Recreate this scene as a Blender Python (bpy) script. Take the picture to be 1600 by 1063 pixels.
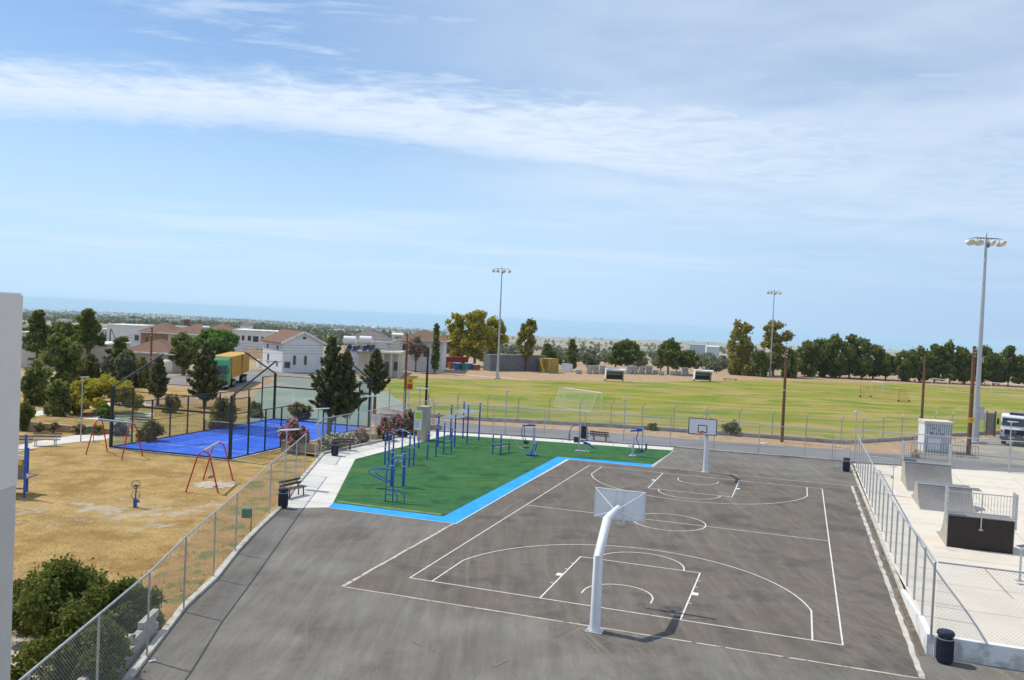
import bpy, math, random
import numpy as np
from mathutils import Vector, Matrix

for o in list(bpy.data.objects):
    bpy.data.objects.remove(o)
S = bpy.context.scene
COL = S.collection

# ------------------------------------------------------------------ camera
F, PIT, ROLL, CAMH = 1321.1, 0.02423, 0.04423, 9.756      # focal in px of a 1600 px wide picture
cp, sp, cr, sr = math.cos(PIT), math.sin(PIT), math.cos(ROLL), math.sin(ROLL)
fwd = Vector((0, cp, -sp)); up0 = Vector((0, sp, cp)); rt0 = Vector((1, 0, 0))
Rv = rt0*cr + up0*sr
Uv = -rt0*sr + up0*cr
cd = bpy.data.cameras.new('camera')
cam = bpy.data.objects.new('camera', cd); COL.objects.link(cam)
cam.matrix_world = Matrix(((Rv.x, Uv.x, -fwd.x, 0), (Rv.y, Uv.y, -fwd.y, 0), (Rv.z, Uv.z, -fwd.z, CAMH), (0, 0, 0, 1)))
cd.sensor_width = 36; cd.lens = F/1600*36
cd.clip_start = 0.1; cd.clip_end = 120000
S.camera = cam

# ------------------------------------------------------------------ world, sun, exposure
SUN_AZ = math.radians(180-25.1)      # direction to the sun, from +X counter-clockwise
SUN_EL = math.radians(56.0)
W = bpy.data.worlds.new('World'); S.world = W; W.use_nodes = True
nt = W.node_tree; N = nt.nodes; Lk = nt.links
for n in list(N): N.remove(n)
def wn(t, **k):
    n = N.new(t)
    for a, b in k.items(): setattr(n, a, b)
    return n
def wmath(op, a, b=None, c=None, clamp=False):
    n = wn('ShaderNodeMath', operation=op, use_clamp=clamp)
    for i, v in enumerate((a, b, c)):
        if v is None: continue
        if isinstance(v, (int, float)): n.inputs[i].default_value = v
        else: Lk.new(v, n.inputs[i])
    return n.outputs[0]
def wramp(v, a, b, lo=0., hi=1.):
    n = wn('ShaderNodeMapRange', interpolation_type='SMOOTHSTEP')
    Lk.new(v, n.inputs[0])
    for i, q in enumerate((a, b, lo, hi)):
        n.inputs[i+1].default_value = q
    return n.outputs[0]
sky = wn('ShaderNodeTexSky', sky_type='NISHITA', sun_disc=False)
sky.sun_elevation = SUN_EL
sky.sun_rotation = math.radians(90) - SUN_AZ
sky.altitude = 100; sky.air_density = 1.0; sky.dust_density = .35; sky.ozone_density = 3.0
tc = wn('ShaderNodeTexCoord')
sx = wn('ShaderNodeSeparateXYZ'); Lk.new(tc.outputs['Generated'], sx.inputs[0])
zc = wmath('ADD', wmath('MAXIMUM', sx.outputs[2], 0.0), 0.015)
px_ = wmath('DIVIDE', sx.outputs[0], zc); py_ = wmath('DIVIDE', sx.outputs[1], zc)
cx = wn('ShaderNodeCombineXYZ'); Lk.new(px_, cx.inputs[0]); Lk.new(py_, cx.inputs[1])
def wnoise(scale, detail, rough, sc=(1, 1, 1), rot=0, off=(0, 0, 0), dist=0.):
    m = wn('ShaderNodeMapping'); Lk.new(cx.outputs[0], m.inputs[0])
    m.inputs['Scale'].default_value = sc; m.inputs['Rotation'].default_value = (0, 0, rot); m.inputs['Location'].default_value = off
    n = wn('ShaderNodeTexNoise'); Lk.new(m.outputs[0], n.inputs['Vector'])
    n.inputs['Scale'].default_value = scale; n.inputs['Detail'].default_value = detail; n.inputs['Roughness'].default_value = rough
    n.inputs['Distortion'].default_value = dist
    return n.outputs['Fac']
n_soft = wnoise(1.1, 4, .55, off=(3.1, 1.2, 0))
n_fine = wnoise(5.5, 8, .62, sc=(.9, 1.2, 1), rot=.25, dist=.5)
n_wisp = wnoise(2.4, 7, .62, sc=(.75, 1.9, 1), rot=-.55, off=(7, 2, 0), dist=.4)
n_low = wnoise(.5, 4, .55, sc=(.5, 1, 1), rot=.1, off=(1, 5, 0))
# the sheet of altocumulus that crosses the sky: between two edges in the cloud plane, widening to +x
wob = wmath('ADD', wmath('MULTIPLY', wmath('SUBTRACT', n_fine, .5), .75), wmath('MULTIPLY', wmath('SUBTRACT', n_soft, .5), .5))
yy = wmath('ADD', py_, wob)
lowedge = wmath('ADD', wmath('MULTIPLY', wmath('MAXIMUM', wmath('ADD', px_, 1.4), 0.), .46), 4.45)
d_low = wmath('SUBTRACT', lowedge, yy)               # >0 inside
d_up = wmath('SUBTRACT', yy, wmath('ADD', wmath('MULTIPLY', px_, .05), 3.52))
m_low = wramp(d_low, -.12, .55)
m_up = wramp(d_up, -.3, .42)
band = wmath('MULTIPLY', m_low, m_up)
fade_r = wramp(px_, -.2, 2.6, 1.0, .60)
texture = wramp(n_fine, .25, .66, .68, 1.0)
band = wmath('MULTIPLY', wmath('MULTIPLY', band, texture), wmath('MULTIPLY', fade_r, .95))
# wisps above the sheet
wm = wmath('MULTIPLY', wramp(n_wisp, .46, .74, 0, .62), wramp(py_, 3.6, 2.0, 1, .75))
wm = wmath('MULTIPLY', wm, wramp(px_, -1.9, -.9, 0., 1.))
wm = wmath('MULTIPLY', wm, wramp(d_up, .6, -.1, 0, 1.))
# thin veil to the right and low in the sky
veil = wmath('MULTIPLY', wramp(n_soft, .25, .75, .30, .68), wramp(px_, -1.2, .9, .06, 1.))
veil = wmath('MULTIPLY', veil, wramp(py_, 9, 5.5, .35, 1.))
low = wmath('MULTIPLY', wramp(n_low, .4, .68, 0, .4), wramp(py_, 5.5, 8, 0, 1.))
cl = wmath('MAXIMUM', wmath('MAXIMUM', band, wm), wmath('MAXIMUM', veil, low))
cl = wmath('MULTIPLY', cl, wramp(sx.outputs[2], .015, .09, 0, 1))
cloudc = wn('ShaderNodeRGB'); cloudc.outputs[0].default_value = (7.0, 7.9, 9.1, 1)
mul = wn('ShaderNodeMix', data_type='RGBA', blend_type='MULTIPLY'); mul.inputs[0].default_value = 1
Lk.new(sky.outputs[0], mul.inputs[6]); mul.inputs[7].default_value = (.90, 1.03, 1.13, 1)
# pale blue sea haze thickening towards the horizon, a little greyer to the east
east = wn('ShaderNodeMix', data_type='RGBA'); Lk.new(wramp(sx.outputs[0], -.1, .6), east.inputs[0])
east.inputs[6].default_value = (4.95, 6.95, 9.3, 1); east.inputs[7].default_value = (3.85, 5.55, 7.9, 1)
hz_ = wn('ShaderNodeMix', data_type='RGBA'); Lk.new(wramp(sx.outputs[2], .30, .0, .12, .97), hz_.inputs[0]); Lk.new(mul.outputs[2], hz_.inputs[6]); Lk.new(east.outputs[2], hz_.inputs[7])
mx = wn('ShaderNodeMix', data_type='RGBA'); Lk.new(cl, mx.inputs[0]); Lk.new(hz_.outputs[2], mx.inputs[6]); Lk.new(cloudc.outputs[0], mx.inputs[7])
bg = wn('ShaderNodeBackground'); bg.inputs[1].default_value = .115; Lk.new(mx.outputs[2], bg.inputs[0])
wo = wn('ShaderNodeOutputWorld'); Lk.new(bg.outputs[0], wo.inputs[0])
W.cycles.sampling_method = 'MANUAL'; W.cycles.sample_map_resolution = 512

sd = bpy.data.lights.new('sun', 'SUN'); sd.energy = 3.9; sd.angle = math.radians(.6); sd.color = (1, .945, .835)
so = bpy.data.objects.new('sun', sd); COL.objects.link(so)
sdir = Vector((math.cos(SUN_AZ)*math.cos(SUN_EL), math.sin(SUN_AZ)*math.cos(SUN_EL), math.sin(SUN_EL)))
so.rotation_euler = sdir.to_track_quat('Z', 'Y').to_euler(); so.location = (0, 0, 60)
S.view_settings.view_transform = 'Standard'; S.view_settings.look = 'None'
S.view_settings.exposure = 0.0; S.view_settings.gamma = 1.0; S.view_settings.use_curve_mapping = False
S.cycles.use_denoising = True
S.cycles.max_bounces = 6; S.cycles.diffuse_bounces = 3; S.cycles.glossy_bounces = 2
S.cycles.transparent_max_bounces = 24; S.cycles.transmission_bounces = 3
S.cycles.sample_clamp_indirect = 6

# ------------------------------------------------------------------ surveying helpers
def G(x, y, z=0.):
    """ground point seen at photo pixel x, y when the ground is at height z"""
    u0 = x-800; v0 = 531.5-y
    X = u0*cr-v0*sr; Y = u0*sr+v0*cr
    d = (X, F*cp+Y*sp, -F*sp+Y*cp)
    t = (z-CAMH)/d[2]
    return Vector((d[0]*t, d[1]*t, z))
def at(x, y, Y_):
    u0 = x-800; v0 = 531.5-y
    X = u0*cr-v0*sr; Y = u0*sr+v0*cr
    d = (X, F*cp+Y*sp, -F*sp+Y*cp)
    t = Y_/d[1]
    return Vector((d[0]*t, Y_, d[2]*t+CAMH))
def HG(x, y, ytop, z=0.):
    """height of something standing at pixel x, y whose top is seen at ytop"""
    g = G(x, y, z); v = 531.5-ytop
    dz = (v*g.y*cp + F*g.x*sr - F*g.y*sp*cr)/(F*cp*cr + v*sp)
    return CAMH+dz-z
CX, CY, TH = 3.6992, 28.7353, -0.32913
ct, st = math.cos(TH), math.sin(TH)
def C(u, v, z=0.):
    """court frame (u across, v along, origin mid near baseline) to world"""
    return Vector((CX+u*ct-v*st, CY+u*st+v*ct, z))
def UV(p):
    dx, dy = p.x-CX, p.y-CY
    return (dx*ct+dy*st, -dx*st+dy*ct)
def sstep(a, b, x):
    t = np.clip((x-a)/(b-a), 0, 1); return t*t*(3-2*t)
def T(x, y):
    """terrain height"""
    x = np.asarray(x, float); y = np.asarray(y, float)
    d = np.hypot(x, y); az = np.degrees(np.arctan2(x, np.maximum(y, 1e-3)))
    az = np.where(y <= 0, np.where(x > 0, 100., -100.), az)
    v = -(x-CX)*st+(y-CY)*ct
    right = -.35 - 1.3*sstep(49.5, 51.5, v)*sstep(-10, -8.6, az)
    t = np.minimum(right, -.35 - 1.3*sstep(128, 150, d))
    Dc = np.interp(az, [-60, -32, -22, -8, 0, 12, 22, 31, 60], [9500, 9500, 9000, 6900, 5800, 6300, 7000, 9000, 10000])
    k = 5800/Dc
    de = np.where(d > 300, 300+(d-300)*(1+(k-1)*sstep(300, 900, d)), d)
    far = np.interp(de, [0, 205, 300, 600, 1200, 2500, 4000, 5800, 7000, 20000], [-1.65, -1.65, -5.2, -15.5, -32, -61, -81, -99, -106, -125])
    h = np.sin(x*.011+1.3)*np.cos(y*.009)*1.2 + np.sin(x*.0031)*np.cos(y*.0023+.7)*4.5 + np.sin(x*.0013+y*.0009)*3
    t = np.where(d > 205, far+h*sstep(260, 1400, d)*(1-.8*sstep(5000, 6500, de)), t)
    t = np.where(y < -20, np.minimum(t, -.35), t)
    return t
def TT(x, y): return float(T(x, y))

# ------------------------------------------------------------------ materials
def mat(name, c, c2=None, scale=3., rough=.8, metal=0., detail=5., bump=0., bscale=60., c3=None, scale3=.4, th3=(.5, .62),
        stretch=None, rot=0., coord='Object', spec=.4, lo=.35, hi=.65, c4=None, scale4=40., th4=(.62, .7), extra=None):
    m = bpy.data.materials.new(name); m.use_nodes = True
    t = m.node_tree; nn = t.nodes; b = nn['Principled BSDF']
    b.inputs['Roughness'].default_value = rough; b.inputs['Metallic'].default_value = metal
    b.inputs['Specular IOR Level'].default_value = spec if rough < .8 or spec != .4 else .12
    b.inputs['Base Color'].default_value = (*c, 1)
    if c2 is None and not bump: return m
    co = nn.new('ShaderNodeTexCoord'); src = co.outputs[coord]
    if coord == 'World':
        pass
    mp = nn.new('ShaderNodeMapping'); t.links.new(src, mp.inputs[0])
    mp.inputs['Rotation'].default_value = (0, 0, rot)
    if stretch: mp.inputs['Scale'].default_value = stretch
    def noise(s, det=detail, vec=mp.outputs[0], r=.6):
        n = nn.new('ShaderNodeTexNoise'); t.links.new(vec, n.inputs['Vector'])
        n.inputs['Scale'].default_value = s; n.inputs['Detail'].default_value = det; n.inputs['Roughness'].default_value = r
        return n.outputs['Fac']
    def ramp(f, a, b_):
        n = nn.new('ShaderNodeMapRange'); n.interpolation_type = 'SMOOTHSTEP'; t.links.new(f, n.inputs[0])
        n.inputs[1].default_value = a; n.inputs[2].default_value = b_; return n.outputs[0]
    def mixc(f, a, b_):
        n = nn.new('ShaderNodeMix'); n.data_type = 'RGBA'; t.links.new(f, n.inputs[0])
        for i, q in ((6, a), (7, b_)):
            if isinstance(q, tuple): n.inputs[i].default_value = (*q, 1)
            else: t.links.new(q, n.inputs[i])
        return n.outputs[2]
    cur = c
    if c2 is not None:
        cur = mixc(ramp(noise(scale), lo, hi), c, c2)
    if c3 is not None:
        cur = mixc(ramp(noise(scale3, 6), *th3), cur, c3)
    if c4 is not None:
        cur = mixc(ramp(noise(scale4, 4, vec=co.outputs[coord]), *th4), cur, c4)
    if extra: cur = extra(t, nn, co.outputs[coord], cur, noise, ramp, mixc)
    if not isinstance(cur, tuple): t.links.new(cur, b.inputs['Base Color'])
    if bump:
        bp = nn.new('ShaderNodeBump'); bp.inputs['Strength'].default_value = bump; bp.inputs['Distance'].default_value = .05
        t.links.new(noise(bscale, 5, vec=co.outputs[coord]), bp.inputs['Height']); t.links.new(bp.outputs[0], b.inputs['Normal'])
    return m

def asphalt_extra(streak, rotz, amt):
    def f(t, nn, co, cur, noise, ramp, mixc):
        # tyre-worn streaks with a direction of their own, and swept arcs
        for (sc, ro, th, col, k) in ((.55, rotz, (.55, .74), streak, .55), (.9, rotz+.55, (.58, .75), (.09, .08, .072), .22), (.35, rotz-.5, (.52, .72), (.17, .155, .14), .35)):
            mp = nn.new('ShaderNodeMapping'); t.links.new(co, mp.inputs[0]); mp.inputs['Rotation'].default_value = (0, 0, ro); mp.inputs['Scale'].default_value = (1, .13, 1)
            n = nn.new('ShaderNodeTexNoise'); t.links.new(mp.outputs[0], n.inputs['Vector']); n.inputs['Scale'].default_value = sc*1.6
            n.inputs['Detail'].default_value = 7; n.inputs['Roughness'].default_value = .65; n.inputs['Distortion'].default_value = .6
            r = ramp(n.outputs['Fac'], *th)
            q = nn.new('ShaderNodeMath'); q.operation = 'MULTIPLY'; t.links.new(r, q.inputs[0]); q.inputs[1].default_value = k*amt
            cur = mixc(q.outputs[0], cur, col)
        for (sc, ro, lo_, hi_) in ((2.2, rotz+.1, .88, 1.12), (6., rotz-.7, .94, 1.06), (1.1, rotz+.7, .90, 1.10)):
            mp = nn.new('ShaderNodeMapping'); t.links.new(co, mp.inputs[0]); mp.inputs['Rotation'].default_value = (0, 0, ro); mp.inputs['Scale'].default_value = (1, .11, 1)
            n = nn.new('ShaderNodeTexNoise'); t.links.new(mp.outputs[0], n.inputs['Vector']); n.inputs['Scale'].default_value = sc; n.inputs['Detail'].default_value = 8; n.inputs['Roughness'].default_value = .6; n.inputs['Distortion'].default_value = .8
            r = nn.new('ShaderNodeMapRange'); t.links.new(n.outputs['Fac'], r.inputs[0]); r.inputs[1].default_value = .32; r.inputs[2].default_value = .68; r.inputs[3].default_value = lo_; r.inputs[4].default_value = hi_
            q = nn.new('ShaderNodeMix'); q.data_type = 'RGBA'; q.blend_type = 'MULTIPLY'; q.inputs[0].default_value = 1; t.links.new(cur, q.inputs[6]); t.links.new(r.outputs[0], q.inputs[7]); cur = q.outputs[2]
        # swept tyre arcs
        for (cx_, cy_, rr, k) in ((-4, 20, 1.2, .75), (30, 34, 1.6, .85), (2, 12, .9, .6), (-16, 40, 2.2, .6)):
            mp = nn.new('ShaderNodeMapping'); t.links.new(co, mp.inputs[0]); mp.inputs['Location'].default_value = (-cx_, -cy_, 0)
            l = nn.new('ShaderNodeVectorMath'); l.operation = 'LENGTH'; t.links.new(mp.outputs[0], l.inputs[0])
            sn = nn.new('ShaderNodeTexNoise'); sn.noise_dimensions = '1D'; sn.inputs['Scale'].default_value = rr*1.6; sn.inputs['Detail'].default_value = 6; sn.inputs['Roughness'].default_value = .8; t.links.new(l.outputs['Value'], sn.inputs['W'])
            ms_ = ramp(noise(.11, 3, vec=co), .45, .65)
            r1 = ramp(sn.outputs['Fac'], .56, .68)
            q = nn.new('ShaderNodeMath'); q.operation = 'MULTIPLY'; t.links.new(r1, q.inputs[0]); t.links.new(ms_, q.inputs[1]); q2 = nn.new('ShaderNodeMath'); q2.operation = 'MULTIPLY'; t.links.new(q.outputs[0], q2.inputs[0]); q2.inputs[1].default_value = k
            cur = mixc(q2.outputs[0], cur, (.23, .20, .165))
        g = nn.new('ShaderNodeTexNoise'); t.links.new(co, g.inputs['Vector']); g.inputs['Scale'].default_value = 14; g.inputs['Detail'].default_value = 8; g.inputs['Roughness'].default_value = .8
        mm = nn.new('ShaderNodeMix'); mm.data_type = 'RGBA'; mm.blend_type = 'MULTIPLY'; mm.inputs[0].default_value = 1
        rr = nn.new('ShaderNodeMapRange'); t.links.new(g.outputs['Fac'], rr.inputs[0]); rr.inputs[1].default_value = .3; rr.inputs[2].default_value = .7; rr.inputs[3].default_value = .78; rr.inputs[4].default_value = 1.2
        t.links.new(cur, mm.inputs[6]); t.links.new(rr.outputs[0], mm.inputs[7])
        return mm.outputs[2]
    return f
M = {}
M['asphalt'] = mat('old_grey_asphalt', (.165, .152, .135), (.205, .193, .172), .35, .92, bump=.35, bscale=45, c3=(.135, .121, .106), scale3=.22, th3=(.5, .66), extra=asphalt_extra((.225, .203, .172), -.9, 1.))
M['court'] = mat('brown_grey_court_asphalt', (.145, .124, .105), (.178, .157, .134), .3, .9, bump=.35, bscale=45, c3=(.118, .103, .094), scale3=.3, extra=asphalt_extra((.205, .178, .152), -.35, 1.))
M['road'] = mat('road_asphalt', (.20, .20, .20), (.235, .23, .23), .6, .85, bump=.2, c3=(.165, .165, .165), scale3=.3, stretch=(.3, 1, 1), rot=-TH)
M['truckroad'] = mat('worn_road_asphalt', (.20, .195, .195), (.24, .232, .225), .3, .9, c3=(.27, .25, .22), scale3=.12)
M['pale_court'] = mat('pale_green_court', (.23, .27, .225), (.27, .30, .25), .12, .9, c3=(.33, .33, .29), scale3=.06)
M['gravel'] = mat('gravel_lot', (.25, .235, .21), (.31, .29, .26), 1.2, .95, bump=.6, bscale=18, c3=(.38, .33, .26), scale3=.16, th3=(.5, .65))
def grass_extra(t, nn, co, cur, noise, ramp, mixc):
    g = nn.new('ShaderNodeTexNoise'); t.links.new(co, g.inputs['Vector']); g.inputs['Scale'].default_value = 9; g.inputs['Detail'].default_value = 9; g.inputs['Roughness'].default_value = .85
    mm = nn.new('ShaderNodeMix'); mm.data_type = 'RGBA'; mm.blend_type = 'MULTIPLY'; mm.inputs[0].default_value = 1
    rr = nn.new('ShaderNodeMapRange'); t.links.new(g.outputs['Fac'], rr.inputs[0]); rr.inputs[1].default_value = .3; rr.inputs[2].default_value = .72; rr.inputs[3].default_value = .55; rr.inputs[4].default_value = 1.42
    t.links.new(cur, mm.inputs[6]); t.links.new(rr.outputs[0], mm.inputs[7])
    return mm.outputs[2]
def lawn_extra(t, nn, co, cur, noise, ramp, mixc):
    cur = grass_extra(t, nn, co, cur, noise, ramp, mixc)
    # bare trampled soil in a belt around the spring rider, given in world metres
    c0 = G(215, 800, -.3)
    mp = nn.new('ShaderNodeMapping'); t.links.new(co, mp.inputs[0]); mp.inputs['Location'].default_value = (-c0.x/11, -c0.y/4.2, 0); mp.inputs['Scale'].default_value = (1/11, 1/4.2, 0)
    l = nn.new('ShaderNodeVectorMath'); l.operation = 'LENGTH'; t.links.new(mp.outputs[0], l.inputs[0])
    near = nn.new('ShaderNodeMapRange'); t.links.new(l.outputs['Value'], near.inputs[0]); near.inputs[1].default_value = 1.1; near.inputs[2].default_value = .2; near.inputs[3].default_value = 0; near.inputs[4].default_value = .13
    n = nn.new('ShaderNodeTexNoise'); t.links.new(co, n.inputs['Vector']); n.inputs['Scale'].default_value = .9; n.inputs['Detail'].default_value = 8; n.inputs['Roughness'].default_value = .7
    ad = nn.new('ShaderNodeMath'); ad.operation = 'ADD'; t.links.new(n.outputs['Fac'], ad.inputs[0]); t.links.new(near.outputs[0], ad.inputs[1])
    cur = mixc(ramp(ad.outputs[0], .59, .74), cur, (.48, .41, .31))
    return cur
M['lawn'] = mat('dry_yellow_grass', (.39, .26, .10), (.50, .345, .14), .8, .97, bump=1., bscale=25, c3=(.33, .20, .07), scale3=.45, th3=(.48, .62), c4=(.26, .22, .10), scale4=1.3, th4=(.62, .74), extra=lawn_extra)
M['bank'] = mat('weedy_dry_bank', (.35, .21, .08), (.43, .27, .11), .8, .97, bump=1., bscale=25, c3=(.17, .19, .07), scale3=.9, th3=(.5, .62), extra=grass_extra)
M['verge'] = mat('dry_verge_soil', (.40, .27, .16), (.50, .37, .25), .5, .97, bump=.8, bscale=15, c3=(.34, .20, .10), scale3=.5, c4=(.55, .48, .38), scale4=.5, th4=(.6, .7), extra=grass_extra)
M['soil'] = mat('pinkish_gravel_soil', (.47, .39, .31), (.56, .48, .40), .8, .97, bump=.8, bscale=20, extra=grass_extra)
def field_extra(t, nn, co, cur, noise, ramp, mixc):
    mp = nn.new('ShaderNodeMapping'); t.links.new(co, mp.inputs[0]); mp.inputs['Rotation'].default_value = (0, 0, .25); mp.inputs['Scale'].default_value = (.034, .09, 1)
    n = nn.new('ShaderNodeTexNoise'); t.links.new(mp.outputs[0], n.inputs['Vector']); n.inputs['Scale'].default_value = 1.5; n.inputs['Detail'].default_value = 6; n.inputs['Roughness'].default_value = .68; n.inputs['Distortion'].default_value = 1.1
    cur = mixc(ramp(n.outputs['Fac'], .44, .60), cur, (.36, .285, .10))
    n = nn.new('ShaderNodeTexNoise'); t.links.new(co, n.inputs['Vector']); n.inputs['Scale'].default_value = .16; n.inputs['Detail'].default_value = 7; n.inputs['Roughness'].default_value = .7
    cur = mixc(ramp(n.outputs['Fac'], .56, .68), cur, (.33, .25, .10))
    return grass_extra(t, nn, co, cur, noise, ramp, mixc)
M['field'] = mat('patchy_football_grass', (.185, .225, .022), (.26, .26, .03), .12, .95, bump=.4, bscale=8, c3=(.135, .215, .022), scale3=.09, th3=(.5, .6), extra=field_extra)
M['turf'] = mat('green_artificial_turf', (.034, .125, .042), (.055, .165, .060), .9, .95, bump=.5, bscale=70, c3=(.10, .17, .045), scale3=.22, th3=(.5, .72), c4=(.028, .10, .035), scale4=.6, th4=(.52, .66), stretch=(1, 4, 1), rot=.35, extra=grass_extra)
M['turfworn'] = mat('sandy_worn_turf', (.24, .26, .11), (.12, .19, .07), 1.5, .95)
M['blue'] = mat('bright_blue_rubber_strip', (.03, .31, .76), (.04, .37, .86), .8, .8, c3=(.10, .36, .70), scale3=1.4, th3=(.55, .75), bump=.3, bscale=60)
M['padel'] = mat('blue_padel_carpet', (.035, .12, .62), (.05, .155, .72), .9, .9, c3=(.09, .20, .66), scale3=.35, th3=(.52, .72))
M['path'] = mat('pale_concrete_paving', (.60, .575, .53), (.67, .64, .60), .6, .85, bump=.15, c3=(.54, .51, .46), scale3=.5, th3=(.55, .7))
M['slab'] = mat('cream_concrete_slab', (.63, .565, .475), (.70, .635, .54), .5, .85, bump=.15, c3=(.56, .495, .41), scale3=.5, th3=(.54, .74), c4=(.47, .42, .35), scale4=2.2, th4=(.68, .8))
M['concrete'] = mat('weathered_concrete', (.42, .40, .37), (.52, .50, .46), 1.5, .9, bump=.3, c3=(.33, .31, .28), scale3=.8)
M['kerb'] = mat('kerb_concrete', (.50, .47, .41), (.60, .57, .51), 2., .9, bump=.4, c3=(.36, .32, .27), scale3=1.2)
M['whitewall'] = mat('whitewashed_wall', (.76, .75, .72), (.82, .81, .79), 1., .85, c3=(.56, .54, .50), scale3=1.4)
M['block'] = mat('grey_breeze_block', (.40, .38, .35), (.50, .48, .44), 2., .92, bump=.5, c3=(.33, .31, .28), scale3=1.2)
M['line'] = mat('white_court_paint', (.74, .73, .70), (.66, .64, .61), 3., .8, c3=(.40, .375, .34), scale3=5., th3=(.55, .72))
M['joint'] = mat('dark_joint', (.16, .15, .14), (.22, .2, .18), 3.)
def cream_extra(t, nn, co, cur, noise, ramp, mixc):
    return mixc(ramp(noise(3.2, 6), .57, .64), cur, (.16, .142, .124))
M['cream'] = mat('broken_cream_edging', (.62, .56, .46), (.52, .46, .37), 5., .9, bump=.4, extra=cream_extra)
M['galv'] = mat('galvanised_steel', (.44, .45, .46), (.54, .55, .56), 6., .45, metal=.55)
M['white'] = mat('white_enamel', (.74, .75, .77), (.80, .80, .81), 2., .4, spec=.5, c3=(.62, .60, .57), scale3=2.5, th3=(.6, .8))
M['boardback'] = mat('backboard_panel', (.88, .88, .88), (.90, .90, .90), 2., .5)
M['black'] = mat('black_paint', (.02, .022, .026), (.03, .032, .036), 4., .45)
M['orange'] = mat('orange_rim', (.75, .13, .03), (.65, .12, .03), 5., .5)
M['navy'] = mat('dark_navy_bin', (.012, .018, .038), (.02, .027, .05), 4., .5)
M['gymblue'] = mat('blue_gym_steel', (.015, .09, .42), (.02, .11, .47), 5., .38, spec=.5)
M['gymlight'] = mat('silver_gym_steel', (.52, .56, .62), (.62, .65, .70), 5., .35, metal=.3)
M['seat'] = mat('dark_plastic_pad', (.03, .03, .035), (.05, .05, .055), 4., .6)
M['wood'] = mat('brown_painted_wood', (.085, .05, .04), (.13, .08, .06), 5., .7)
M['greywood'] = mat('weathered_grey_wood', (.20, .17, .145), (.28, .24, .20), 5., .8)
M['pole'] = mat('creosoted_pole_wood', (.16, .075, .04), (.24, .125, .07), 3., .85, stretch=(4, 4, .5))
M['darkpole'] = mat('dark_pole_wood', (.035, .028, .024), (.06, .048, .04), 3., .85, stretch=(4, 4, .5))
M['red'] = mat('red_swing_paint', (.52, .03, .035), (.44, .035, .035), 4., .5)
M['swingblue'] = mat('faded_blue_swing_bar', (.12, .25, .48), (.2, .33, .52), 4., .5)
M['green'] = mat('green_box_paint', (.02, .15, .09), (.03, .19, .11), 4., .6)
M['rampside'] = mat('beige_ramp_panel', (.38, .34, .28), (.45, .40, .34), 1.5, .75)
M['rampdark'] = mat('dark_brown_ramp_panel', (.022, .012, .010), (.030, .018, .014), 1.5, .55)
M['rampdeck'] = mat('grey_ramp_surface', (.20, .193, .188), (.235, .225, .215), .8, .6, c3=(.20, .185, .172), scale3=.7, spec=.5)
M['buildlight'] = mat('light_grey_render', (.80, .74, .69), (.83, .77, .72), 1.5, .85, bump=.15)
M['builddark'] = mat('darker_lower_wall', (.62, .58, .53), (.65, .61, .56), 1.5, .85, bump=.15)
M['bark'] = mat('brown_bark', (.13, .085, .055), (.22, .16, .11), 3., .95, bump=.6, stretch=(3, 3, .6))
M['palebark'] = mat('pale_bark', (.34, .29, .23), (.24, .19, .14), 2., .95, stretch=(3, 3, .6))
M['housewhite'] = mat('white_house_render', (.68, .69, .72), (.74, .75, .77), .6, .85)
M['housecream'] = mat('cream_house_render', (.56, .52, .46), (.62, .58, .52), .6, .85)
M['housebrown'] = mat('brown_stone_render', (.34, .20, .12), (.42, .26, .16), 1., .85)
M['housegrey'] = mat('grey_house_render', (.40, .36, .32), (.46, .42, .38), .8, .85)
def tile_extra(t, nn, co, cur, noise, ramp, mixc):
    w = nn.new('ShaderNodeTexWave'); w.wave_type = 'BANDS'; w.bands_direction = 'Z'; t.links.new(co, w.inputs['Vector']); w.inputs['Scale'].default_value = 1.6; w.inputs['Distortion'].default_value = 1.
    q = nn.new('ShaderNodeMath'); q.operation = 'MULTIPLY'; t.links.new(w.outputs['Fac'], q.inputs[0]); q.inputs[1].default_value = .5
    return mixc(q.outputs[0], cur, (.17, .085, .055))
M['tilebrown'] = mat('brown_roof_tiles', (.18, .115, .085), (.23, .15, .11), 1.5, .85, extra=tile_extra)
M['tilered'] = mat('terracotta_roof_tiles', (.20, .125, .09), (.255, .165, .12), 1.5, .85, extra=tile_extra)
M['tilegrey'] = mat('grey_roof_tiles', (.17, .145, .145), (.23, .20, .20), 1.5, .85, extra=None)
M['glassdark'] = mat('dark_window_glass', (.03, .04, .05), (.06, .07, .08), 1., .15, spec=.6)
M['frame'] = mat('window_frame', (.3, .27, .24), (.35, .32, .28), 2., .6)
M['steelgrey'] = mat('grey_corrugated_steel', (.15, .15, .16), (.19, .19, .20), 1.5, .6)
M['yellow'] = mat('yellow_container_paint', (.58, .30, .02), (.62, .34, .03), 1., .55, c3=(.5, .3, .06), scale3=.8)
M['ochre'] = mat('ochre_container_paint', (.42, .27, .05), (.50, .33, .07), 1., .6)
M['truckgreen'] = mat('green_truck_paint', (.012, .20, .075), (.02, .24, .09), 1., .35, spec=.6)
M['darkred'] = mat('dark_red_steel', (.20, .02, .025), (.26, .03, .03), 1., .6)
M['dblue'] = mat('blue_skip_paint', (.03, .13, .42), (.04, .16, .48), 1., .6)
M['rust'] = mat('rusty_steel', (.22, .09, .05), (.32, .14, .08), 2., .85)
M['carpaint'] = mat('grey_green_car_paint', (.10, .13, .14), (.12, .15, .16), 1., .3, metal=.4, spec=.6)
M['rubber'] = mat('tyre_rubber', (.018, .018, .018), (.03, .03, .03), 4., .85)
M['lime'] = mat('lime_sign_print', (.50, .62, .03), (.50, .62, .03), 1., .5)
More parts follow.
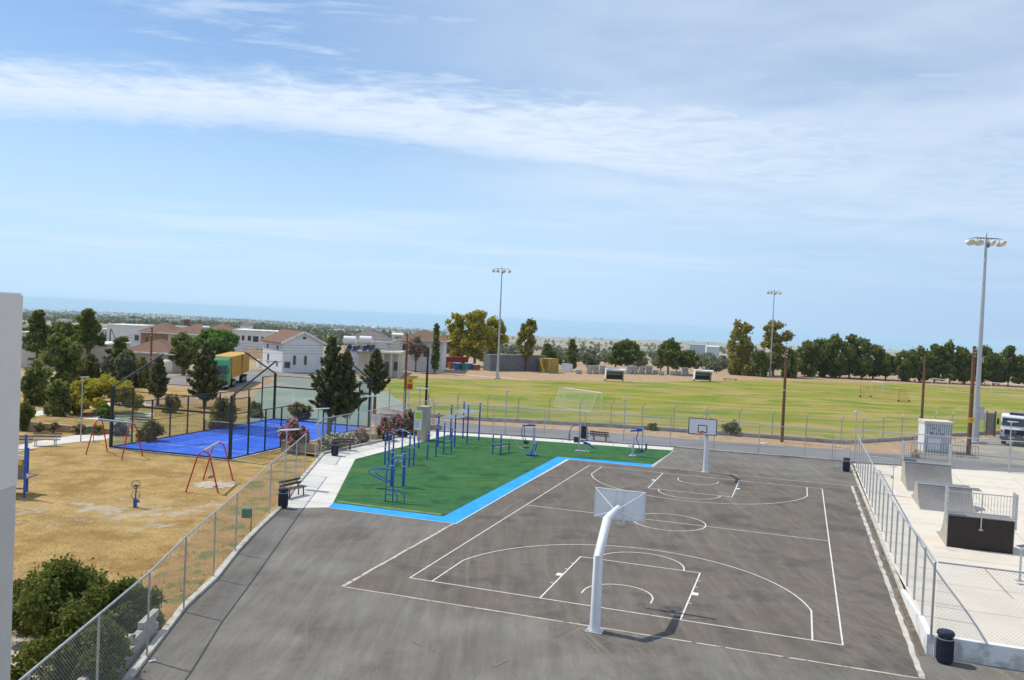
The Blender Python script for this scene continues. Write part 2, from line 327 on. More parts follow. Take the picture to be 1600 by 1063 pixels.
M['signyellow'] = mat('yellow_sign_paint', (.80, .45, .02), (.80, .5, .03), 1., .5)
M['signred'] = mat('red_sign_print', (.65, .05, .03), (.65, .05, .03), 1., .5)
M['solar'] = mat('solar_panel_glass', (.02, .025, .06), (.03, .035, .08), 3., .2, spec=.6)
M['tan'] = mat('tan_low_wall', (.44, .33, .20), (.52, .40, .26), 1., .9, bump=.3)
M['cabin'] = mat('cabin_grey_paint', (.36, .37, .39), (.42, .43, .45), 2., .6)
M['gutter'] = mat('dark_gutter_soil', (.10, .085, .065), (.17, .14, .11), 2., .95, c3=(.24, .19, .14), scale3=1.5)
M['pillar'] = mat('beige_pillar_render', (.44, .37, .30), (.50, .43, .36), 2., .9)
M['net'] = mat('net_cord', (.6, .6, .58), None, rough=.8)
M['lampglass'] = mat('floodlight_bowl', (.62, .6, .55), (.72, .7, .66), 3., .4)

def see_through_mat(name, col, cell, cover, metal=.3, dens_uv='UV'):
    """wire mesh: real gaps between crossing wires, laid out in metres on the panel"""
    m = bpy.data.materials.new(name); m.use_nodes = True; t = m.node_tree; nn = t.nodes; b = nn['Principled BSDF']
    b.inputs['Base Color'].default_value = (*col, 1); b.inputs['Roughness'].default_value = .5; b.inputs['Metallic'].default_value = metal
    uv = nn.new('ShaderNodeUVMap'); mp = nn.new('ShaderNodeMapping'); t.links.new(uv.outputs[0], mp.inputs[0])
    mp.inputs['Rotation'].default_value = (0, 0, math.radians(45) if 'chain' in name else 0)
    mp.inputs['Scale'].default_value = (1/cell,)*3
    s = nn.new('ShaderNodeSeparateXYZ'); t.links.new(mp.outputs[0], s.inputs[0])
    outs = []
    for k in range(2):
        fr = nn.new('ShaderNodeMath'); fr.operation = 'FRACT'; t.links.new(s.outputs[k], fr.inputs[0])
        lt = nn.new('ShaderNodeMath'); lt.operation = 'LESS_THAN'; t.links.new(fr.outputs[0], lt.inputs[0]); lt.inputs[1].default_value = cover
        outs.append(lt.outputs[0])
    mxx = nn.new('ShaderNodeMath'); mxx.operation = 'MAXIMUM'; t.links.new(outs[0], mxx.inputs[0]); t.links.new(outs[1], mxx.inputs[1])
    tr = nn.new('ShaderNodeBsdfTransparent'); ms = nn.new('ShaderNodeMixShader')
    t.links.new(mxx.outputs[0], ms.inputs[0]); t.links.new(tr.outputs[0], ms.inputs[1]); t.links.new(b.outputs[0], ms.inputs[2])
    t.links.new(ms.outputs[0], nn['Material Output'].inputs[0])
    return m
M['chain'] = see_through_mat('chain_link_wire', (.62, .63, .62), .075, .075)
M['chainfar'] = see_through_mat('chain_link_wire_fine', (.50, .51, .50), .075, .045)
M['weld'] = see_through_mat('black_welded_wire', (.02, .02, .025), .06, .09)
M['goalnet'] = see_through_mat('goal_netting', (.75, .75, .72), .12, .045, metal=0)
M['goalnety'] = see_through_mat('yellow_goal_netting', (.70, .50, .08), .12, .10, metal=0)
M['padelnet'] = see_through_mat('dark_padel_netting', (.03, .04, .08), .05, .25, metal=0)
def glass_mat():
    m = bpy.data.materials.new('clear_padel_glass'); m.use_nodes = True; t = m.node_tree; nn = t.nodes
    for n in list(nn): nn.remove(n)
    o = nn.new('ShaderNodeOutputMaterial'); tr = nn.new('ShaderNodeBsdfTransparent'); tr.inputs[0].default_value = (.90, .95, .94, 1)
    gl = nn.new('ShaderNodeBsdfGlossy'); gl.inputs['Roughness'].default_value = .03; gl.inputs[0].default_value = (1, 1, 1, 1)
    fr = nn.new('ShaderNodeFresnel'); fr.inputs[0].default_value = 1.5; ms = nn.new('ShaderNodeMixShader'); ge = nn.new('ShaderNodeNewGeometry')
    iv = nn.new('ShaderNodeMath'); iv.operation = 'SUBTRACT'; iv.inputs[0].default_value = 1; t.links.new(ge.outputs['Backfacing'], iv.inputs[1])
    ml = nn.new('ShaderNodeMath'); ml.operation = 'MULTIPLY'; t.links.new(fr.outputs[0], ml.inputs[0]); t.links.new(iv.outputs[0], ml.inputs[1])
    t.links.new(ml.outputs[0], ms.inputs[0]); t.links.new(tr.outputs[0], ms.inputs[1]); t.links.new(gl.outputs[0], ms.inputs[2]); t.links.new(ms.outputs[0], o.inputs[0])
    return m
M['glass'] = glass_mat()
def leaf_mat(name, c, c2, trans=.45):
    c = tuple(q*1.3 for q in c); c2 = tuple(q*1.3 for q in c2)
    m = bpy.data.materials.new(name); m.use_nodes = True; t = m.node_tree; nn = t.nodes; b = nn['Principled BSDF']
    b.inputs['Roughness'].default_value = .6; b.inputs['Specular IOR Level'].default_value = .25
    g = nn.new('ShaderNodeNewGeometry'); mx = nn.new('ShaderNodeMix'); mx.data_type = 'RGBA'
    t.links.new(g.outputs['Random Per Island'], mx.inputs[0]); mx.inputs[6].default_value = (*c, 1); mx.inputs[7].default_value = (*c2, 1)
    t.links.new(mx.outputs[2], b.inputs['Base Color'])
    tl = nn.new('ShaderNodeBsdfTranslucent'); t.links.new(mx.outputs[2], tl.inputs[0])
    ms = nn.new('ShaderNodeMixShader'); ms.inputs[0].default_value = trans
    t.links.new(b.outputs[0], ms.inputs[1]); t.links.new(tl.outputs[0], ms.inputs[2]); t.links.new(ms.outputs[0], nn['Material Output'].inputs[0])
    return m
M['l_dark'] = leaf_mat('dark_pine_needles', (.085, .115, .022), (.17, .19, .04))
M['l_conifer'] = leaf_mat('conifer_sprays', (.07, .085, .03), (.16, .15, .055))
M['l_mid'] = leaf_mat('mid_green_leaves', (.10, .13, .03), (.20, .21, .05))
M['l_bright'] = leaf_mat('fresh_green_leaves', (.08, .16, .03), (.15, .24, .05))
M['l_yellow'] = leaf_mat('yellow_green_leaves', (.25, .23, .02), (.42, .36, .04))
M['l_euc'] = leaf_mat('olive_eucalyptus_leaves', (.18, .18, .04), (.33, .27, .06))
M['l_olive'] = leaf_mat('grey_olive_leaves', (.105, .12, .06), (.18, .18, .10))
M['l_bush'] = leaf_mat('shrub_leaves', (.07, .10, .018), (.17, .18, .035))
M['l_pink'] = leaf_mat('pink_oleander_blossom', (.60, .16, .28), (.70, .42, .50))
M['l_white'] = leaf_mat('white_oleander_blossom', (.80, .78, .66), (.75, .72, .55))
M['l_brown'] = leaf_mat('bare_twigs', (.22, .15, .11), (.30, .22, .16))
M['l_dry'] = leaf_mat('dry_grass_blades', (.45, .30, .12), (.58, .42, .19))
M['l_weed'] = leaf_mat('green_weed_leaves', (.14, .17, .06), (.22, .23, .09))
M['l_far'] = leaf_mat('distant_tree_foliage', (.075, .09, .04), (.15, .155, .075), .1)

# ------------------------------------------------------------------ mesh builder
class MB:
    def __init__(s): s.v = []; s.f = []; s.uv = {}
    def add(s, vs, fs):
        o = len(s.v); s.v += [tuple(q) for q in vs]; s.f += [tuple(i+o for i in f) for f in fs]; return s
    def box(s, c, d, rz=0., M3=None):
        x, y, z = d[0]/2, d[1]/2, d[2]/2
        vs = [Vector((a*x, b*y, e*z)) for e in (-1, 1) for a, b in ((-1, -1), (1, -1), (1, 1), (-1, 1))]
        R = M3 if M3 is not None else Matrix.Rotation(rz, 3, 'Z')
        vs = [R @ q + Vector(c) for q in vs]
        return s.add(vs, [(3, 2, 1, 0), (4, 5, 6, 7), (0, 1, 5, 4), (1, 2, 6, 5), (2, 3, 7, 6), (3, 0, 4, 7)])
    def bar(s, a, b, w, h):
        a = Vector(a); b = Vector(b); d = b-a; L = d.length
        if L < 1e-6: return s
        z = d/L; x = z.cross(Vector((0, 0, 1)))
        if x.length < 1e-3: x = Vector((1, 0, 0))
        x.normalize(); y = z.cross(x)
        R = Matrix((x, y, z)).transposed()
        return s.box((a+b)/2, (w, h, L), M3=R)
    def tube(s, a, b, r, r2=None, n=8):
        a = Vector(a); b = Vector(b); r2 = r if r2 is None else r2; z = (b-a).normalized()
        x = z.cross(Vector((0, 0, 1)))
        if x.length < 1e-3: x = Vector((1, 0, 0))
        x.normalize(); y = z.cross(x); vs = []
        for p, q in ((a, r), (b, r2)):
            vs += [p+x*math.cos(2*math.pi*i/n)*q+y*math.sin(2*math.pi*i/n)*q for i in range(n)]
        fs = [(i, (i+1) % n, n+(i+1) % n, n+i) for i in range(n)] + [tuple(range(n-1, -1, -1)), tuple(range(n, 2*n))]
        return s.add(vs, fs)
    def path(s, pts, r, n=8, closed=False):
        pts = [Vector(p) for p in pts]; m = len(pts); o = len(s.v); rr = r if isinstance(r, (list, tuple)) else [r]*m
        prev = None
        for i, p in enumerate(pts):
            if closed: d = pts[(i+1) % m]-pts[i-1]
            else: d = pts[min(i+1, m-1)]-pts[max(i-1, 0)]
            d.normalize()
            x = d.cross(Vector((0, 0, 1))) if prev is None else prev - d*prev.dot(d)
            if x.length < 1e-3: x = d.cross(Vector((0, 1, 0)))
            x.normalize(); prev = x; y = d.cross(x)
            s.v += [tuple(p+(x*math.cos(2*math.pi*k/n)+y*math.sin(2*math.pi*k/n))*rr[i]) for k in range(n)]
        for i in range(m if closed else m-1):
            j = (i+1) % m
            for k in range(n): s.f.append((o+i*n+k, o+i*n+(k+1) % n, o+j*n+(k+1) % n, o+j*n+k))
        if not closed: s.f += [tuple(o+k for k in range(n-1, -1, -1)), tuple(o+(m-1)*n+k for k in range(n))]
        return s
    def lathe(s, prof, c=(0, 0, 0), n=16):
        o = len(s.v); c = Vector(c)
        for r, z in prof: s.v += [tuple(c+Vector((r*math.cos(2*math.pi*k/n), r*math.sin(2*math.pi*k/n), z))) for k in range(n)]
        for i in range(len(prof)-1):
            for k in range(n): s.f.append((o+i*n+k, o+i*n+(k+1) % n, o+(i+1)*n+(k+1) % n, o+(i+1)*n+k))
        return s
    def poly(s, pts): return s.add(pts, [tuple(range(len(pts)))])
    def panel(s, a, b, h, h2=None, z0=0):
        """upright quad from a to b (points at the foot), with UV in metres"""
        a = Vector(a); b = Vector(b); h2 = h if h2 is None else h2; L = (b-a).length
        o = len(s.f); s.add([a, b, b+Vector((0, 0, h2)), a+Vector((0, 0, h))], [(0, 1, 2, 3)])
        s.uv[o] = [(0, 0), (L, b.z-a.z), (L, b.z-a.z+h2), (0, h)]; return s
    def quad(s, a, b, c, d):
        a, b, c, d = map(Vector, (a, b, c, d)); o = len(s.f); s.add([a, b, c, d], [(0, 1, 2, 3)])
        L1 = (b-a).length; L2 = (d-a).length; s.uv[o] = [(0, 0), (L1, 0), (L1, L2), (0, L2)]; return s
    def extrude(s, prof, vec):
        """closed profile of 3D points swept along vec"""
        n = len(prof); vec = Vector(vec); p2 = [Vector(p)+vec for p in prof]
        return s.add([Vector(p) for p in prof]+p2, [tuple(range(n-1, -1, -1)), tuple(range(n, 2*n))]+[(i, (i+1) % n, n+(i+1) % n, n+i) for i in range(n)])
    def prism(s, pts, z0, z1):
        return s.extrude([(p[0], p[1], z0) for p in pts], (0, 0, z1-z0))
    def rel(s, o): s.v = [(a-o[0], b-o[1], c-o[2]) for a, b, c in s.v]; return s
    def mesh(s, name, m, smooth=False):
        me = bpy.data.meshes.new(name); me.from_pydata(s.v, [], s.f); me.materials.append(m)
        if s.uv:
            ul = me.uv_layers.new(name='UVMap')
            for fi, uvs in s.uv.items():
                for li, q in zip(me.polygons[fi].loop_indices, uvs): ul.data[li].uv = q
        if smooth:
            me.polygons.foreach_set('use_smooth', [True]*len(me.polygons))
            try: me.set_sharp_from_angle(angle=math.radians(40))
            except Exception: pass
        me.update(); return me

def link(name, data, parent=None):
    o = bpy.data.objects.new(name, data); COL.objects.link(o)
    if parent is not None: o.parent = parent
    return o
def part(name, mb, m, parent=None, smooth=False, loc=None):
    if isinstance(mb, MB): mb = mb.mesh(name, M[m] if isinstance(m, str) else m, smooth)
    o = link(name, mb, parent)
    if loc is not None: o.location = loc
    return o
def tag(o, label, cat, group=None):
    o['label'] = label; o['category'] = cat
    if group: o['group'] = group
    return o
def thing(name, label, cat, loc=(0, 0, 0), rz=0., group=None):
    o = link(name, None); o.location = loc; o.rotation_euler = (0, 0, rz); o.empty_display_size = .3
    return tag(o, label, cat, group)
def struct(name, mb, m, smooth=False, parent=None):
    o = part(name, mb, m, parent, smooth)
    if parent is None: o['kind'] = 'structure'
    return o
def stuff(o): o['kind'] = 'stuff'; return o
def dup(root, loc=None, rz=None, label=None, group=None):
    def cc(o, par):
        c = o.copy(); COL.objects.link(c); c.parent = par
        for ch in o.children: cc(ch, c)
        return c
    r = cc(root, None)
    if loc is not None: r.location = loc
    if rz is not None: r.rotation_euler = (0, 0, rz)
    if label: r['label'] = label
    if group: r['group'] = group
    return r
ORD = 'first second third fourth fifth sixth seventh eighth ninth tenth eleventh twelfth thirteenth fourteenth fifteenth sixteenth seventeenth eighteenth nineteenth twentieth'.split()

def sheet(name, pts, z, m, kind='structure', parent=None):
    mb = MB(); mb.poly([(p[0], p[1], z) for p in pts])
    me = mb.mesh(name, M[m])
    if me.polygons[0].normal.z < 0: me.flip_normals()
    o = link(name, me, parent)
    if parent is None: o['kind'] = kind
    return o
def ribbon(mb, pts, w, z, closed=False):
    pts = [Vector((p[0], p[1], 0)) for p in pts]; n = len(pts); L = []; R = []
    for i in range(n):
        if closed: a, b, c = pts[i-1], pts[i], pts[(i+1) % n]
        else: a, b, c = pts[max(i-1, 0)], pts[i], pts[min(i+1, n-1)]
        d1 = (b-a).normalized() if (b-a).length > 1e-6 else (c-b).normalized()
        d2 = (c-b).normalized() if (c-b).length > 1e-6 else d1
        t = (d1+d2).normalized(); nrm = Vector((-t.y, t.x, 0)); k = 1/max(.5, math.sqrt(max(0., (1+d1.dot(d2))/2)))
        L.append(b+nrm*w/2*k); R.append(b-nrm*w/2*k)
    o = len(mb.v); mb.v += [(p.x, p.y, z) for p in L]+[(p.x, p.y, z) for p in R]
    for i in range(n if closed else n-1):
        j = (i+1) % n; mb.f.append((o+n+i, o+n+j, o+j, o+i))
    return mb

# ------------------------------------------------------------------ SETTING: terrain, sea
def build_terrain():
    az = np.concatenate([np.arange(-180, -48, 6), np.arange(-48, 48, .4), np.arange(48, 181, 6)])
    rr = np.concatenate([[0.5], np.arange(8, 60, 6), np.arange(60, 220, 5), np.geomspace(222, 11500, 130)])
    A, R = np.meshgrid(np.radians(az), rr)
    X = R*np.sin(A); Y = R*np.cos(A); Z = T(X, Y)
    n, m = R.shape
    v = np.stack([X, Y, Z], -1).reshape(-1, 3)
    i = np.arange((n-1)*(m-1)); a = (i//(m-1))*m+i % (m-1)
    f = np.stack([a, a+m, a+m+1, a+1], -1)[:, ::-1]
    me = bpy.data.meshes.new('countryside_ground'); me.from_pydata(v.tolist(), [], f.tolist())
    if me.polygons[5].normal.z < 0: me.flip_normals()
    me.polygons.foreach_set('use_smooth', [True]*len(me.polygons))
    mt = bpy.data.materials.new('countryside_fields'); mt.use_nodes = True; t = mt.node_tree; nn = t.nodes; b = nn['Principled BSDF']
    b.inputs['Roughness'].default_value = .95
    co = nn.new('ShaderNodeTexCoord')
    mp = nn.new('ShaderNodeMapping'); t.links.new(co.outputs['Object'], mp.inputs[0]); mp.inputs['Rotation'].default_value = (0, 0, .4)
    dn = nn.new('ShaderNodeTexNoise'); t.links.new(co.outputs['Object'], dn.inputs['Vector']); dn.inputs['Scale'].default_value = .006
    vr = nn.new('ShaderNodeTexVoronoi'); vr.distance = 'MANHATTAN'; t.links.new(mp.outputs[0], vr.inputs['Vector']); vr.inputs['Scale'].default_value = .0055
    cr_ = nn.new('ShaderNodeValToRGB'); t.links.new(vr.outputs['Color'], cr_.inputs[0]); cr_.color_ramp.interpolation = 'CONSTANT'
    cols = [(.0, (.36, .27, .16)), (.15, (.33, .24, .14)), (.3, (.38, .29, .18)), (.42, (.22, .20, .10)), (.52, (.38, .28, .17)), (.66, (.14, .15, .075)), (.76, (.40, .32, .20)), (.88, (.27, .24, .13))]
    e = cr_.color_ramp.elements; e[0].position = 0; e[0].color = (*cols[0][1], 1); e[1].position = cols[1][0]; e[1].color = (*cols[1][1], 1)
    for p, c in cols[2:]:
        q = e.new(p); q.color = (*c, 1)
    n1 = nn.new('ShaderNodeTexNoise'); t.links.new(co.outputs['Object'], n1.inputs['Vector']); n1.inputs['Scale'].default_value = .05; n1.inputs['Detail'].default_value = 9; n1.inputs['Roughness'].default_value = .7
    mr = nn.new('ShaderNodeMapRange'); t.links.new(n1.outputs[0], mr.inputs[0]); mr.inputs[1].default_value = .35; mr.inputs[2].default_value = .65
    mx1 = nn.new('ShaderNodeMix'); mx1.data_type = 'RGBA'; mx1.inputs[6].default_value = (.42, .29, .17, 1); mx1.inputs[7].default_value = (.32, .24, .13, 1); t.links.new(mr.outputs[0], mx1.inputs[0])
    # near ground plain dry soil, fields further off
    ln = nn.new('ShaderNodeVectorMath'); ln.operation = 'LENGTH'; t.links.new(co.outputs['Object'], ln.inputs[0])
    fr = nn.new('ShaderNodeMapRange'); t.links.new(ln.outputs['Value'], fr.inputs[0]); fr.inputs[1].default_value = 350; fr.inputs[2].default_value = 900
    mx2 = nn.new('ShaderNodeMix'); mx2.data_type = 'RGBA'; t.links.new(fr.outputs[0], mx2.inputs[0]); t.links.new(mx1.outputs[2], mx2.inputs[6]); t.links.new(cr_.outputs[0], mx2.inputs[7])
    mm = nn.new('ShaderNodeMix'); mm.data_type = 'RGBA'; mm.blend_type = 'MULTIPLY'; mm.inputs[0].default_value = 1
    r2 = nn.new('ShaderNodeMapRange'); t.links.new(n1.outputs[0], r2.inputs[0]); r2.inputs[1].default_value = .3; r2.inputs[2].default_value = .7; r2.inputs[3].default_value = .75; r2.inputs[4].default_value = 1.2
    t.links.new(mx2.outputs[2], mm.inputs[6]); t.links.new(r2.outputs[0], mm.inputs[7]); t.links.new(mm.outputs[2], b.inputs['Base Color'])
    me.materials.append(mt)
    o = link('terrain', me); o['kind'] = 'structure'
    # sea
    sm = MB(); rs = [3500, 8000, 16000, 30000, 58000]; aa = np.radians(np.arange(-75, 76, 3))
    for r in rs: sm.v += [(r*math.sin(a), r*math.cos(a), -100.) for a in aa]
    k = len(aa)
    for i in range(len(rs)-1):
        for j in range(k-1): sm.f.append((i*k+j, i*k+j+1, (i+1)*k+j+1, (i+1)*k+j))
    ms = mat('sea_water', (.15, .34, .52), (.17, .37, .56), .0006, .22, spec=.5, bump=.05, bscale=.02)
    me = sm.mesh('sea', ms)
    if me.polygons[0].normal.z < 0: me.flip_normals()
    link('sea', me)['kind'] = 'structure'
build_terrain()
# ------------------------------------------------------------------ SETTING: sheets
KP = [G(x, y, 0) for x, y in ((668, 673), (647, 677), (581, 693), (504.5, 710), (460, 762), (437, 795), (400, 830), (370, 862), (335, 906), (287, 950), (260, 985), (200, 1063))]
kd = (KP[-1]-KP[-4]).normalized()
KP.append(KP[-1]+kd*14)
SITEFAR = [G(x, y, 0) for x, y in ((676, 674), (760, 678), (1053, 699), (1120, 705.5), (1331, 722), (1600, 742))]
sheet('park_lawn', [(-90, 6)]+[tuple(p[:2]) for p in reversed(KP)]+[tuple(G(640, 668, -.3)[:2]), (-14, 93), (-30, 101), (-58, 101), (-90, 90)], -.30, 'lawn')
BK = [G(x, y, -.3) for x, y in ((495, 722), (440, 778), (400, 818), (335, 890), (285, 945), (262, 985), (150, 1110))]
BL = [G(x, y, -.3) for x, y in ((30, 1110), (180, 960), (262, 880), (330, 810), (390, 755), (455, 712))]
sheet('weedy_bank', BK+BL, -.292, 'bank')
sheet('shrub_bed_soil', [G(x, y, -.3) for x, y in ((-60, 930), (60, 945), (150, 985), (210, 1040), (150, 1200), (-60, 1200))], -.288, 'soil')
asph = [tuple(p[:2]) for p in KP]+[tuple(C(-12, -27)[:2]), tuple(C(45, -27)[:2]), tuple(C(45, .9)[:2]), tuple(C(10.0, .6)[:2]), tuple(C(9.85, 6.8)[:2]), tuple(C(9.75, 38)[:2])]+[tuple(p[:2]) for p in (SITEFAR[4], SITEFAR[3], SITEFAR[2], SITEFAR[1], SITEFAR[0])]
sheet('asphalt_yard', asph, 0., 'asphalt')
crt = [C(-9.15, -1.96), C(9.45, -1.75), C(9.3, 30.1), C(-3.4, 30.0), C(-9.7, 29.9)]
sheet('court_asphalt', crt, .004, 'court')
PATH = [(437, 794.5), (446, 781), (460, 763), (504.5, 711), (581, 694), (647, 678), (672, 674), (760, 679), (1053, 699.5), (1049, 706), (1018, 729.5), (890, 718), (712, 817), (513, 793)]
sheet('concrete_path', [G(x, y, .008) for x, y in PATH], .008, 'path')
BLUE = [(513, 793), (523, 783), (693, 806), (866, 711.5), (884, 712), (1020, 724.5), (1018, 730), (886, 717.5), (712, 818)]
sheet('blue_rubber_strip', [G(x, y, .012) for x, y in BLUE], .012, 'blue')
TURF = [(520.5, 785.5), (555, 717.5), (700, 679.5), (800, 686), (1052.5, 704), (1020, 725.5), (871, 713.5), (693, 806.5)]
sheet('artificial_turf', [G(x, y, .022) for x, y in TURF], .022, 'turf')
mb = MB(); ribbon(mb, [G(x, y, .026) for x, y in ((528, 783.5), (600, 793), (690, 804))], .28, .026)
struct('worn_turf_edge', mb, 'turfworn')
mb = MB(); ribbon(mb, [G(x, y, .016) for x, y in ((513, 793.5), (712, 818.5), (886, 717.8), (1019, 730.3), (1053, 704))], .06, .016)
struct('turf_border_line', mb, 'line')
mb = MB()
for a, b in (((446, 781), (519, 787)), ((468, 752), (535, 757)), ((484, 733), (545, 738)), ((503, 711), (557, 716)), ((545, 702), (572, 713)), ((585, 693), (612, 703)), ((620, 685), (648, 693)), ((720, 677), (716, 681)), ((800, 682), (797, 687)), ((880, 687), (877, 692)), ((960, 692), (957, 698))):
    ribbon(mb, [G(*a, .012), G(*b, .012)], .025, .0125)
struct('path_joints', mb, 'joint')
# broken cream edging round the court
mb = MB()
rng = random.Random(5)
def ragged(mb, a, b, w, z):
    a = Vector(a); b = Vector(b); n = max(3, int((b-a).length/.45)); pts = []
    d = (b-a).normalized(); nn_ = Vector((-d.y, d.x, 0)); L = []; R = []
    for i in range(n+1):
        p = a.lerp(b, i/n); L.append(p+nn_*w*(.3+.35*rng.random())); R.append(p-nn_*w*(.3+.35*rng.random()))
    o = len(mb.v); mb.v += [(p.x, p.y, z) for p in L+R]
    for i in range(n):
        mb.f.append((o+i, o+n+1+i, o+n+2+i, o+i+1))
ragged(mb, C(-9.2, -1.96), C(-9.3, 8.6), .12, .009)
ragged(mb, C(-9.1, -1.98), C(9.45, -1.78), .08, .009)
ragged(mb, C(-3.4, 30.05), C(9.3, 30.1), .07, .009)
struct('cream_court_edging', mb, 'cream')
mb = MB(); ragged(mb, C(9.35, 30.1), C(9.55, -1.8), .17, .012)
struct('cream_side_edging', mb, 'kerb')
mb = MB(); ribbon(mb, [C(9.62, 30), C(9.75, 17), C(9.8, .2)], .22, .006); struct('gutter_dirt', mb, 'gutter')
# court lines, FIBA sizes
mb = MB(); Z = .013; LW = .055
def arc(cu, cv, r, a0, a1, n=48): return [C(cu+r*math.cos(math.radians(a0+(a1-a0)*i/n)), cv+r*math.sin(math.radians(a0+(a1-a0)*i/n))) for i in range(n+1)]
ribbon(mb, [C(-7.5, 0), C(7.5, 0), C(7.5, 28), C(-7.5, 28)], LW, Z, closed=True)
struct('court_boundary_lines', mb, 'line')
mb = MB(); ribbon(mb, [C(-7.47, 14), C(7.47, 14)], LW, Z); ribbon(mb, arc(0, 14, 1.8, 0, 360)[:-1], LW, Z+.001, closed=True); struct('centre_circle_and_line', mb, 'line')
for s_ in (0, 1):
    fl = (lambda u, v: C(u, v)) if s_ == 0 else (lambda u, v: C(u, 28-v))
    mb = MB(); a_ = math.degrees(math.asin(6.6/6.75))
    pts = [fl(-6.6, .03)]+[fl(6.75*math.sin(math.radians(t)), 1.575+6.75*math.cos(math.radians(t))) for t in np.linspace(-a_, a_, 60)]+[fl(6.6, .03)]
    ribbon(mb, pts, LW, Z+.001)
    ribbon(mb, [fl(-2.45, .03), fl(-2.45, 5.8), fl(2.45, 5.8), fl(2.45, .03)], LW, Z)
    ribbon(mb, [fl(1.8*math.cos(t), 5.83+1.8*math.sin(t)) for t in np.linspace(0, math.pi, 32)], LW, Z+.001)
    ribbon(mb, [fl(-1.25, 1.2)]+[fl(-1.25*math.cos(t), 1.575+1.25*math.sin(t)) for t in np.linspace(0, math.pi, 24)]+[fl(1.25, 1.2)], LW, Z)
    for sg in (-1, 1):
        for k, vv in enumerate((1.85, 3.0, 3.85, 4.7)):
            w = .05 if k != 1 else .22
            ribbon(mb, [fl(sg*2.48, vv), fl(sg*(2.60 if k != 1 else 2.70), vv)], w if k != 1 else .34, Z+.002)
    struct('key_and_arc_lines', mb, 'line')
def left_ok(q):
    u, v = UV(q); return -9 < u < 9 and v < 27
# a few scuffs and cracks: thin dark marks
mb = MB(); ribbon(mb, [C(4.6, 8.9), C(5.1, 8.75)], .05, .0095); ribbon(mb, [G(770, 1043), G(793, 1032)], .07, .0095); ribbon(mb, [G(645, 1004), G(658, 1010)], .05, .0095)
struct('asphalt_scuffs', mb, 'joint')
mb = MB(); rng = random.Random(31)
for k in range(16):
    p = Vector((rng.uniform(-9, 10), rng.uniform(12, 50), 0)); a = rng.uniform(0, 6.28); pts = [p.copy()]
    for i in range(rng.randint(8, 22)): a += rng.gauss(0, .35); p = p+Vector((math.cos(a), math.sin(a), 0))*rng.uniform(.15, .4); pts.append(p.copy())
    pts = [q for q in pts if C(0, 0).x-12 < q.x < 12 and left_ok(q)]
    if len(pts) > 4: ribbon(mb, pts, rng.uniform(.012, .022), .0092)
struct('asphalt_cracks', mb, 'joint')

# skate slab with its gentle rise towards the near corner
def ZS(v): return .12+.48*float(1-sstep(1, 12, v))
mb = MB(); us = [9.95+.0*0, 14, 20, 28, 45]; vs = [.35, 1, 2, 3, 4, 6, 8, 10, 12, 16, 22, 30, 38, 39.9]
for v in vs:
    for u in us: mb.v.append(tuple(C(u, v+(0 if v < 39 else (u-10.5)*.26), ZS(v))))
for j in range(len(vs)-1):
    for i in range(4): a = j*5+i; mb.f.append((a, a+1, a+6, a+5))
struct('skate_park_slab', mb, 'slab')
mb = MB()
for u in (13.6, 17.4, 21.5): ribbon(mb, [C(u, .6), C(u, 12)], .03, 0)
mb2 = MB()
for a, b in (((10.2, 8), (24, 8)), ((10.2, 3.9), (24, 3.9)), ((10.2, 13), (24, 13)), ((10.2, 20), (24, 20)), ((10.2, 27.5), (24, 27.5)), ((10.2, 34.5), (24, 34.5)), ((16.5, 14), (16.5, 39)), ((20.3, 14), (20.3, 39))):
    pts = [Vector((a[0]+(b[0]-a[0])*t, a[1]+(b[1]-a[1])*t, 0)) for t in np.linspace(0, 1, 10)]
    o = len(mb2.v); ribbon(mb2, [C(p.x, p.y) for p in pts], .02, 0)
for q in (mb, mb2):
    q.v = [(x, y, ZS(UV(Vector((x, y, 0)))[1])+.004) for x, y, z in q.v]
mb.v += mb2.v; nsh = len(mb.v)-len(mb2.v); mb.f += [tuple(i+nsh for i in f) for f in mb2.f]
struct('slab_joints', mb, 'joint')

# kerbs and retaining walls of the yard
def kerb_run(name, pts, w, h, m, z0=0., label=None, cat=None, hs=None, side=0, proud=0.):
    mb = MB()
    for i in range(len(pts)-1):
        a = Vector(pts[i]); b = Vector(pts[i+1]); a.z = b.z = 0; d = (b-a).normalized(); n_ = Vector((-d.y, d.x, 0))*w
        off = n_*side/2
        h0, h1 = (hs[i], hs[i+1]) if hs else (h, h)
        a2, b2 = a+off, b+off+d*.0
        vs = [a2-n_/2+Vector((0, 0, z0)), a2+n_/2+Vector((0, 0, z0)), b2+n_/2+Vector((0, 0, z0)), b2-n_/2+Vector((0, 0, z0)),
              a2-n_/2+Vector((0, 0, h0)), a2+n_/2+Vector((0, 0, h0)), b2+n_/2+Vector((0, 0, h1)), b2-n_/2+Vector((0, 0, h1))]
        mb.add(vs, [(3, 2, 1, 0), (4, 5, 6, 7), (0, 1, 5, 4), (1, 2, 6, 5), (2, 3, 7, 6), (3, 0, 4, 7)])
    if label is None: return struct(name, mb, m)
    O = Vector((pts[0][0], pts[0][1], z0)); o = part(name, mb.rel(O), m); o.location = O
    return tag(o, label, cat)
kerb_run('kerb', KP[3:], .20, .10, 'kerb', -.4)
kerb_run('kerb', [KP[3]]+[G(x, y, 0) for x, y in ((581, 693.5), (646, 677.5))], .16, .16, 'concrete', -.4)
kerb_run('kerb', SITEFAR, .18, .10, 'concrete', -.4)
kerb_run('kerb', [C(9.75, 38.8), C(9.85, 20), C(9.9, 6.8)], .14, .14, 'kerb', -.2)
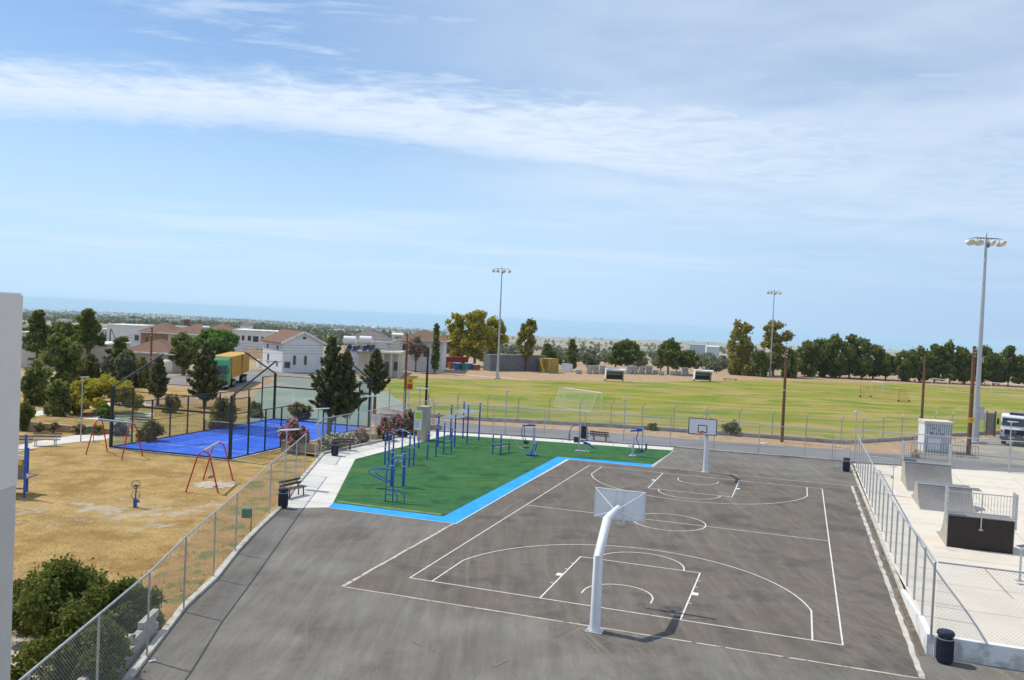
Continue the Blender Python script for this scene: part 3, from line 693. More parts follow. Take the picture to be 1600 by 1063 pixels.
kerb_run('low_wall', [C(9.93, 6.8), C(9.95, 4.6), C(9.98, 2.6), C(10.0, .33)], .18, .6, 'whitewall', -.2, 'whitewashed curved low wall at the skate park corner below the wire fence', 'wall', hs=[.16, .40, .58, .64])
kerb_run('low_wall', [C(10.1, .33), C(14, .30), C(19, .28), C(30, .25)], .20, .64, 'whitewall', -.2, 'white plastered low wall behind the dark bin, carrying the near skate park fence', 'wall')

# road, verge, lots behind the yard
sheet('dry_verge', [G(x, y, -.24) for x, y in ((560, 672), (670, 676), (760, 679.5), (1053, 700.5), (1331, 724), (1600, 744), (1900, 766), (1900, 690), (1600, 678), (1540, 680), (1460, 685), (1400, 690), (1318, 694.5), (1160, 682.5), (960, 668.5), (740, 657), (640, 650.5), (585, 640))], -.24, 'verge')
sheet('gravel_lot', [G(x, y, -.225) for x, y in ((1395, 722), (1420, 708), (1500, 690), (1560, 683), (1600, 681), (1900, 694), (1900, 764), (1600, 741), (1480, 731))], -.225, 'gravel')
sheet('road', [G(x, y, -.2) for x, y in ((592, 670), (668, 674.5), (760, 678.5), (1053, 699.5), (1331, 722.5), (1600, 742.5), (1900, 764), (1900, 752), (1600, 728), (1487, 717), (1300, 702), (1120, 689.5), (960, 677), (760, 664), (668, 656), (600, 645), (575, 650))], -.2, 'road')
sheet('pale_sports_court', [G(x, y, -.29) for x, y in ((385, 668), (392, 630), (408, 606), (438, 590), (500, 588), (566, 590), (612, 618), (646, 640), (640, 660), (585, 668), (480, 668))], -.29, 'pale_court')
sheet('village_road', [G(x, y, -.285) for x, y in ((150, 606), (262, 600), (310, 604), (345, 612), (400, 600), (420, 590), (440, 586), (400, 581), (300, 586), (190, 590), (120, 597))], -.285, 'truckroad')
sheet('village_road_far', [G(x, y, -1.62) for x, y in ((385, 586), (440, 590), (500, 586), (560, 586), (600, 583), (470, 571), (430, 577), (392, 578))], -1.60, 'truckroad')
sheet('park_path', [G(x, y, -.292) for x, y in ((20, 708), (70, 697), (125, 690), (165, 687), (180, 679), (120, 680), (55, 690), (20, 698))], -.29, 'path')
sheet('park_path', [G(x, y, -.292) for x, y in ((50, 652), (95, 643), (160, 635), (240, 634), (240, 629), (150, 630), (80, 638), (40, 646), (55, 660), (160, 656), (240, 650), (240, 645), (150, 651), (70, 655))], -.29, 'path')
WALLPX = ((600, 641), (640, 650), (740, 657), (960, 668), (1160, 682), (1318, 694), (1400, 689), (1460, 684), (1540, 679), (1600, 677), (1800, 684))
WL = [G(x, y, -.24) for x, y in WALLPX]
kerb_run('field_wall', WL, .22, .10, 'block', -1.7, 'long low grey block wall between the road and the football field', 'wall')
FP = [G(x, y, -1.5) for x, y in ((1950, 700), (1950, 640), (1600, 609), (1421, 600), (1195, 594), (1000, 597), (780, 593), (640, 591), (603, 595), (590, 620))]
sheet('football_field', [(p.x, p.y) for p in WL]+[(p.x, p.y) for p in FP], -1.5, 'field')
mb = MB(); ribbon(mb, [G(x, y, -1.6) for x, y in ((600, 576), (700, 584), (780, 590.5), (852, 596))], .9, -1.58); struct('field_side_path', mb, 'path')
sheet('dry_field_margin', [G(x, y, -1.6) for x, y in ((598, 596), (780, 594), (1000, 598), (1195, 595), (1421, 601), (1700, 615), (1700, 600), (1421, 588), (1195, 582), (1000, 584), (780, 578), (600, 572))], -1.60, 'verge')
sheet('sandy_strip', [G(x, y, -.29) for x, y in ((215, 622), (300, 618), (398, 600), (423, 588), (438, 590), (408, 607), (392, 628), (300, 632), (230, 632))], -.282, 'verge')

# ------------------------------------------------------------------ near building
Y0 = 16.0
c_ = at(36, 462, Y0)
bx, bt = c_.x, c_.z
b = thing('building', 'pale grey rendered building corner standing close beside the playground', 'building', (bx-4, Y0-4, -.35))
hw = bt+.35
mb = MB(); mb.box((0.003, 0, (hw+6.55)/2), (8, 8, hw-6.55)); part('upper_wall', mb, 'buildlight', b)
mb = MB(); mb.box((0, 0, 3.27), (7.97, 7.97, 6.54)); part('lower_wall', mb, 'builddark', b)  # lower part of the wall in a darker tone
mb = MB(); mb.box((0, 0, hw+.02), (7.96, 7.96, .04)); part('roof', mb, 'buildlight', b)

# ------------------------------------------------------------------ basketball hoops
def hoop(label, loc, rz):
    t = thing('basketball_hoop', label, 'basketball hoop', loc, rz, 'basketball hoops of the court')
    mb = MB(); mb.path([(0, 0, 0), (0, 0, 2.38), (0, 1.1, 3.33), (0, 1.75, 3.36), (0, 2.85, 3.36)], [.17, .15, .145, .12, .10], n=20)
    part('pole', mb, 'white', t, True)
    mb = MB(); mb.box((0, 0, .012), (.55, .55, .024))
    for a in (-.2, .2):
        for c in (-.2, .2): mb.tube((a, c, .02), (a, c, .06), .018)
    part('base_plate', mb, 'galv', t)
    BY = 3.10
    bd = MB(); bd.box((0, BY, 3.425), (1.80, .03, 1.05)); bo = part('backboard', bd, 'boardback', t)
    f = MB()
    for z in (2.915, 3.935): f.box((0, BY-.035, z), (1.8, .03, .03))
    for x in (-.885, .885): f.box((x, BY-.035, 3.425), (.03, .03, 1.0))
    for x in (-.14, .14): f.box((x, BY-.04, 3.425), (.04, .045, 1.0))
    part('frame', f, 'white', bo)
    k = MB()
    for z in (2.92, 3.93): k.box((0, BY+.018, z), (1.8, .006, .05))
    for x in (-.875, .875): k.box((x, BY+.018, 3.425), (.05, .006, .96))
    for z in (3.07, 3.50): k.box((0, BY+.018, z), (.59, .006, .05))
    for x in (-.27, .27): k.box((x, BY+.018, 3.285), (.05, .006, .38))
    part('board_marking', k, 'black', bo)
    r = MB()
    for x in (-.86, .86):
        r.tube((x, BY-.05, 3.92), (x*.06, 2.45, 3.38), .016); r.tube((x, BY-.05, 2.93), (x*.06, 2.55, 3.32), .016)
    part('brace', r, 'white', t)
    g = MB(); g.path([(.225*math.cos(a), BY+.39+.225*math.sin(a), 3.05) for a in np.linspace(0, 2*math.pi, 25)[:-1]], .012, closed=True)
    g.box((0, BY+.09, 3.05), (.14, .16, .02)); g.box((0, BY+.02, 3.08), (.18, .01, .14))
    part('rim', g, 'orange', t, True)
    n = MB()
    for i in range(12):
        a = i*math.pi/6; b2 = a+math.pi/12; c2 = a+math.pi/6
        P = lambda an, r_, z: (r_*math.cos(an), BY+.39+r_*math.sin(an), z)
        n.path([P(a, .22, 3.05), P(b2, .17, 2.9), P(a, .13, 2.75), P(b2, .11, 2.62)], .005, 4); n.path([P(c2, .22, 3.05), P(b2, .17, 2.9), P(c2, .13, 2.75), P(b2, .11, 2.62)], .005, 4)
    part('net', n, 'net', t)
    return t
h1 = hoop('large white basketball hoop with bent pole seen from behind, near end of court', C(.05, -2.2), TH)
h2 = dup(h1, C(.09, 30.0), TH+math.pi, 'smaller-looking white basketball hoop facing the camera beside the road fence')

# ------------------------------------------------------------------ fences
def fence(name, label, pts, z0s, ztops, posts, r=.03, mesh='chain', rail=True, midwire=True, postmat='galv', railr=.028):
    """pts: polyline of world XY, z0s/ztops foot and top heights there; posts: (index, fraction) or spacing"""
    O = Vector((pts[0].x, pts[0].y, z0s[0])); t = thing(name, label, 'fence', O)
    V = [Vector((p.x, p.y, z)) for p, z in zip(pts, z0s)]; Tt = [Vector((p.x, p.y, z)) for p, z in zip(pts, ztops)]
    if rail:
        mb = MB(); mb.path([p for p in Tt], railr, 8); part('top_rail', mb.rel(O), 'galv', t, True)
    mb = MB()
    for i in range(len(V)-1):
        a, b = V[i], V[i+1]; mb.panel(a+Vector((0, 0, .03)), b+Vector((0, 0, .03)), Tt[i].z-a.z-.05, Tt[i+1].z-b.z-.05)
    part('wire_mesh', mb.rel(O), mesh, t)
    mb0 = None
    for q in posts:
        mb = MB(); a, b = q; mb.tube(a, b, r, n=8); mb.tube(b, b+Vector((0, 0, .02)), r*1.25, r*.8, n=8)
        part('post', mb.rel(O), postmat, t, True)
    return t
# left fence of the yard, between lawn and asphalt
lt = [(35, 1064), (155, 960), (234, 894), (291, 838), (337, 799.5), (371, 770), (424, 723.5), (464, 690), (478.5, 677.5)]
TP = [G(x, y, 2.42) for x, y in lt]
d0 = (TP[1]-TP[2]); first = TP[1]+(TP[1]-TP[2])
TP[0] = first; pre = first+(TP[1]-TP[2])
TP = [pre]+TP
BP = [Vector((p.x, p.y, 0)) for p in TP]
fence('chain_link_fence', 'long grey chain-link fence on the kerb between dry lawn and asphalt', BP, [.06]*len(BP), [2.42]*len(BP), [(Vector((p.x, p.y, 0)), Vector((p.x, p.y, 2.40))) for p in TP])
lt = [(494, 663.5), (503.5, 654.5), (546, 647), (588, 640), (597, 637.5), (640, 631), (677.5, 624.5)]
TP = [G(x, y, 2.45) for x, y in lt]
BP = [Vector((p.x, p.y, 0)) for p in TP]
fence('chain_link_fence', 'chain-link fence behind the flower bed beside the pale path', BP, [.1]*len(BP), [2.45]*len(BP), [(Vector((p.x, p.y, -.1)), Vector((p.x, p.y, 2.43))) for p in TP])
# road-side fence
px = [(677.5, 656+16), (770, 678), (850, 684), (913, 688.5), (1046.6, 697.5), (1115, 702.5), (1185, 708.5)]
BP = [G(x, y, 0)+Vector((0, 0, 0)) for x, y in px]
fence('chain_link_fence', 'road-side chain-link fence behind the gym machines and far hoop', BP, [.1]*len(BP), [2.35]*len(BP), [(p, Vector((p.x, p.y, 2.34))) for p in BP], mesh='chainfar', r=.035, railr=.038)
px = [(1185, 709), (1257, 715), (1300, 719.5)]
BP = [G(x, y, 0) for x, y in px]
fence('chain_link_fence', 'short road-side chain-link fence between far hoop and open gate', BP, [.1]*3, [2.3]*3, [(p, Vector((p.x, p.y, 2.28))) for p in BP], mesh='chainfar')
px = [(1335, 722), (1427, 729), (1490, 734), (1578, 741), (1680, 750), (1800, 760)]
BP = [G(x, y, 0) for x, y in px]
fence('chain_link_fence', 'road-side chain-link fence behind the skate park in front of the electrical cabin', BP, [.1]*6, [2.45]*6, [(p, Vector((p.x, p.y, 2.43))) for p in BP], mesh='chainfar', railr=.038)
# skate park side fence
vv = list(np.linspace(.33, 37.5, 19)); 
BP = [C(10.02, v) for v in vv]
fence('chain_link_fence', 'tall galvanised fence of many posts between basketball court and skate park', BP, [ZS(v)+.02 for v in vv], [ZS(v)+2.3 for v in vv], [(Vector((p.x, p.y, ZS(v)-.1)), Vector((p.x, p.y, ZS(v)+2.3))) for p, v in zip(BP, vv)], r=.04, railr=.035)
BP = [C(10.1, .33), C(12.6, .31), C(15.2, .3), C(18, .29), C(21, .28), C(24, .27), C(27, .26), C(29.8, .25)]
fence('chain_link_fence', 'near skate park fence of diamond wire above the white wall', BP, [.66]*8, [2.9]*8, [(Vector((p.x, p.y, .5)), Vector((p.x, p.y, 2.9))) for p in BP[1:]], r=.035)
# gates
def gate(label, O, ang, w, h, mid=.55):
    t = thing('mesh_gate', label, 'gate', O, ang)
    mb = MB()
    for a, b in (((0, 0, .05), (0, 0, h)), ((w, 0, .05), (w, 0, h)), ((0, 0, .05), (w, 0, .05)), ((0, 0, h), (w, 0, h)), ((0, 0, h*mid), (w, 0, h*mid))): mb.tube(a, b, .022)
    part('gate_frame', mb, 'galv', t, True)
    mb = MB(); mb.panel((0, .0, .06), (w, 0, .06), h-.08); part('wire_mesh', mb, 'chain', t)
    mb = MB(); mb.box((w-.08, 0, h*mid-.1), (.12, .05, .14)); part('latch', mb, 'galv', t)
    return t
g0 = G(1303, 732); g1 = G(1328, 729)
gate('open mesh gate at the far end of the court beside a dark bin', g0, math.atan2(g1.y-g0.y, g1.x-g0.x), (g1-g0).length, 2.35)
pg = C(10.25, 27.9, .13)
gate('open mesh gate swung into the skate park in front of the ramps', pg, TH-.45, 1.35, 2.2)

# football field fence: concrete posts with bent tops
O = WL[0]; t = thing('field_fence', 'wire fence of bent-topped posts along the football field wall', 'fence', O, 0)
segL = [0]
for i in range(len(WL)-1): segL.append(segL[-1]+(WL[i+1]-WL[i]).length)
def along(s):
    for i in range(len(WL)-1):
        if s <= segL[i+1]:
            f = (s-segL[i])/(segL[i+1]-segL[i]); p = WL[i].lerp(WL[i+1], f); d = (WL[i+1]-WL[i]).normalized(); return p, d
    return WL[-1], (WL[-1]-WL[-2]).normalized()
pm = MB(); pm.box((0, 0, 1.05), (.085, .085, 2.1)); pm.bar((0, 0, 2.08), (.26, -.10, 2.42), .06, .06)
pmesh = pm.mesh('post', M['concrete'])
s = 1.
while s < segL[-1]-1:
    p, d = along(s); q = link('post', pmesh, t); q.location = (p.x-O.x, p.y-O.y, .05-O.z-.1); q.rotation_euler = (0, 0, math.atan2(d.y, d.x)+(0 if p.x < 30 else .4)); s += 3.0
mb = MB()
for i in range(len(WL)-1): mb.panel(Vector((WL[i].x, WL[i].y, .10)), Vector((WL[i+1].x, WL[i+1].y, .10)), 2.0)
part('wire_mesh', mb.rel(O), 'chainfar', t)
mb = MB()
for zz in (.12, 1.05, 2.05): mb.path([Vector((p.x, p.y, zz)) for p in WL], .008, 4)
part('line_wire', mb.rel(O), 'galv', t)
mb = MB()
for s in (34, 61, 79, 96):
    p, d = along(s); mb.bar((p.x, p.y, 1.7), (p.x+d.x*1.7, p.y+d.y*1.7, .1), .07, .07); mb.bar((p.x, p.y, 1.7), (p.x-d.x*1.7, p.y-d.y*1.7, .1), .07, .07)
part('brace', mb.rel(O), 'concrete', t)

# breeze-block wall beside the lower end of the left fence
t = thing('block_wall', 'stepped grey breeze-block wall under the left fence by the shrubs', 'wall', G(258, 985))
O = t.location.copy(); a = G(254, 990); dirw = (G(130, 1120)-a).normalized(); nw = Vector((-dirw.y, dirw.x, 0))
if nw.x > 0: nw = -nw
a = a+nw*.28
bm_ = MB(); bm_.box((0, 0, .095), (.39, .18, .185)); bmesh_ = bm_.mesh('block', M['block'])
rng = random.Random(3)
for row in range(5):
    for k in range(18):
        if row == 4 and k in (3, 4, 9, 10, 15): continue
        if row == 3 and k in (4,): continue
        p = a+dirw*(.4*k+(.2 if row % 2 else 0)); q = link('block', bmesh_, t)
        q.location = (p.x-O.x+rng.uniform(-.006, .006), p.y-O.y, -.35+.195*row+.05); q.rotation_euler = (0, 0, math.atan2(dirw.y, dirw.x)+rng.uniform(-.02, .02))
# litter on the asphalt
p = G(238, 1034)
mb = MB(); mb.add([(-.11, -.05, .01), (.02, -.06, .04), (.10, .02, .015), (.03, .07, .05), (-.08, .05, .02)], [(0, 1, 3, 4), (1, 2, 3)])
o = part('crumpled_paper', mb, 'white'); o.location = p; tag(o, 'crumpled white paper lying in shrub shadow on the asphalt', 'litter')
# ------------------------------------------------------------------ bins
def bin_(label, loc):
    t = thing('litter_bin', label, 'litter bin', loc, 0, 'dark cylindrical litter bins')
    mb = MB(); mb.lathe([(.0, .02), (.20, .02), (.22, .06), (.23, .10), (.23, .72), (.21, .74), (0, .74)], n=24); part('body', mb, 'navy', t, True)
    mb = MB()
    for k in range(20):
        a = k*math.pi/10; mb.box((.236*math.cos(a), .236*math.sin(a), .40), (.012, .03, .60), rz=a)
    part('rib', mb, 'navy', t)
    mb = MB()
    for k in range(4):
        a = k*math.pi/2+.4; mb.box((.19*math.cos(a), .19*math.sin(a), .80), (.03, .09, .14), rz=a)
    part('lid_support', mb, 'navy', t)
    mb = MB(); mb.lathe([(.24, .84), (.25, .86), (.25, .92), (.22, .965), (.12, .99), (0, .995)], n=24); mb.lathe([(.24, .84), (0, .84)], n=24); part('lid', mb, 'navy', t, True)
    mb = MB(); mb.lathe([(.236, .735), (.242, .735), (.242, .76), (.236, .76)], n=24); part('band', mb, 'galv', t, True)
    return t
b0 = bin_('dark navy litter bin by the white wall corner below the skate park', C(10.35, -.12, 0))
for x, y, l in ((1322, 737, 'dark litter bin beside the open gate at the far end of the court'), (442, 793.5, 'dark litter bin at the kerb beside the bench where path meets asphalt'), (523, 712, 'dark litter bin at the bend of the pale path by white flowers'), (632, 683, 'dark litter bin near the info board and red flowers')):
    z = 0 if x > 1000 or x < 450 else .01
    dup(b0, G(x, y, z), label=l)

# ------------------------------------------------------------------ benches
def bench(label, loc, rz, wood='wood', L=1.6):
    t = thing('park_bench', label, 'bench', loc, rz, 'wooden slatted benches')
    for i in range(3):
        mb = MB(); mb.box((0, -.16+i*.15, .45), (L, .125, .035)); part('seat_slat', mb, wood, t)
    for z, y in ((.62, .27), (.80, .32)):
        mb = MB(); mb.box((0, y, z), (L, .03, .12)); part('back_slat', mb, wood, t)
    for x in (-L/2+.28, L/2-.28):
        mb = MB(); mb.bar((x, -.20, 0), (x, -.16, .43), .05, .05); mb.bar((x, .16, 0), (x, .14, .43), .05, .05); mb.box((x, -.01, .41), (.05, .42, .04)); mb.bar((x, .16, .40), (x, .35, .88), .05, .035)
        part('leg', mb, 'galv' if wood == 'greywood' else 'wood', t)
    return t
bn = bench('brown bench beside the litter bin where the path meets the asphalt', G(459, 776, .01), math.radians(62))
dup(bn, G(535, 703.5, .01), math.radians(200), 'brown bench under the white flowering shrubs at the path bend')
dup(bn, G(937, 690, .01), math.pi-.35, 'brown bench facing the road between two blue gym machines')
bn2 = bench('grey slatted bench on the dry lawn edge by the pale park path', G(71, 697, -.29), math.radians(10), 'greywood', 1.8)
dup(bn2, G(26, 702, -.29), math.radians(10), 'grey bench partly hidden behind the building corner')
dup(bn2, G(214, 668, -.29), math.radians(-10), 'grey bench in the park seen through the padel court glass')

# ------------------------------------------------------------------ solar street lamps
def solar(label, x, yb, yt, z=0., ang=0., w=1.3, tilt=.12):
    h = HG(x, yb, yt, z)
    t = thing('solar_lamp', label, 'street lamp', G(x, yb, z), ang, 'slim solar lamps around the playground')
    mb = MB(); mb.tube((0, 0, 0), (0, 0, h), .045, .038, 10); part('pole', mb, 'galv', t, True)
    mb = MB(); mb.box((0, 0, .01), (.28, .28, .02)); part('base_plate', mb, 'galv', t)
    R = Matrix.Rotation(-tilt, 3, 'Y')
    mb = MB(); mb.box((.12, 0, h+.05), (w, .38, .05), M3=R); p = part('lamp_panel', mb, 'white', t)
    mb = MB(); mb.box((.12, 0, h+.079), (w*.92, .34, .008), M3=R); part('solar_cell', mb, 'solar' if w < .8 else 'lampglass', p)
    mb = MB(); mb.box((0, 0, h-.02), (.14, .12, .10)); part('bracket', mb, 'galv', t)
    return t
solar('solar lamp with tilted white panel rising beside the left fence near the bench', 445, 760, 673, 0, math.radians(-15), 1.25)
solar('solar lamp with white panel in front of the big dark conifer', 495.5, 703, 640, 0, math.radians(-15), 1.25)
solar('taller solar lamp with white panel at the flower bed by the path', 578, 696, 620, 0, math.radians(-15), 1.35)
solar('solar lamp beside the dark utility pole behind the pillar', 654, 670, 608, -.2, math.radians(-15), 1.1, .02)
solar('solar lamp on the road fence behind the three-post gym bench', 789, 679, 612, 0, 0, .5, .0)
solar('solar lamp on the road fence behind the far gym machine and wooden bench', 974, 691, 625, 0, 0, .5, .0)
solar('solar lamp at the open gate near the far dark bin', 1334, 726, 644, 0, 0, .5, .0)
solar('solar lamp in front of the parked white truck', 1575.5, 741, 660, 0, 0, .6, .0)
solar('solar lamp standing on dry lawn near the small green box in the park', 126, 691, 590, -.3, 0, .5, .1)
t = solar('solar lamp with dark panel standing behind the near skate park fence', 1593, 908, 856, .3, 0, .6, .15)

# ------------------------------------------------------------------ outdoor gym
ZT = .024
def rod(px, yb, yt): return G(px, yb, ZT), HG(px, yb, yt, ZT)
def post_part(t, O, px, yb, yt, r=.055, name='post'):
    p, h = rod(px, yb, yt); q = p-O
    mb = MB(); mb.tube((q.x, q.y, 0), (q.x, q.y, h), r, n=12); mb.tube((q.x, q.y, h), (q.x, q.y, h+.012), r*1.05, r*.7, 12)
    po = part(name, mb, 'gymblue', t, True)
    for z1, z2 in ((h-.20, h-.13), (.55*h, .55*h+.05)):
        mb = MB(); mb.tube((q.x, q.y, z1), (q.x, q.y, z2), r*1.25, n=12); part('clamp', mb, 'gymlight', po, True)
    return q, h
def cross(t, a, b, r=.02, m='gymlight', name='bar'):
    mb = MB(); mb.tube(a, b, r, n=8); return part(name, mb, m, t, True)
# pull-up frames
O = G(601, 726, ZT); t = thing('pull_up_frame', 'blue cluster of pull-up posts with silver bars near the path', 'exercise frame', O)
P = [post_part(t, O, *a) for a in ((601, 726, 677), (607, 722, 675), (614, 718, 672), (628, 708, 670), (639, 730, 676), (646, 727.5, 678))]
def PZ(q, z): return (q[0].x, q[0].y, min(z, q[1]-.05))
cross(t, PZ(P[2], 3), PZ(P[3], 3)); cross(t, PZ(P[3], 2.0), PZ(P[4], 2.6)); cross(t, PZ(P[0], 1.35), PZ(P[2], 1.35)); cross(t, PZ(P[2], 1.35), PZ(P[5], 1.35)); cross(t, PZ(P[4], 1.3), PZ(P[5], 1.3)); cross(t, PZ(P[0], 1.3), PZ(P[1], 1.3))
O = G(611, 760, ZT); t = thing('twin_post_frame', 'pair of thick blue posts joined by a high silver bar', 'exercise frame', O)
Q = [post_part(t, O, 611.5, 760, 702, .085), post_part(t, O, 630, 760, 704, .085)]
cross(t, PZ(Q[0], 1.75), PZ(Q[1], 1.75), .022); cross(t, PZ(Q[0], 1.45), PZ(Q[1], 1.45), .022)
O = G(668, 718, ZT); t = thing('parallel_bars', 'blue row of medium posts for bars between the two pull-up groups', 'exercise frame', O)
R_ = [post_part(t, O, *a) for a in ((654, 701, 684), (667.6, 718, 674), (681, 714, 664), (693, 709, 661), (705, 705.5, 670))]
cross(t, PZ(R_[2], 3), PZ(R_[3], 3)); cross(t, PZ(R_[3], .8), PZ(R_[4], .8))
O = G(703, 698, ZT); t = thing('monkey_bars', 'tall blue monkey bars with two silver ladders near the road corner', 'climbing frame', O)
S_ = {k: post_part(t, O, *a, r=.06) for k, a in dict(a=(684, 698, 646), b=(710, 699, 649), c=(703.5, 691, 633), d=(729.6, 693, 634), e=(723, 685, 627.6), f=(748, 688, 630)).items()}
def ladder(k1, k2, k3, k4, z):
    """rails k1-k3 and k2-k4, rungs between"""
    a, b, c, d = [Vector(PZ(S_[k], z)) for k in (k1, k2, k3, k4)]
    mb = MB(); mb.tube(a, c, .025); mb.tube(b, d, .025); mb.tube(a, b, .025); mb.tube(c, d, .025); part('ladder_rail', mb, 'gymlight', t, True)
    for i in range(1, 9):
        f = i/9; cross(t, a.lerp(c, f), b.lerp(d, f), .017, name='rung')
ladder('a', 'b', 'c', 'd', 2.15); ladder('c', 'd', 'e', 'f', 2.35)
for k in 'abcdef':
    q = S_[k]
cross(t, PZ(S_['e'], 1.0), PZ(S_['f'], 1.0)); 
# curved dip and sit-up bars
O = G(602, 783, ZT); t = thing('dip_station', 'blue curved-tube dip station on the near corner of the green turf', 'exercise machine', O, math.radians(-18))
mb = MB()
for x in (0, .42):
    mb.path([(x, 0, 0), (x, 0, 1.2), (x+.02, .05, 1.75), (x+.10, .12, 2.1), (x+.3, .25, 2.28), (x+.75, .45, 2.3)], .032, 10)
part('upright', mb, 'gymblue', t, True)
for x in (0, .42):
    mb = MB(); mb.path([(x, 0, 1.0), (x-.35, -.25, 1.22), (x-.72, -.5, 1.45), (x-.78, -.55, 1.58), (x-.68, -.5, 1.68), (x-.3, -.25, 1.70), (x, 0, 1.68)], .028, 8); part('handle', mb, 'gymblue', t, True)
    mb = MB(); mb.path([(x, .0, .62), (x+.35, -.05, .60), (x+.62, -.1, .52), (x+.72, -.12, .38), (x+.72, -.12, 0)], .028, 8); part('leg_tube', mb, 'gymblue', t, True)
mb = MB()
for z in (.35, .6, 1.0, 1.68): mb.tube((0, 0, z), (.42, 0, z), .024)
part('crossbar', mb, 'gymblue', t, True)
mb = MB(); mb.box((-.28, 0, .63), (.34, .28, .05)); part('seat', mb, 'seat', t)
# bench of three posts
O = G(770, 710, ZT); t = thing('sit_up_bench', 'low bench board slung between three blue posts', 'exercise bench', O)
U = [post_part(t, O, 769.5, 710, 680, .05), post_part(t, O, 782, 711, 681, .06), post_part(t, O, 795, 706, 688, .05)]
mb = MB(); a = Vector(PZ(U[0], .62)); b_ = Vector(PZ(U[2], .62)); mb.bar(a, b_, .32, .05); part('seat', mb, 'seat', t)
cross(t, PZ(U[0], .55), PZ(U[1], .55)); cross(t, PZ(U[1], .55), PZ(U[2], .55))
# machines
O = G(830, 712, ZT); t = thing('pull_down_machine', 'blue and silver pull-down gym machine with hanging handles', 'exercise machine', O, TH)
mb = MB(); mb.box((.15, 0, .95), (.16, .14, 1.9+.3)); part('column', mb, 'gymlight', t)
mb = MB(); mb.bar((.2, 0, 2.18), (-.75, 0, 2.12), .10, .10); mb.box((-.05, 0, 2.2), (.5, .2, .1)); part('arm', mb, 'gymblue', t)
for y, x in ((-.22, -.68), (.2, -.62)):
    mb = MB(); mb.path([(x, y*.3, 2.12), (x-.05, y, 1.9), (x-.02, y, 1.4), (x+.12, y*.6, 1.05), (x+.28, 0, .92)], .028, 8); part('handle', mb, 'gymblue', t, True)
mb = MB(); mb.box((-.42, 0, .92), (.28, .3, .22)); mb.box((-.42, 0, .55), (.42, .36, .06)); part('seat', mb, 'seat', t)
mb = MB(); mb.path([(.15, 0, .35), (-.3, 0, .34), (-.9, 0, .50), (-1.15, 0, .78), (-1.2, 0, .98)], .035, 8); mb.path([(-.4, 0, .3), (-.4, 0, .55)], .05, 8); part('seat_support', mb, 'gymlight', t, True)
mb = MB(); mb.path([(.3, -.3, .9), (.2, -.35, .45), (.05, -.3, .12), (-.3, -.1, .05)], .04, 8); mb.path([(.3, .3, .9), (.2, .35, .45), (.05, .3, .12), (-.3, .1, .05)], .04, 8); mb.box((.05, 0, .06), (.7, .5, .1)); part('foot_frame', mb, 'gymblue', t, True)
O = G(904, 705, ZT); t = thing('leg_press_machine', 'blue gym machine with padded black board and curved side frame', 'exercise machine', O, TH)
mb = MB(); mb.tube((0, 0, 0), (.02, 0, 2.05), .07, .06, 12); mb.box((0, 0, .02), (.5, .4, .04)); part('column', mb, 'gymlight', t, True)
mb = MB(); mb.box((-.22, -.05, .85), (.34, .12, .42)); part('seat', mb, 'wood', t)
mb = MB(); mb.box((.34, 0, 1.45), (.42, .10, .95)); part('back_pad', mb, 'seat', t)
mb = MB(); mb.path([(0, 0, 2.02), (-.35, 0, 1.98), (-.65, 0, 1.75), (-.78, 0, 1.35), (-.78, 0, .72)], .035, 8); part('side_frame', mb, 'gymblue', t, True)
for z in (.75, .95, 1.15): cross(t, (-.90, 0, z), (-.62, 0, z), .02, 'gymblue', 'step')
mb = MB(); mb.path([(.1, 0, .75), (.6, 0, .70), (.95, .1, .42), (1.25, .15, .3)], .05, 8); mb.box((.62, 0, .62), (.5, .3, .08)); part('lower_arm', mb, 'gymblue', t, True)
mb = MB(); mb.tube((.55, .05, 0), (.55, .05, .65), .06); mb.box((.55, .05, .02), (.5, .4, .04)); part('support_leg', mb, 'gymlight', t, True)
mb = MB(); mb.path([(.55, 0, .8), (.66, .0, 1.2), (.62, 0, 1.8)], .03, 8)
for z in (.9, 1.15, 1.4): mb.tube((.52, 0, z), (.76, 0, z), .02)
part('grip_frame', mb, 'gymblue', t, True)
O = G(988, 713, ZT); t = thing('chest_press_machine', 'silver and blue gym machine at the far corner of the turf', 'exercise machine', O, TH)
mb = MB(); mb.tube((0, 0, 0), (.04, 0, 1.45), .08, .06, 12); mb.box((0, 0, .03), (.5, .4, .06)); part('column', mb, 'gymlight', t, True)
mb = MB(); mb.tube((.62, .25, 0), (.66, .25, 2.15), .06, .055, 12); part('rear_column', mb, 'gymlight', t, True)
mb = MB(); mb.bar((.66, .25, 1.95), (-.25, .1, 1.85), .09, .12); mb.box((.38, .2, 1.98), (.3, .22, .2)); part('arm', mb, 'gymblue', t)
mb = MB(); mb.path([(.35, .2, 1.9), (.22, .1, 1.3), (.42, .1, .9), (.5, .1, .55)], .035, 8); part('lever', mb, 'gymblue', t, True)
mb = MB(); mb.box((.5, .1, .48), (.5, .4, .07)); mb.box((.98, .1, .75), (.07, .4, .5)); part('seat', mb, 'seat', t)
mb = MB(); mb.path([(0, 0, .35), (.5, .1, .3), (.95, .12, .45)], .04, 8); mb.tube((-.35, -.02, .75), (.1, 0, .72), .03); part('foot_frame', mb, 'gymblue', t, True)

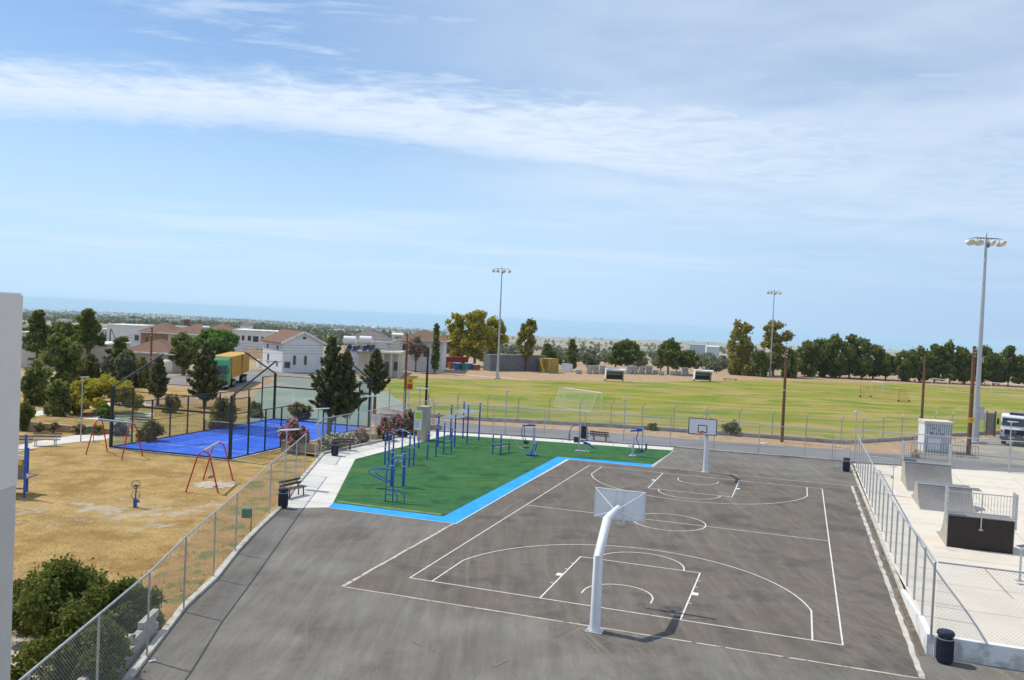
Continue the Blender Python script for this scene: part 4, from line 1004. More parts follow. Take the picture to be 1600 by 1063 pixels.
# ------------------------------------------------------------------ info board and pillar
t = thing('info_board', 'narrow info board with lime and white panels beside the beige pillar', 'sign', G(652, 690, .02), math.radians(-12))
for x in (-.32, .32):
    mb = MB(); mb.tube((x, 0, 0), (x, 0, 2.45), .03); part('post', mb, 'galv', t, True)
mb = MB(); mb.box((0, -.02, 1.65), (.58, .03, 1.5)); p = part('board', mb, 'white', t)
mb = MB(); mb.box((0, -.038, 2.0), (.46, .006, .5)); part('lime_print', mb, 'lime', p)
mb = MB()
for i in range(6): mb.box((-.05, -.038, 1.6-i*.1), (.34, .006, .03))
part('text_line', mb, 'steelgrey', p)
a = G(658, 689, 0); t = thing('pillar', 'beige rendered pillar closing the fence near the road corner', 'pillar', a, math.radians(-20))
mb = MB(); mb.box((0, .4, 1.3), (.72, .9, 2.6)); part('shaft', mb, 'pillar', t)
mb = MB(); mb.box((0, .4, 2.64), (.78, .96, .08)); part('cap', mb, 'pillar', t)
O = G(679, 672, 0); o = part('planter_wall', MB().box((0, 0, .2), (1.3, .3, .45), rz=-.3), 'tan'); o.location = O; tag(o, 'short tan brick wall stub beside the beige pillar', 'wall')
# flower bed edging
bed = [G(x, y, 0) for x, y in ((440, 702), (500, 708.5))]
kerb_run('bed_wall', [G(440, 705, -.3), G(497, 711, -.3)], .2, .45, 'tan', -.3, 'low tan wall holding the flower bed below the pink oleander', 'wall')
sheet('flower_bed_soil', [G(x, y, -.1) for x, y in ((498, 711), (581, 694), (645, 678), (668, 673), (640, 664), (585, 672), (500, 694), (440, 703))], -.1, 'verge')

# ------------------------------------------------------------------ padel court
A = G(173, 700, -.3); B = G(359, 719, -.3); Cc = G(576, 668.5, -.3)
ex = (B-A); Lx = ex.length; ex.normalize(); ey = Vector((-ex.y, ex.x, 0)); 
ly = (Cc-B).length
ey2 = (Cc-B).normalized()
D = A+ey2*ly
ang = math.atan2(ex.y, ex.x)
def PC(u, v, z=0.): # court frame u across 0..Lx, v along 0..ly
    q = ex*u+ey2*v; return Vector((q.x, q.y, z))
t = thing('padel_court', 'glass-walled padel court with black frame and bright blue floor', 'sports court', A)
mb = MB(); mb.extrude([PC(-.25, -.25, -.02), PC(Lx+.25, -.25, -.02), PC(Lx+.25, ly+.25, -.02), PC(-.25, ly+.25, -.02)], (0, 0, .06)); part('base_slab', mb, 'concrete', t)
mb = MB(); mb.poly([PC(.02, .02, .045), PC(Lx-.02, .02, .045), PC(Lx-.02, ly-.02, .045), PC(.02, ly-.02, .045)]); part('playing_surface', mb, 'padel', t)
mb = MB(); 
for a_, b_ in (((.05, ly*.5-6.95*ly/20), (Lx-.05, ly*.5-6.95*ly/20)), ((.05, ly*.5+6.95*ly/20), (Lx-.05, ly*.5+6.95*ly/20)), ((Lx/2, ly*.5-6.95*ly/20), (Lx/2, ly*.5+6.95*ly/20))):
    ribbon(mb, [PC(*a_), PC(*b_)], .05, .050)
part('court_line', mb, 'line', t)
PH, GH = 4.0, 3.0
# net
mb = MB(); mb.panel(PC(.1, ly/2, .05), PC(Lx-.1, ly/2, .05), .84); n_ = part('net', mb, 'padelnet', t)
mb = MB(); mb.box(PC(Lx/2, ly/2, .91), (Lx-.2, .03, .06), rz=ang); part('net_tape', mb, 'line', n_)
for u in (.08, Lx-.08):
    mb = MB(); mb.tube(PC(u, ly/2, .03), PC(u, ly/2, 1.0), .05); part('net_post', mb, 'black', t, True)
ends = (0., ly)
for v in ends:
    for k in range(5):      # glass panes 2 m wide
        a_, b_ = PC(Lx*k/5+.03, v, .06), PC(Lx*(k+1)/5-.03, v, .06)
        mb = MB(); mb.bar((a_+b_)/2+Vector((0, 0, 0)), (a_+b_)/2+Vector((0, 0, GH-.08)), (b_-a_).length, .012)
        # orient the pane along the wall
        mb = MB(); mb.box((a_+b_)/2+Vector((0, 0, (GH-.08)/2)), ((b_-a_).length, .012, GH-.1), rz=ang); part('glass_pane', mb, 'glass', t)
    mb = MB(); mb.panel(PC(0, v, GH), PC(Lx, v, GH), PH-GH); part('mesh_panel', mb, 'weld', t)
    for z, w in ((GH, .12), (PH, .05), (.08, .08)):
        mb = MB(); mb.box(PC(Lx/2, v, z), (Lx, w, w), rz=ang); part('rail', mb, 'black', t)
    if v: 
        mb = MB(); mb.box(PC(Lx*.5, v, (GH+PH)/2), (.06, .06, PH-GH), rz=ang); part('post', mb, 'black', t)
a2 = math.atan2(ey2.y, ey2.x)
for u in (0., Lx):
    nb = 10
    for k in range(nb+1):
        v = ly*k/nb
        if u == Lx and k == 5: continue
        h = PH+(.25 if k in (0, nb) else 0) if k in (0, 1, nb-1, nb) else GH
        w = .17 if k in (0, nb) else .085
        mb = MB(); mb.box(PC(u, v, h/2), (w, w, h), rz=ang); part('post', mb, 'black', t)
    for k in (0, 1, nb-2, nb-1):
        a_, b_ = PC(u, ly*k/nb+.06, .06), PC(u, ly*(k+1)/nb-.06, .06)
        mb = MB(); mb.box((a_+b_)/2+Vector((0, 0, (GH-.08)/2)), ((b_-a_).length, .012, GH-.1), rz=a2); part('glass_pane', mb, 'glass', t)
    for k0, k1 in ((2, 4), (4, 6), (6, 8)):
        if u == Lx and k0 == 4: continue
        mb = MB(); mb.panel(PC(u, ly*k0/nb, .05), PC(u, ly*k1/nb, .05), GH-.05); part('mesh_panel', mb, 'weld', t)
        mb = MB(); mb.box(PC(u, ly*(k0+k1)/2/nb, 1.5), (ly*2/nb, .035, .035), rz=a2); part('rail', mb, 'black', t)
    for k0, k1 in ((0, 1), (nb-1, nb)):
        mb = MB(); mb.panel(PC(u, ly*k0/nb, GH), PC(u, ly*k1/nb, GH), PH-GH); part('mesh_panel', mb, 'weld', t)
        mb = MB(); mb.box(PC(u, ly*(k0+k1)/2/nb, PH), (ly/nb, .05, .05), rz=a2); part('rail', mb, 'black', t)
    for a_, b_ in ((0, 1),) if u == 0 else ((0, .4), (.6, 1)):
        for z in (GH, .08):
            mb = MB(); mb.box(PC(u, ly*(a_+b_)/2, z), (ly*(b_-a_), .06, .06), rz=a2); part('rail', mb, 'black', t)
    # floodlight arms at the four corners, reaching in along the court
    for v, sg in ((0, 1), (ly, -1)):
        mb = MB(); mb.path([PC(u, v, PH+.2), PC(u, v+sg*4.9, PH+2.35)], .065, 10); a_ = part('light_arm', mb, 'black', t, True)
        mb = MB(); mb.box(PC(u+(.25 if u == 0 else -.25), v+sg*5.0, PH+2.33), (1.1, .35, .07), rz=ang); part('floodlight', mb, 'galv', a_)
# ------------------------------------------------------------------ swings
def swing(label, pL, pR, H, seats, bar='swingblue'):
    """pL, pR: ground mid points under both ends of the beam"""
    d = (pR-pL); L = d.length; t = thing('swing_frame', label, 'swing', (pL+pR)/2, math.atan2(d.y, d.x), 'red-legged swings on the dry lawn')
    for x in (-L/2, L/2):
        sgn = 1 if x > 0 else -1
        mb = MB(); mb.path([(x+sgn*.12, -.85, 0), (x+sgn*.03, -.36, H-.42), (x, -.24, H-.14), (x, 0, H-.02), (x, .24, H-.14), (x+sgn*.03, .36, H-.42), (x+sgn*.12, .85, 0)], .04, 10); part('leg', mb, 'red', t, True)
    mb = MB(); mb.tube((-L/2, 0, H), (L/2, 0, H), .07, n=12); part('beam', mb, bar, t, True)
    for s0 in seats:
        mb = MB()
        for k in (-.22, .22): mb.tube((s0+k, 0, H), (s0+k, 0, .55), .008, n=4)
        c_ = part('chain', mb, 'galv', t)
        mb = MB(); mb.box((s0, 0, .53), (.5, .22, .05)); part('seat', mb, 'seat', t)
    return t
a = (G(138, 711, -.3)+G(168, 706, -.3))/2; b_ = (G(190, 718, -.3)+G(219, 713, -.3))/2
swing('red-legged swing frame with faded blue beam in front of the padel glass', a, b_, 2.25, [])
a = (G(295, 769, -.3)+G(338, 770, -.3))/2; b_ = (G(319, 751, -.3)+G(361, 752, -.3))/2
swing('small red-legged swing with silver beam above bare sandy ground', a, b_, 2.25, [0.1], 'galv')
o = sheet('sand_patch', [G(335, 758, -.3)+Vector((1.25*math.cos(k*.262)*(1+.28*math.sin(k*2.3)+.12*math.sin(k*5.1)), .95*math.sin(k*.262)*(1+.28*math.cos(k*3.1)), 0)) for k in range(24)], -.284, 'soil')
# spring rider / little wheel toy
t = thing('spring_rider', 'small blue post toy with two wire rings standing on bare soil', 'playground toy', G(211, 793, -.3), .2)
mb = MB(); mb.box((0, 0, .22), (.16, .14, .44)); part('base', mb, 'gymblue', t)
mb = MB(); mb.tube((0, 0, .4), (.03, 0, 1.12), .035); part('stem', mb, 'gymblue', t, True)
for z, r in ((1.15, .2), (.62, .2)):
    mb = MB(); mb.path([(.02+r*math.cos(a), -.05, z+r*math.sin(a)) for a in np.linspace(0, 2*math.pi, 19)[:-1]], .014, 6, closed=True); part('ring', mb, 'black', t, True)
mb = MB(); mb.box((.02, 0, 1.08), (.22, .16, .06)); part('seat', mb, 'seat', t)
mb = MB(); mb.box((.14, .02, .3), (.10, .08, .12)); part('foot_peg', mb, 'rust', t)
# climbing tower at the left edge
o0 = G(38, 778, -.3); t = thing('play_tower', 'blue-framed play tower half hidden by the building corner', 'playground tower', o0, .0)
for x, y, h in ((0, 0, 3.2), (-.62, 1.3, 2.3), (-1.9, 0, 2.3), (-2.5, 1.3, 2.3)):
    mb = MB(); mb.box((x, y, h/2), (.09, .09, h)); part('post', mb, 'gymblue', t)
for z, h, m_ in ((1.45, .95, 'greywood'),):
    for k in range(6):
        mb = MB(); mb.box((-.17-k*.31, -.02, z), (.29, .04, h)); part('board', mb, m_, t)
mb = MB(); mb.box((-.95, -.02, 2.05), (1.85, .05, .16)); part('top_board', mb, 'white', t)
mb = MB(); mb.box((-.3, -.05, 1.78), (.34, .02, .26)); part('sign_plate', mb, 'signyellow', t)
mb = MB(); mb.box((-.95, .65, .95), (1.85, 1.3, .06)); part('platform', mb, 'greywood', t)
for z in (.95, .45): cross(t, (0, 0, z), (-1.9, 0, z), .035, 'gymblue', 'rail')
# small green boxes on posts
def gbox(label, loc):
    t = thing('post_box', label, 'litter box', loc, .1, 'small green litter boxes on thin posts')
    mb = MB(); mb.box((.22, .0, .55), (.04, .04, 1.1)); part('post', mb, 'rust', t)
    mb = MB(); mb.box((0, 0, .86), (.36, .26, .38)); part('box', mb, 'green', t)
    mb = MB(); mb.box((0, 0, 1.06), (.39, .29, .03)); part('lid', mb, 'green', t)
    return t
gb = gbox('small green litter box on a thin post behind the left fence', G(384, 832, -.3))
dup(gb, G(141, 690, -.3), label='small green litter box beside the park path near the swing frame')
# low park wall with iron stay
kerb_run('low_wall', [G(20, 671, -.3), G(60, 673, -.3), G(120, 676, -.3), G(172, 678, -.3)], .35, .5, 'tan', -.3, 'long low tan retaining wall across the dry park lawn', 'wall', hs=[.34, .30, .20, .10])
sheet('park_bed', [G(x, y, -.3) for x, y in ((20, 664), (60, 668), (120, 674), (172, 679), (172, 664), (100, 659), (40, 656))], .06, 'bank')

# ------------------------------------------------------------------ skate ramps
def rail_set(t, x0, x1, y, z0, h, nb, endd):
    mb = MB()
    for z in (z0+.08, z0+h): mb.bar((x0, y, z), (x1, y, z), .04, .04)
    part('guard_rail', mb, 'galv', t)
    bm = MB(); bm.bar((0, 0, z0+.08), (0, 0, z0+h), .018, .018); me = bm.mesh('baluster', M['galv'])
    for k in range(nb+1):
        q = link('baluster', me, t); q.location = (x0+(x1-x0)*k/nb, y, 0)
    for x in (x0-.03, x1+.03):
        mb = MB(); mb.box((x, y+endd/2, z0+h/2+.05), (.05, abs(endd), h+.1)); part('end_panel', mb, 'galv', t)
        mb = MB(); mb.bar((x, y, -.0+z0-.4), (x, y, z0+h+.12), .07, .07); part('rail_post', mb, 'galv', t)
    xm = (x0+x1)/2; mb = MB(); mb.bar((xm, y-.03*(1 if endd > 0 else -1), z0-.55), (xm, y-.03*(1 if endd > 0 else -1), z0+h), .05, .05); mb.box((xm, y-.03*(1 if endd > 0 else -1), z0-.56), (.18, .05, .05)); part('rail_post', mb, 'galv', t)
def quarter(label, O, rz, w, H, R, deck):
    """local: back at y=0, deck to y=deck, curve runs down to y=deck+D"""
    t = thing('quarter_pipe', label, 'skate ramp', O, rz, 'skate park ramps')
    D = math.sqrt(max(.01, R*R-(R-H)**2)); prof = [(0, 0), (0, H), (deck, H)]
    a1 = math.acos((R-H)/R)
    cur = [(deck+D-R*math.sin(a1*(1-i/12)), R-R*math.cos(a1*(1-i/12))) for i in range(13)]
    prof += cur[1:]
    for x in (-w/2, w/2-.03):
        mb = MB(); mb.extrude([(x, p[0], p[1]) for p in prof], (.03, 0, 0)); part('side_panel', mb, 'rampside', t)
    mb = MB(); n = len(cur); x = w/2-.032
    for q in cur: mb.v += [(-x, q[0], q[1]+.003), (x, q[0], q[1]+.003)]
    for i in range(n-1): mb.f.append((2*i, 2*i+1, 2*i+3, 2*i+2))
    part('riding_surface', mb, 'rampdeck', t, True)
    mb = MB(); mb.box((0, deck/2, H-.02), (w-.064, deck-.006, .04)); part('deck', mb, 'rampdeck', t)
    mb = MB(); mb.tube((-w/2, deck, H+.01), (w/2, deck, H+.01), .03, n=10); part('coping', mb, 'galv', t, True)
    bp = part('back_panel', MB().box((0, .015, (H-.06)/2), (w-.064, .03, H-.06)), 'rampdark', t)
    for k in range(4):
        x = -w/2+w*(k+.5)/4
        for j in range(5):
            mb = MB(); mb.box((x-.14+j*.07, -.002, H-.32), (.035, .008, .10)); part('vent_slot', mb, 'black', bp)
    mb = MB(); mb.box((0, deck+D+.06, .006), (w, .2, .008)); part('toe_plate', mb, 'galv', t)
    rail_set(t, -w/2, w/2, .0-.02, H, 1.1, 22, deck*.8)
    return t
q1 = quarter('near quarter pipe ramp with dark brown back panel and railing', C(14.0, 15.2, .125), TH, 2.75, 1.5, 2.2, .95)
q2 = quarter('far grey quarter pipe ramp with railing facing the camera', C(13.95, 33.6, .125), TH+math.pi, 2.75, 1.5, 2.4, 1.5)
t = thing('spine_ramp', 'middle low ramp with flat top between the two quarter pipes', 'skate ramp', C(14.0, 23.9, .125), TH, 'skate park ramps')
w = 2.85; H = 1.15; prof = [(0, 0)]+[(1.9*math.sin(a), 1.9*(1-math.cos(a))) for a in np.linspace(.12, 1.16, 9)]; prof = [p for p in prof if p[1] <= H]+[(1.75, H), (2.6, H)]+[(4.35-1.9*math.sin(a), 1.9*(1-math.cos(a))) for a in np.linspace(1.1, .12, 8)]+[(4.35, 0)]
prof = [(p[0], min(p[1], H)) for p in prof]
for x in (-w/2, w/2-.03):
    mb = MB(); mb.extrude([(x, p[0], p[1]) for p in prof], (.03, 0, 0)); part('side_panel', mb, 'rampside', t)
mb = MB()
for p in prof: mb.v += [(-w/2+.031, p[0], p[1]+.003), (w/2-.031, p[0], p[1]+.003)]
for i in range(len(prof)-1): mb.f.append((2*i, 2*i+1, 2*i+3, 2*i+2))
part('riding_surface', mb, 'rampdeck', t)
for y in (1.75, 2.6):
    mb = MB(); mb.tube((-w/2, y, H+.01), (w/2, y, H+.01), .025); part('coping', mb, 'galv', t, True)

# ------------------------------------------------------------------ utility poles, masts
def upole(label, xb, yb, yt, z, m, lean=0., r=.14, arms=False):
    h = HG(xb, yb, yt, z); t = thing('utility_pole', label, 'utility pole', G(xb, yb, z))
    mb = MB(); mb.tube((0, 0, -.3), (lean, 0, h), r, r*.68, 12); part('shaft', mb, m, t, True)
    if arms:
        mb = MB(); 
        for k in range(3): mb.box((lean, -.15, h-.3-k*.28), (.10, .2, .08))
        part('insulator', mb, 'galv', t)
        mb = MB(); mb.box((lean, 0, h*.55), (.26, .26, .10)); part('steel_band', mb, 'galv', t)
    return t
upole('brown wooden utility pole standing on the verge behind the far hoop', 1221.5, 691, 543, -.24, 'pole', arms=True, r=.16)
upole('pale brown wooden pole directly behind the electrical cabin', 1437.5, 700, 556, -.24, 'pole', arms=False)
p = upole('thick wooden pole with a yellow plate in front of the tall mast', 1513, 710, 541, -.22, 'pole', r=.2, arms=True)
mb = MB(); mb.box((0, -.2, 3.0), (.55, .03, .45)); q = part('yellow_plate', mb, 'signyellow', p)
mb = MB(); mb.box((0, -.218, 3.05), (.3, .006, .05)); mb.box((0, -.218, 2.95), (.22, .006, .05)); part('plate_print', mb, 'signred', q)
upole('brown wooden pole beside the orange road sign', 631.5, 647, 523, -.3, 'pole', arms=True, r=.15)
upole('black pole beside the solar lamp at the road corner', 664.5, 655, 543, -.24, 'darkpole', r=.13)
upole('thin dark pole in front of the white gabled house', 434, 571, 515, -1.6, 'darkpole', r=.14)
upole('brown pole between the round tank and the small left conifer', 234, 616, 512, -.3, 'pole', arms=True, r=.14)
p = upole('short old pole among the left houses with a raking stay', 171, 560, 515, -1.6, 'darkpole', r=.15)
mb = MB(); mb.tube((3.0, 0, 0), (.1, 0, 6.0), .07); part('stay', mb, 'darkpole', p, True)
# wires
pw = [(at(x, y, Y_)) for x, y, Y_ in ((-60, 521, 92), (236, 518, 108), (636, 532, 92))]
mb = MB()
for k in range(4):
    for i in range(2):
        a, b_ = pw[i]-Vector((0, 0, k*.32)), pw[i+1]-Vector((0, 0, k*.32))
        mb.path([a.lerp(b_, f)-Vector((0, 0, 4*f*(1-f)*1.1)) for f in np.linspace(0, 1, 16)], .012, 4)
o = stuff(part('power_line', mb, 'darkpole')); tag(o, 'four thin sagging wires strung between the wooden poles', 'power line')
del o['kind']
def mast(label, xb, yb, yt, z, r=.22, n=8, cab=False, rz=0.):
    h = HG(xb, yb, yt, z); t = thing('floodlight_mast', label, 'floodlight mast', G(xb, yb, z), rz, 'floodlight masts around the football field')
    mb = MB(); mb.tube((0, 0, -.2), (0, 0, h), r, r*.42, 12); mb.tube((0, 0, -.2), (0, 0, 2.2), r*1.5, r*1.15, 8); part('shaft', mb, 'galv', t, True)
    mb = MB(); mb.box((0, 0, .03), (r*6, r*6, .3)); part('footing', mb, 'concrete', t)
    mb = MB(); mb.tube((0, 0, h), (0, 0, h+.55), .05, .02); mb.box((.1, 0, h-.75), (.3, .3, .35)); part('head_box', mb, 'steelgrey', t)
    for i in range(n):
        row = i//4; k = i % 4; x = (-1.55, -.75, .35, 1.35)[k]; y = -.25 if row == 0 else .25
        mb = MB(); mb.path([(0, y, h-.05), (x*.7, y, h-.02), (x, y, h-.1), (x+.06, y-.05, h-.35)], .03, 6); a_ = part('arm', mb, 'steelgrey', t)
        mb = MB(); ax = Vector((-.35 if k < 2 else .3, -.75 if row == 0 else .75, -.55)).normalized()
        R3 = ax.to_track_quat('Z', 'Y').to_matrix(); l = MB(); l.lathe([(.06, -.22), (.13, -.18), (.24, 0), (.31, .16), (.32, .20), (0, .17)], n=16)
        l.v = [tuple(R3 @ Vector(q)+Vector((x+.05, y, h-.42))) for q in l.v]; part('lamp', l, 'lampglass', t, True)
    if cab:
        mb = MB(); mb.box((.42, 0, 2.9), (.5, .35, 1.3)); part('switch_box', mb, 'galv', t)
    return t
mast('tall floodlight mast beside the cabin, closest to the skate park', 1523, 692, 372, -.22, .27, 8, True)
mast('floodlight mast standing left of the grey shipping container front', 777, 592, 420, -1.6, .22)
mast('floodlight mast in front of the two eucalyptus trees', 1203, 589, 455, -1.6, .22)

# ------------------------------------------------------------------ signs by the road
t = thing('road_sign', 'orange warning board with red panel beside the wooden pole', 'sign', G(637, 650, -.3), -.05)
mb = MB(); mb.tube((0, 0, 0), (0, 0, 3.9), .035); part('post', mb, 'galv', t, True)
mb = MB(); mb.box((.1, -.05, 3.25), (.62, .03, 1.25)); q = part('board', mb, 'signyellow', t)
mb = MB(); mb.box((.1, -.07, 2.95), (.5, .006, .5)); part('red_print', mb, 'signred', q)
mb = MB(); mb.tube((.1, -.066, 3.52), (.1, -.072, 3.52), .19, n=3); part('triangle_mark', mb, 'signred', q)
mb = MB(); mb.box((.0, -.05, 2.2), (.3, .03, .5)); part('small_plate', mb, 'white', t)

# ------------------------------------------------------------------ football goals
def goal(label, pa, pb, H, depth, netm='goalnet', fm='white', wheels=False, z=-1.5, r=.06):
    a = pa; b_ = pb; d = b_-a; L = d.length; t = thing('football_goal', label, 'football goal', (a+b_)/2, math.atan2(d.y, d.x), 'football goals on the grass field')
    s = 1 if depth > 0 else -1
    mb = MB()
    mb.tube((-L/2, 0, 0), (-L/2, 0, H), r); mb.tube((L/2, 0, 0), (L/2, 0, H), r); mb.tube((-L/2, 0, H), (L/2, 0, H), r); part('goal_frame', mb, fm, t, True)
    mb = MB()
    for x in (-L/2, L/2): mb.path([(x, 0, H), (x, depth*.45, H), (x, depth, .05)] if not wheels else [(x, 0, H), (x, depth*.5, H), (x, depth, .08), (x, 0, .08)], .025, 6)
    mb.tube((-L/2, depth, .05), (L/2, depth, .05), .025); part('net_support', mb, fm, t, True)
    mb = MB()
    mb.quad((-L/2, 0, H), (L/2, 0, H), (L/2, depth*.45, H-.05), (-L/2, depth*.45, H-.05)); mb.quad((-L/2, depth, .02), (L/2, depth, .02), (L/2, depth*.45, H-.05), (-L/2, depth*.45, H-.05))
    for x in (-L/2, L/2): mb.quad((x, 0, .02), (x, depth, .02), (x, depth*.45, H-.05), (x, 0, H))
    part('net', mb, netm, t)
    if wheels:
        for x in (-L/2, L/2):
            for y in (0, depth):
                mb = MB(); mb.tube((x-.08, y, .14), (x+.08, y, .14), .16, n=12); part('wheel', mb, 'rubber', t, True)
    return t
z = -1.5
goal('large white netted goal nearest the road, net hanging to the left', G(881, 635, z), G(939, 644, z), 2.44, -1.9)
p0 = G(828, 633, z); t = thing('net_pole', 'thin white pole with a stay standing left of the large near goal', 'pole', p0)
mb = MB(); mb.tube((0, 0, 0), (.1, 0, HG(828, 633, 598, z)), .05, .04); part('shaft', mb, 'white', t, True)
goal('yellow wheeled training goal in the middle of the right field', G(1344, 621, z), G(1404, 628, z), 2.2, 3., 'goalnety', 'ochre', True)
goal('small white training goal just behind the yellow wheeled one', G(1362, 610, z), G(1379, 613, z), 1.9, 1.4, r=.05)
goal('grey goal near the dark pines at the far side of the field', G(1455, 606.5, z), G(1480, 609.5, z), 2.2, 1.6, r=.05)
goal('white full-size goal cut by the edge beyond the tall mast', G(1548, 616, z), G(1612, 622, z), 2.44, 2.2)
# dugouts
def dugout(label, xl, xr, yb, sign=False):
    a, b_ = G(xl, yb, -1.5), G(xr, yb+1, -1.5); L = (b_-a).length; d = b_-a
    t = thing('dugout', label, 'dugout shelter', (a+b_)/2, math.atan2(d.y, d.x)-.1, 'team shelters beside the field')
    for x in (-L/2, L/2):
        mb = MB(); mb.extrude([(x-.05, .3, 0), (x-.05, 1.9, 0), (x-.05, 1.9, 2.2), (x-.05, -.2, 2.25), (x-.05, -.25, 2.1), (x-.05, .0, 1.4)], (.1, 0, 0)); part('side_panel', mb, 'whitewall', t)
    mb = MB(); mb.extrude([(-L/2-.1, -.45, 2.05), (-L/2-.1, -.35, 2.35), (-L/2-.1, 0, 2.45), (-L/2-.1, 1.95, 2.4), (-L/2-.1, 1.95, 2.28), (-L/2-.1, -.2, 2.25)], (L+.45, 0, 0)); part('roof', mb, 'whitewall', t)
    mb = MB(); mb.box((0, 1.88, 1.2), (L-.1, .05, 1.95)); part('back_panel', mb, 'frame', t)
    mb = MB(); mb.box((0, 1.5, .5), (L-.2, .5, .1)); mb.box((0, 1.72, .85), (L-.2, .06, .5)); part('seat', mb, 'seat', t)
    mb = MB(); 
    for x in (-L/4, L/4): mb.box((x, 1.84, 1.6), (.05, .04, 1.2))
    part('frame_post', mb, 'galv', t)
    mb = MB(); mb.tube((-L/2-.3, .1, .2), (-L/2-.12, .1, .2), .2, n=12); part('wheel', mb, 'rubber', t, True)
    if sign:
        mb = MB(); mb.box((-.5, -.1, 2.62), (L*.75, .03, .36)); q = part('name_board', mb, 'white', t)
    return t
dugout('white team shelter standing left, in front of the stacked blocks', 947, 974, 595.5, True)
dugout('white team shelter standing right, beyond the centre of the field', 1086, 1111, 596)
o = part('bench_plank', MB().box((0, 0, .3), (3.2, .5, .1)).box((-1.2, 0, .13), (.15, .4, .26)).box((1.2, 0, .13), (.15, .4, .26)), 'wood'); o.location = G(1141, 594.5, -1.6); tag(o, 'low dark plank seat on dry ground beside the field edge', 'bench')
# ------------------------------------------------------------------ cabin, gate pillars
a, b_ = G(1443, 706, -.22), G(1486, 709, -.22); L = (b_-a).length
t = thing('electrical_cabin', 'grey ribbed electrical cabin with white board behind the skate park', 'utility cabin', a, math.atan2(b_.y-a.y, b_.x-a.x)+.02)
H = 2.5
mb = MB(); mb.box((L/2+.05, .9, H/2), (L-.1, 1.7, H)); part('body', mb, 'cabin', t)
mb = MB(); mb.box((0.01, .85, H/2), (.09, 1.85, H)); part('side_wall', mb, 'white', t)
mb = MB(); mb.box((L/2, .85, H+.1), (L+.18, 2.0, .26)); part('roof', mb, 'slab', t)
rb = MB(); rb.box((0, 0, 0), (.07, .03, H-.15)); rme = rb.mesh('rib', M['white'])
k = 0; x = .18
while x < L-.05:
    q = link('rib', rme, t); q.location = (x, .035, H/2); x += .17
mb = MB(); mb.box((L*.37, -.0, .72), (1.05, .03, .95)); part('white_board', mb, 'white', t)
mb = MB()
for i, (x, z, w_, h_) in enumerate(((.55, 1.62, .1, .3), (.66, 1.62, .05, .3), (.95, 1.5, .25, .07), (1.0, 1.62, .06, .2), (1.35, 1.58, .3, .06), (1.3, 1.7, .06, .2), (1.55, 1.6, .06, .22), (.7, 2.1, .35, .06), (1.2, 1.95, .05, .25))): mb.box((x, .018, z), (w_, .012, h_))
part('faded_lettering', mb, 'steelgrey', t)
t = thing('fenced_enclosure', 'low dark railing in front of the electrical cabin', 'railing', G(1424, 710, -.2), math.atan2(b_.y-a.y, b_.x-a.x))
for x in np.linspace(0, 5.4, 28):
    mb = None
bm = MB(); bm.box((0, 0, .5), (.03, .03, 1.0)); bme = bm.mesh('baluster', M['steelgrey'])
for x in np.linspace(0, 5.2, 24): q = link('baluster', bme, t); q.location = (x, 0, 0)
mb = MB(); mb.box((2.6, 0, 1.02), (5.3, .05, .04)); mb.box((2.6, 0, .1), (5.3, .05, .04)); part('rail', mb, 'steelgrey', t)
t = thing('field_gate', 'grey steel gate in the field wall beside the parked white truck', 'gate', G(1540, 681, -.22), -.1)
mb = MB(); mb.box((0, 0, 1.3), (.12, .12, 2.6)); part('gate_post', mb, 'steelgrey', t)
mb = MB(); mb.box((.85, 0, 1.3), (.16, .16, 2.6)); part('gate_post', mb, 'steelgrey', t)
mb = MB(); mb.box((.42, 0, 1.25), (.7, .04, 2.3)); part('door', mb, 'frame', t)
# ------------------------------------------------------------------ containers beyond the field
def container(label, name, xl, xr, yb, ytop, z, m, depth=2.4, cat='shipping container', rz=None, doors=False, endm=None):
    a, b_ = G(xl, yb, z), G(xr, yb, z); L = (b_-a).length; H = HG((xl+xr)/2, yb, ytop, z); d = b_-a
    t = thing(name, label, cat, a, math.atan2(d.y, d.x) if rz is None else rz)
    mb = MB(); mb.box((L/2, depth/2, H/2), (L, depth, H)); part('body', mb, m, t)
    mb = MB(); n = max(4, int(L/.32))
    for k in range(n): mb.box((L*(k+.5)/n, -.02, H/2), (L/n*.45, .05, H-.25))
    if not doors: stuff(part('corrugation', mb, m, t))
    mb = MB(); mb.box((L/2, -.03, H-.06), (L+.06, .08, .14)); mb.box((L/2, -.03, .07), (L+.06, .08, .14)); mb.box((.05, -.03, H/2), (.12, .09, H)); mb.box((L-.05, -.03, H/2), (.12, .09, H)); part('edge_frame', mb, m if endm is None else endm, t)
    if doors:
        for x in (L*.28, L*.72):
            mb = MB(); mb.box((x, -.03, H/2), (L*.4, .04, H-.35)); q = part('door', mb, m, t)
            mb = MB(); mb.tube((x+.1, -.07, .2), (x+.1, -.07, H-.2), .03); part('lock_bar', mb, 'wood', q)
            mb = MB(); mb.box((x-.1, -.056, H*.62), (.25, .01, .2)); part('plate', mb, 'slab', q)
    return t
container('long grey ribbed container beside the floodlight mast beyond the field', 'shipping_container', 765, 853, 580, 555, -1.6, 'steelgrey', 2.5)
container('ochre container seen from its door end next to the long grey one', 'shipping_container', 855, 872, 582, 561, -1.6, 'ochre', 3.2, doors=True)
container('dark red metal shed with grey roof near the tall yellow tree', 'metal_shed', 689, 731, 574, 558, -1.6, 'darkred', 2.5, 'metal shed')
container('white rendered slab end standing at the red shed', 'white_wall_end', 685, 688.5, 575, 556, -1.6, 'whitewall', 2.8, 'wall')
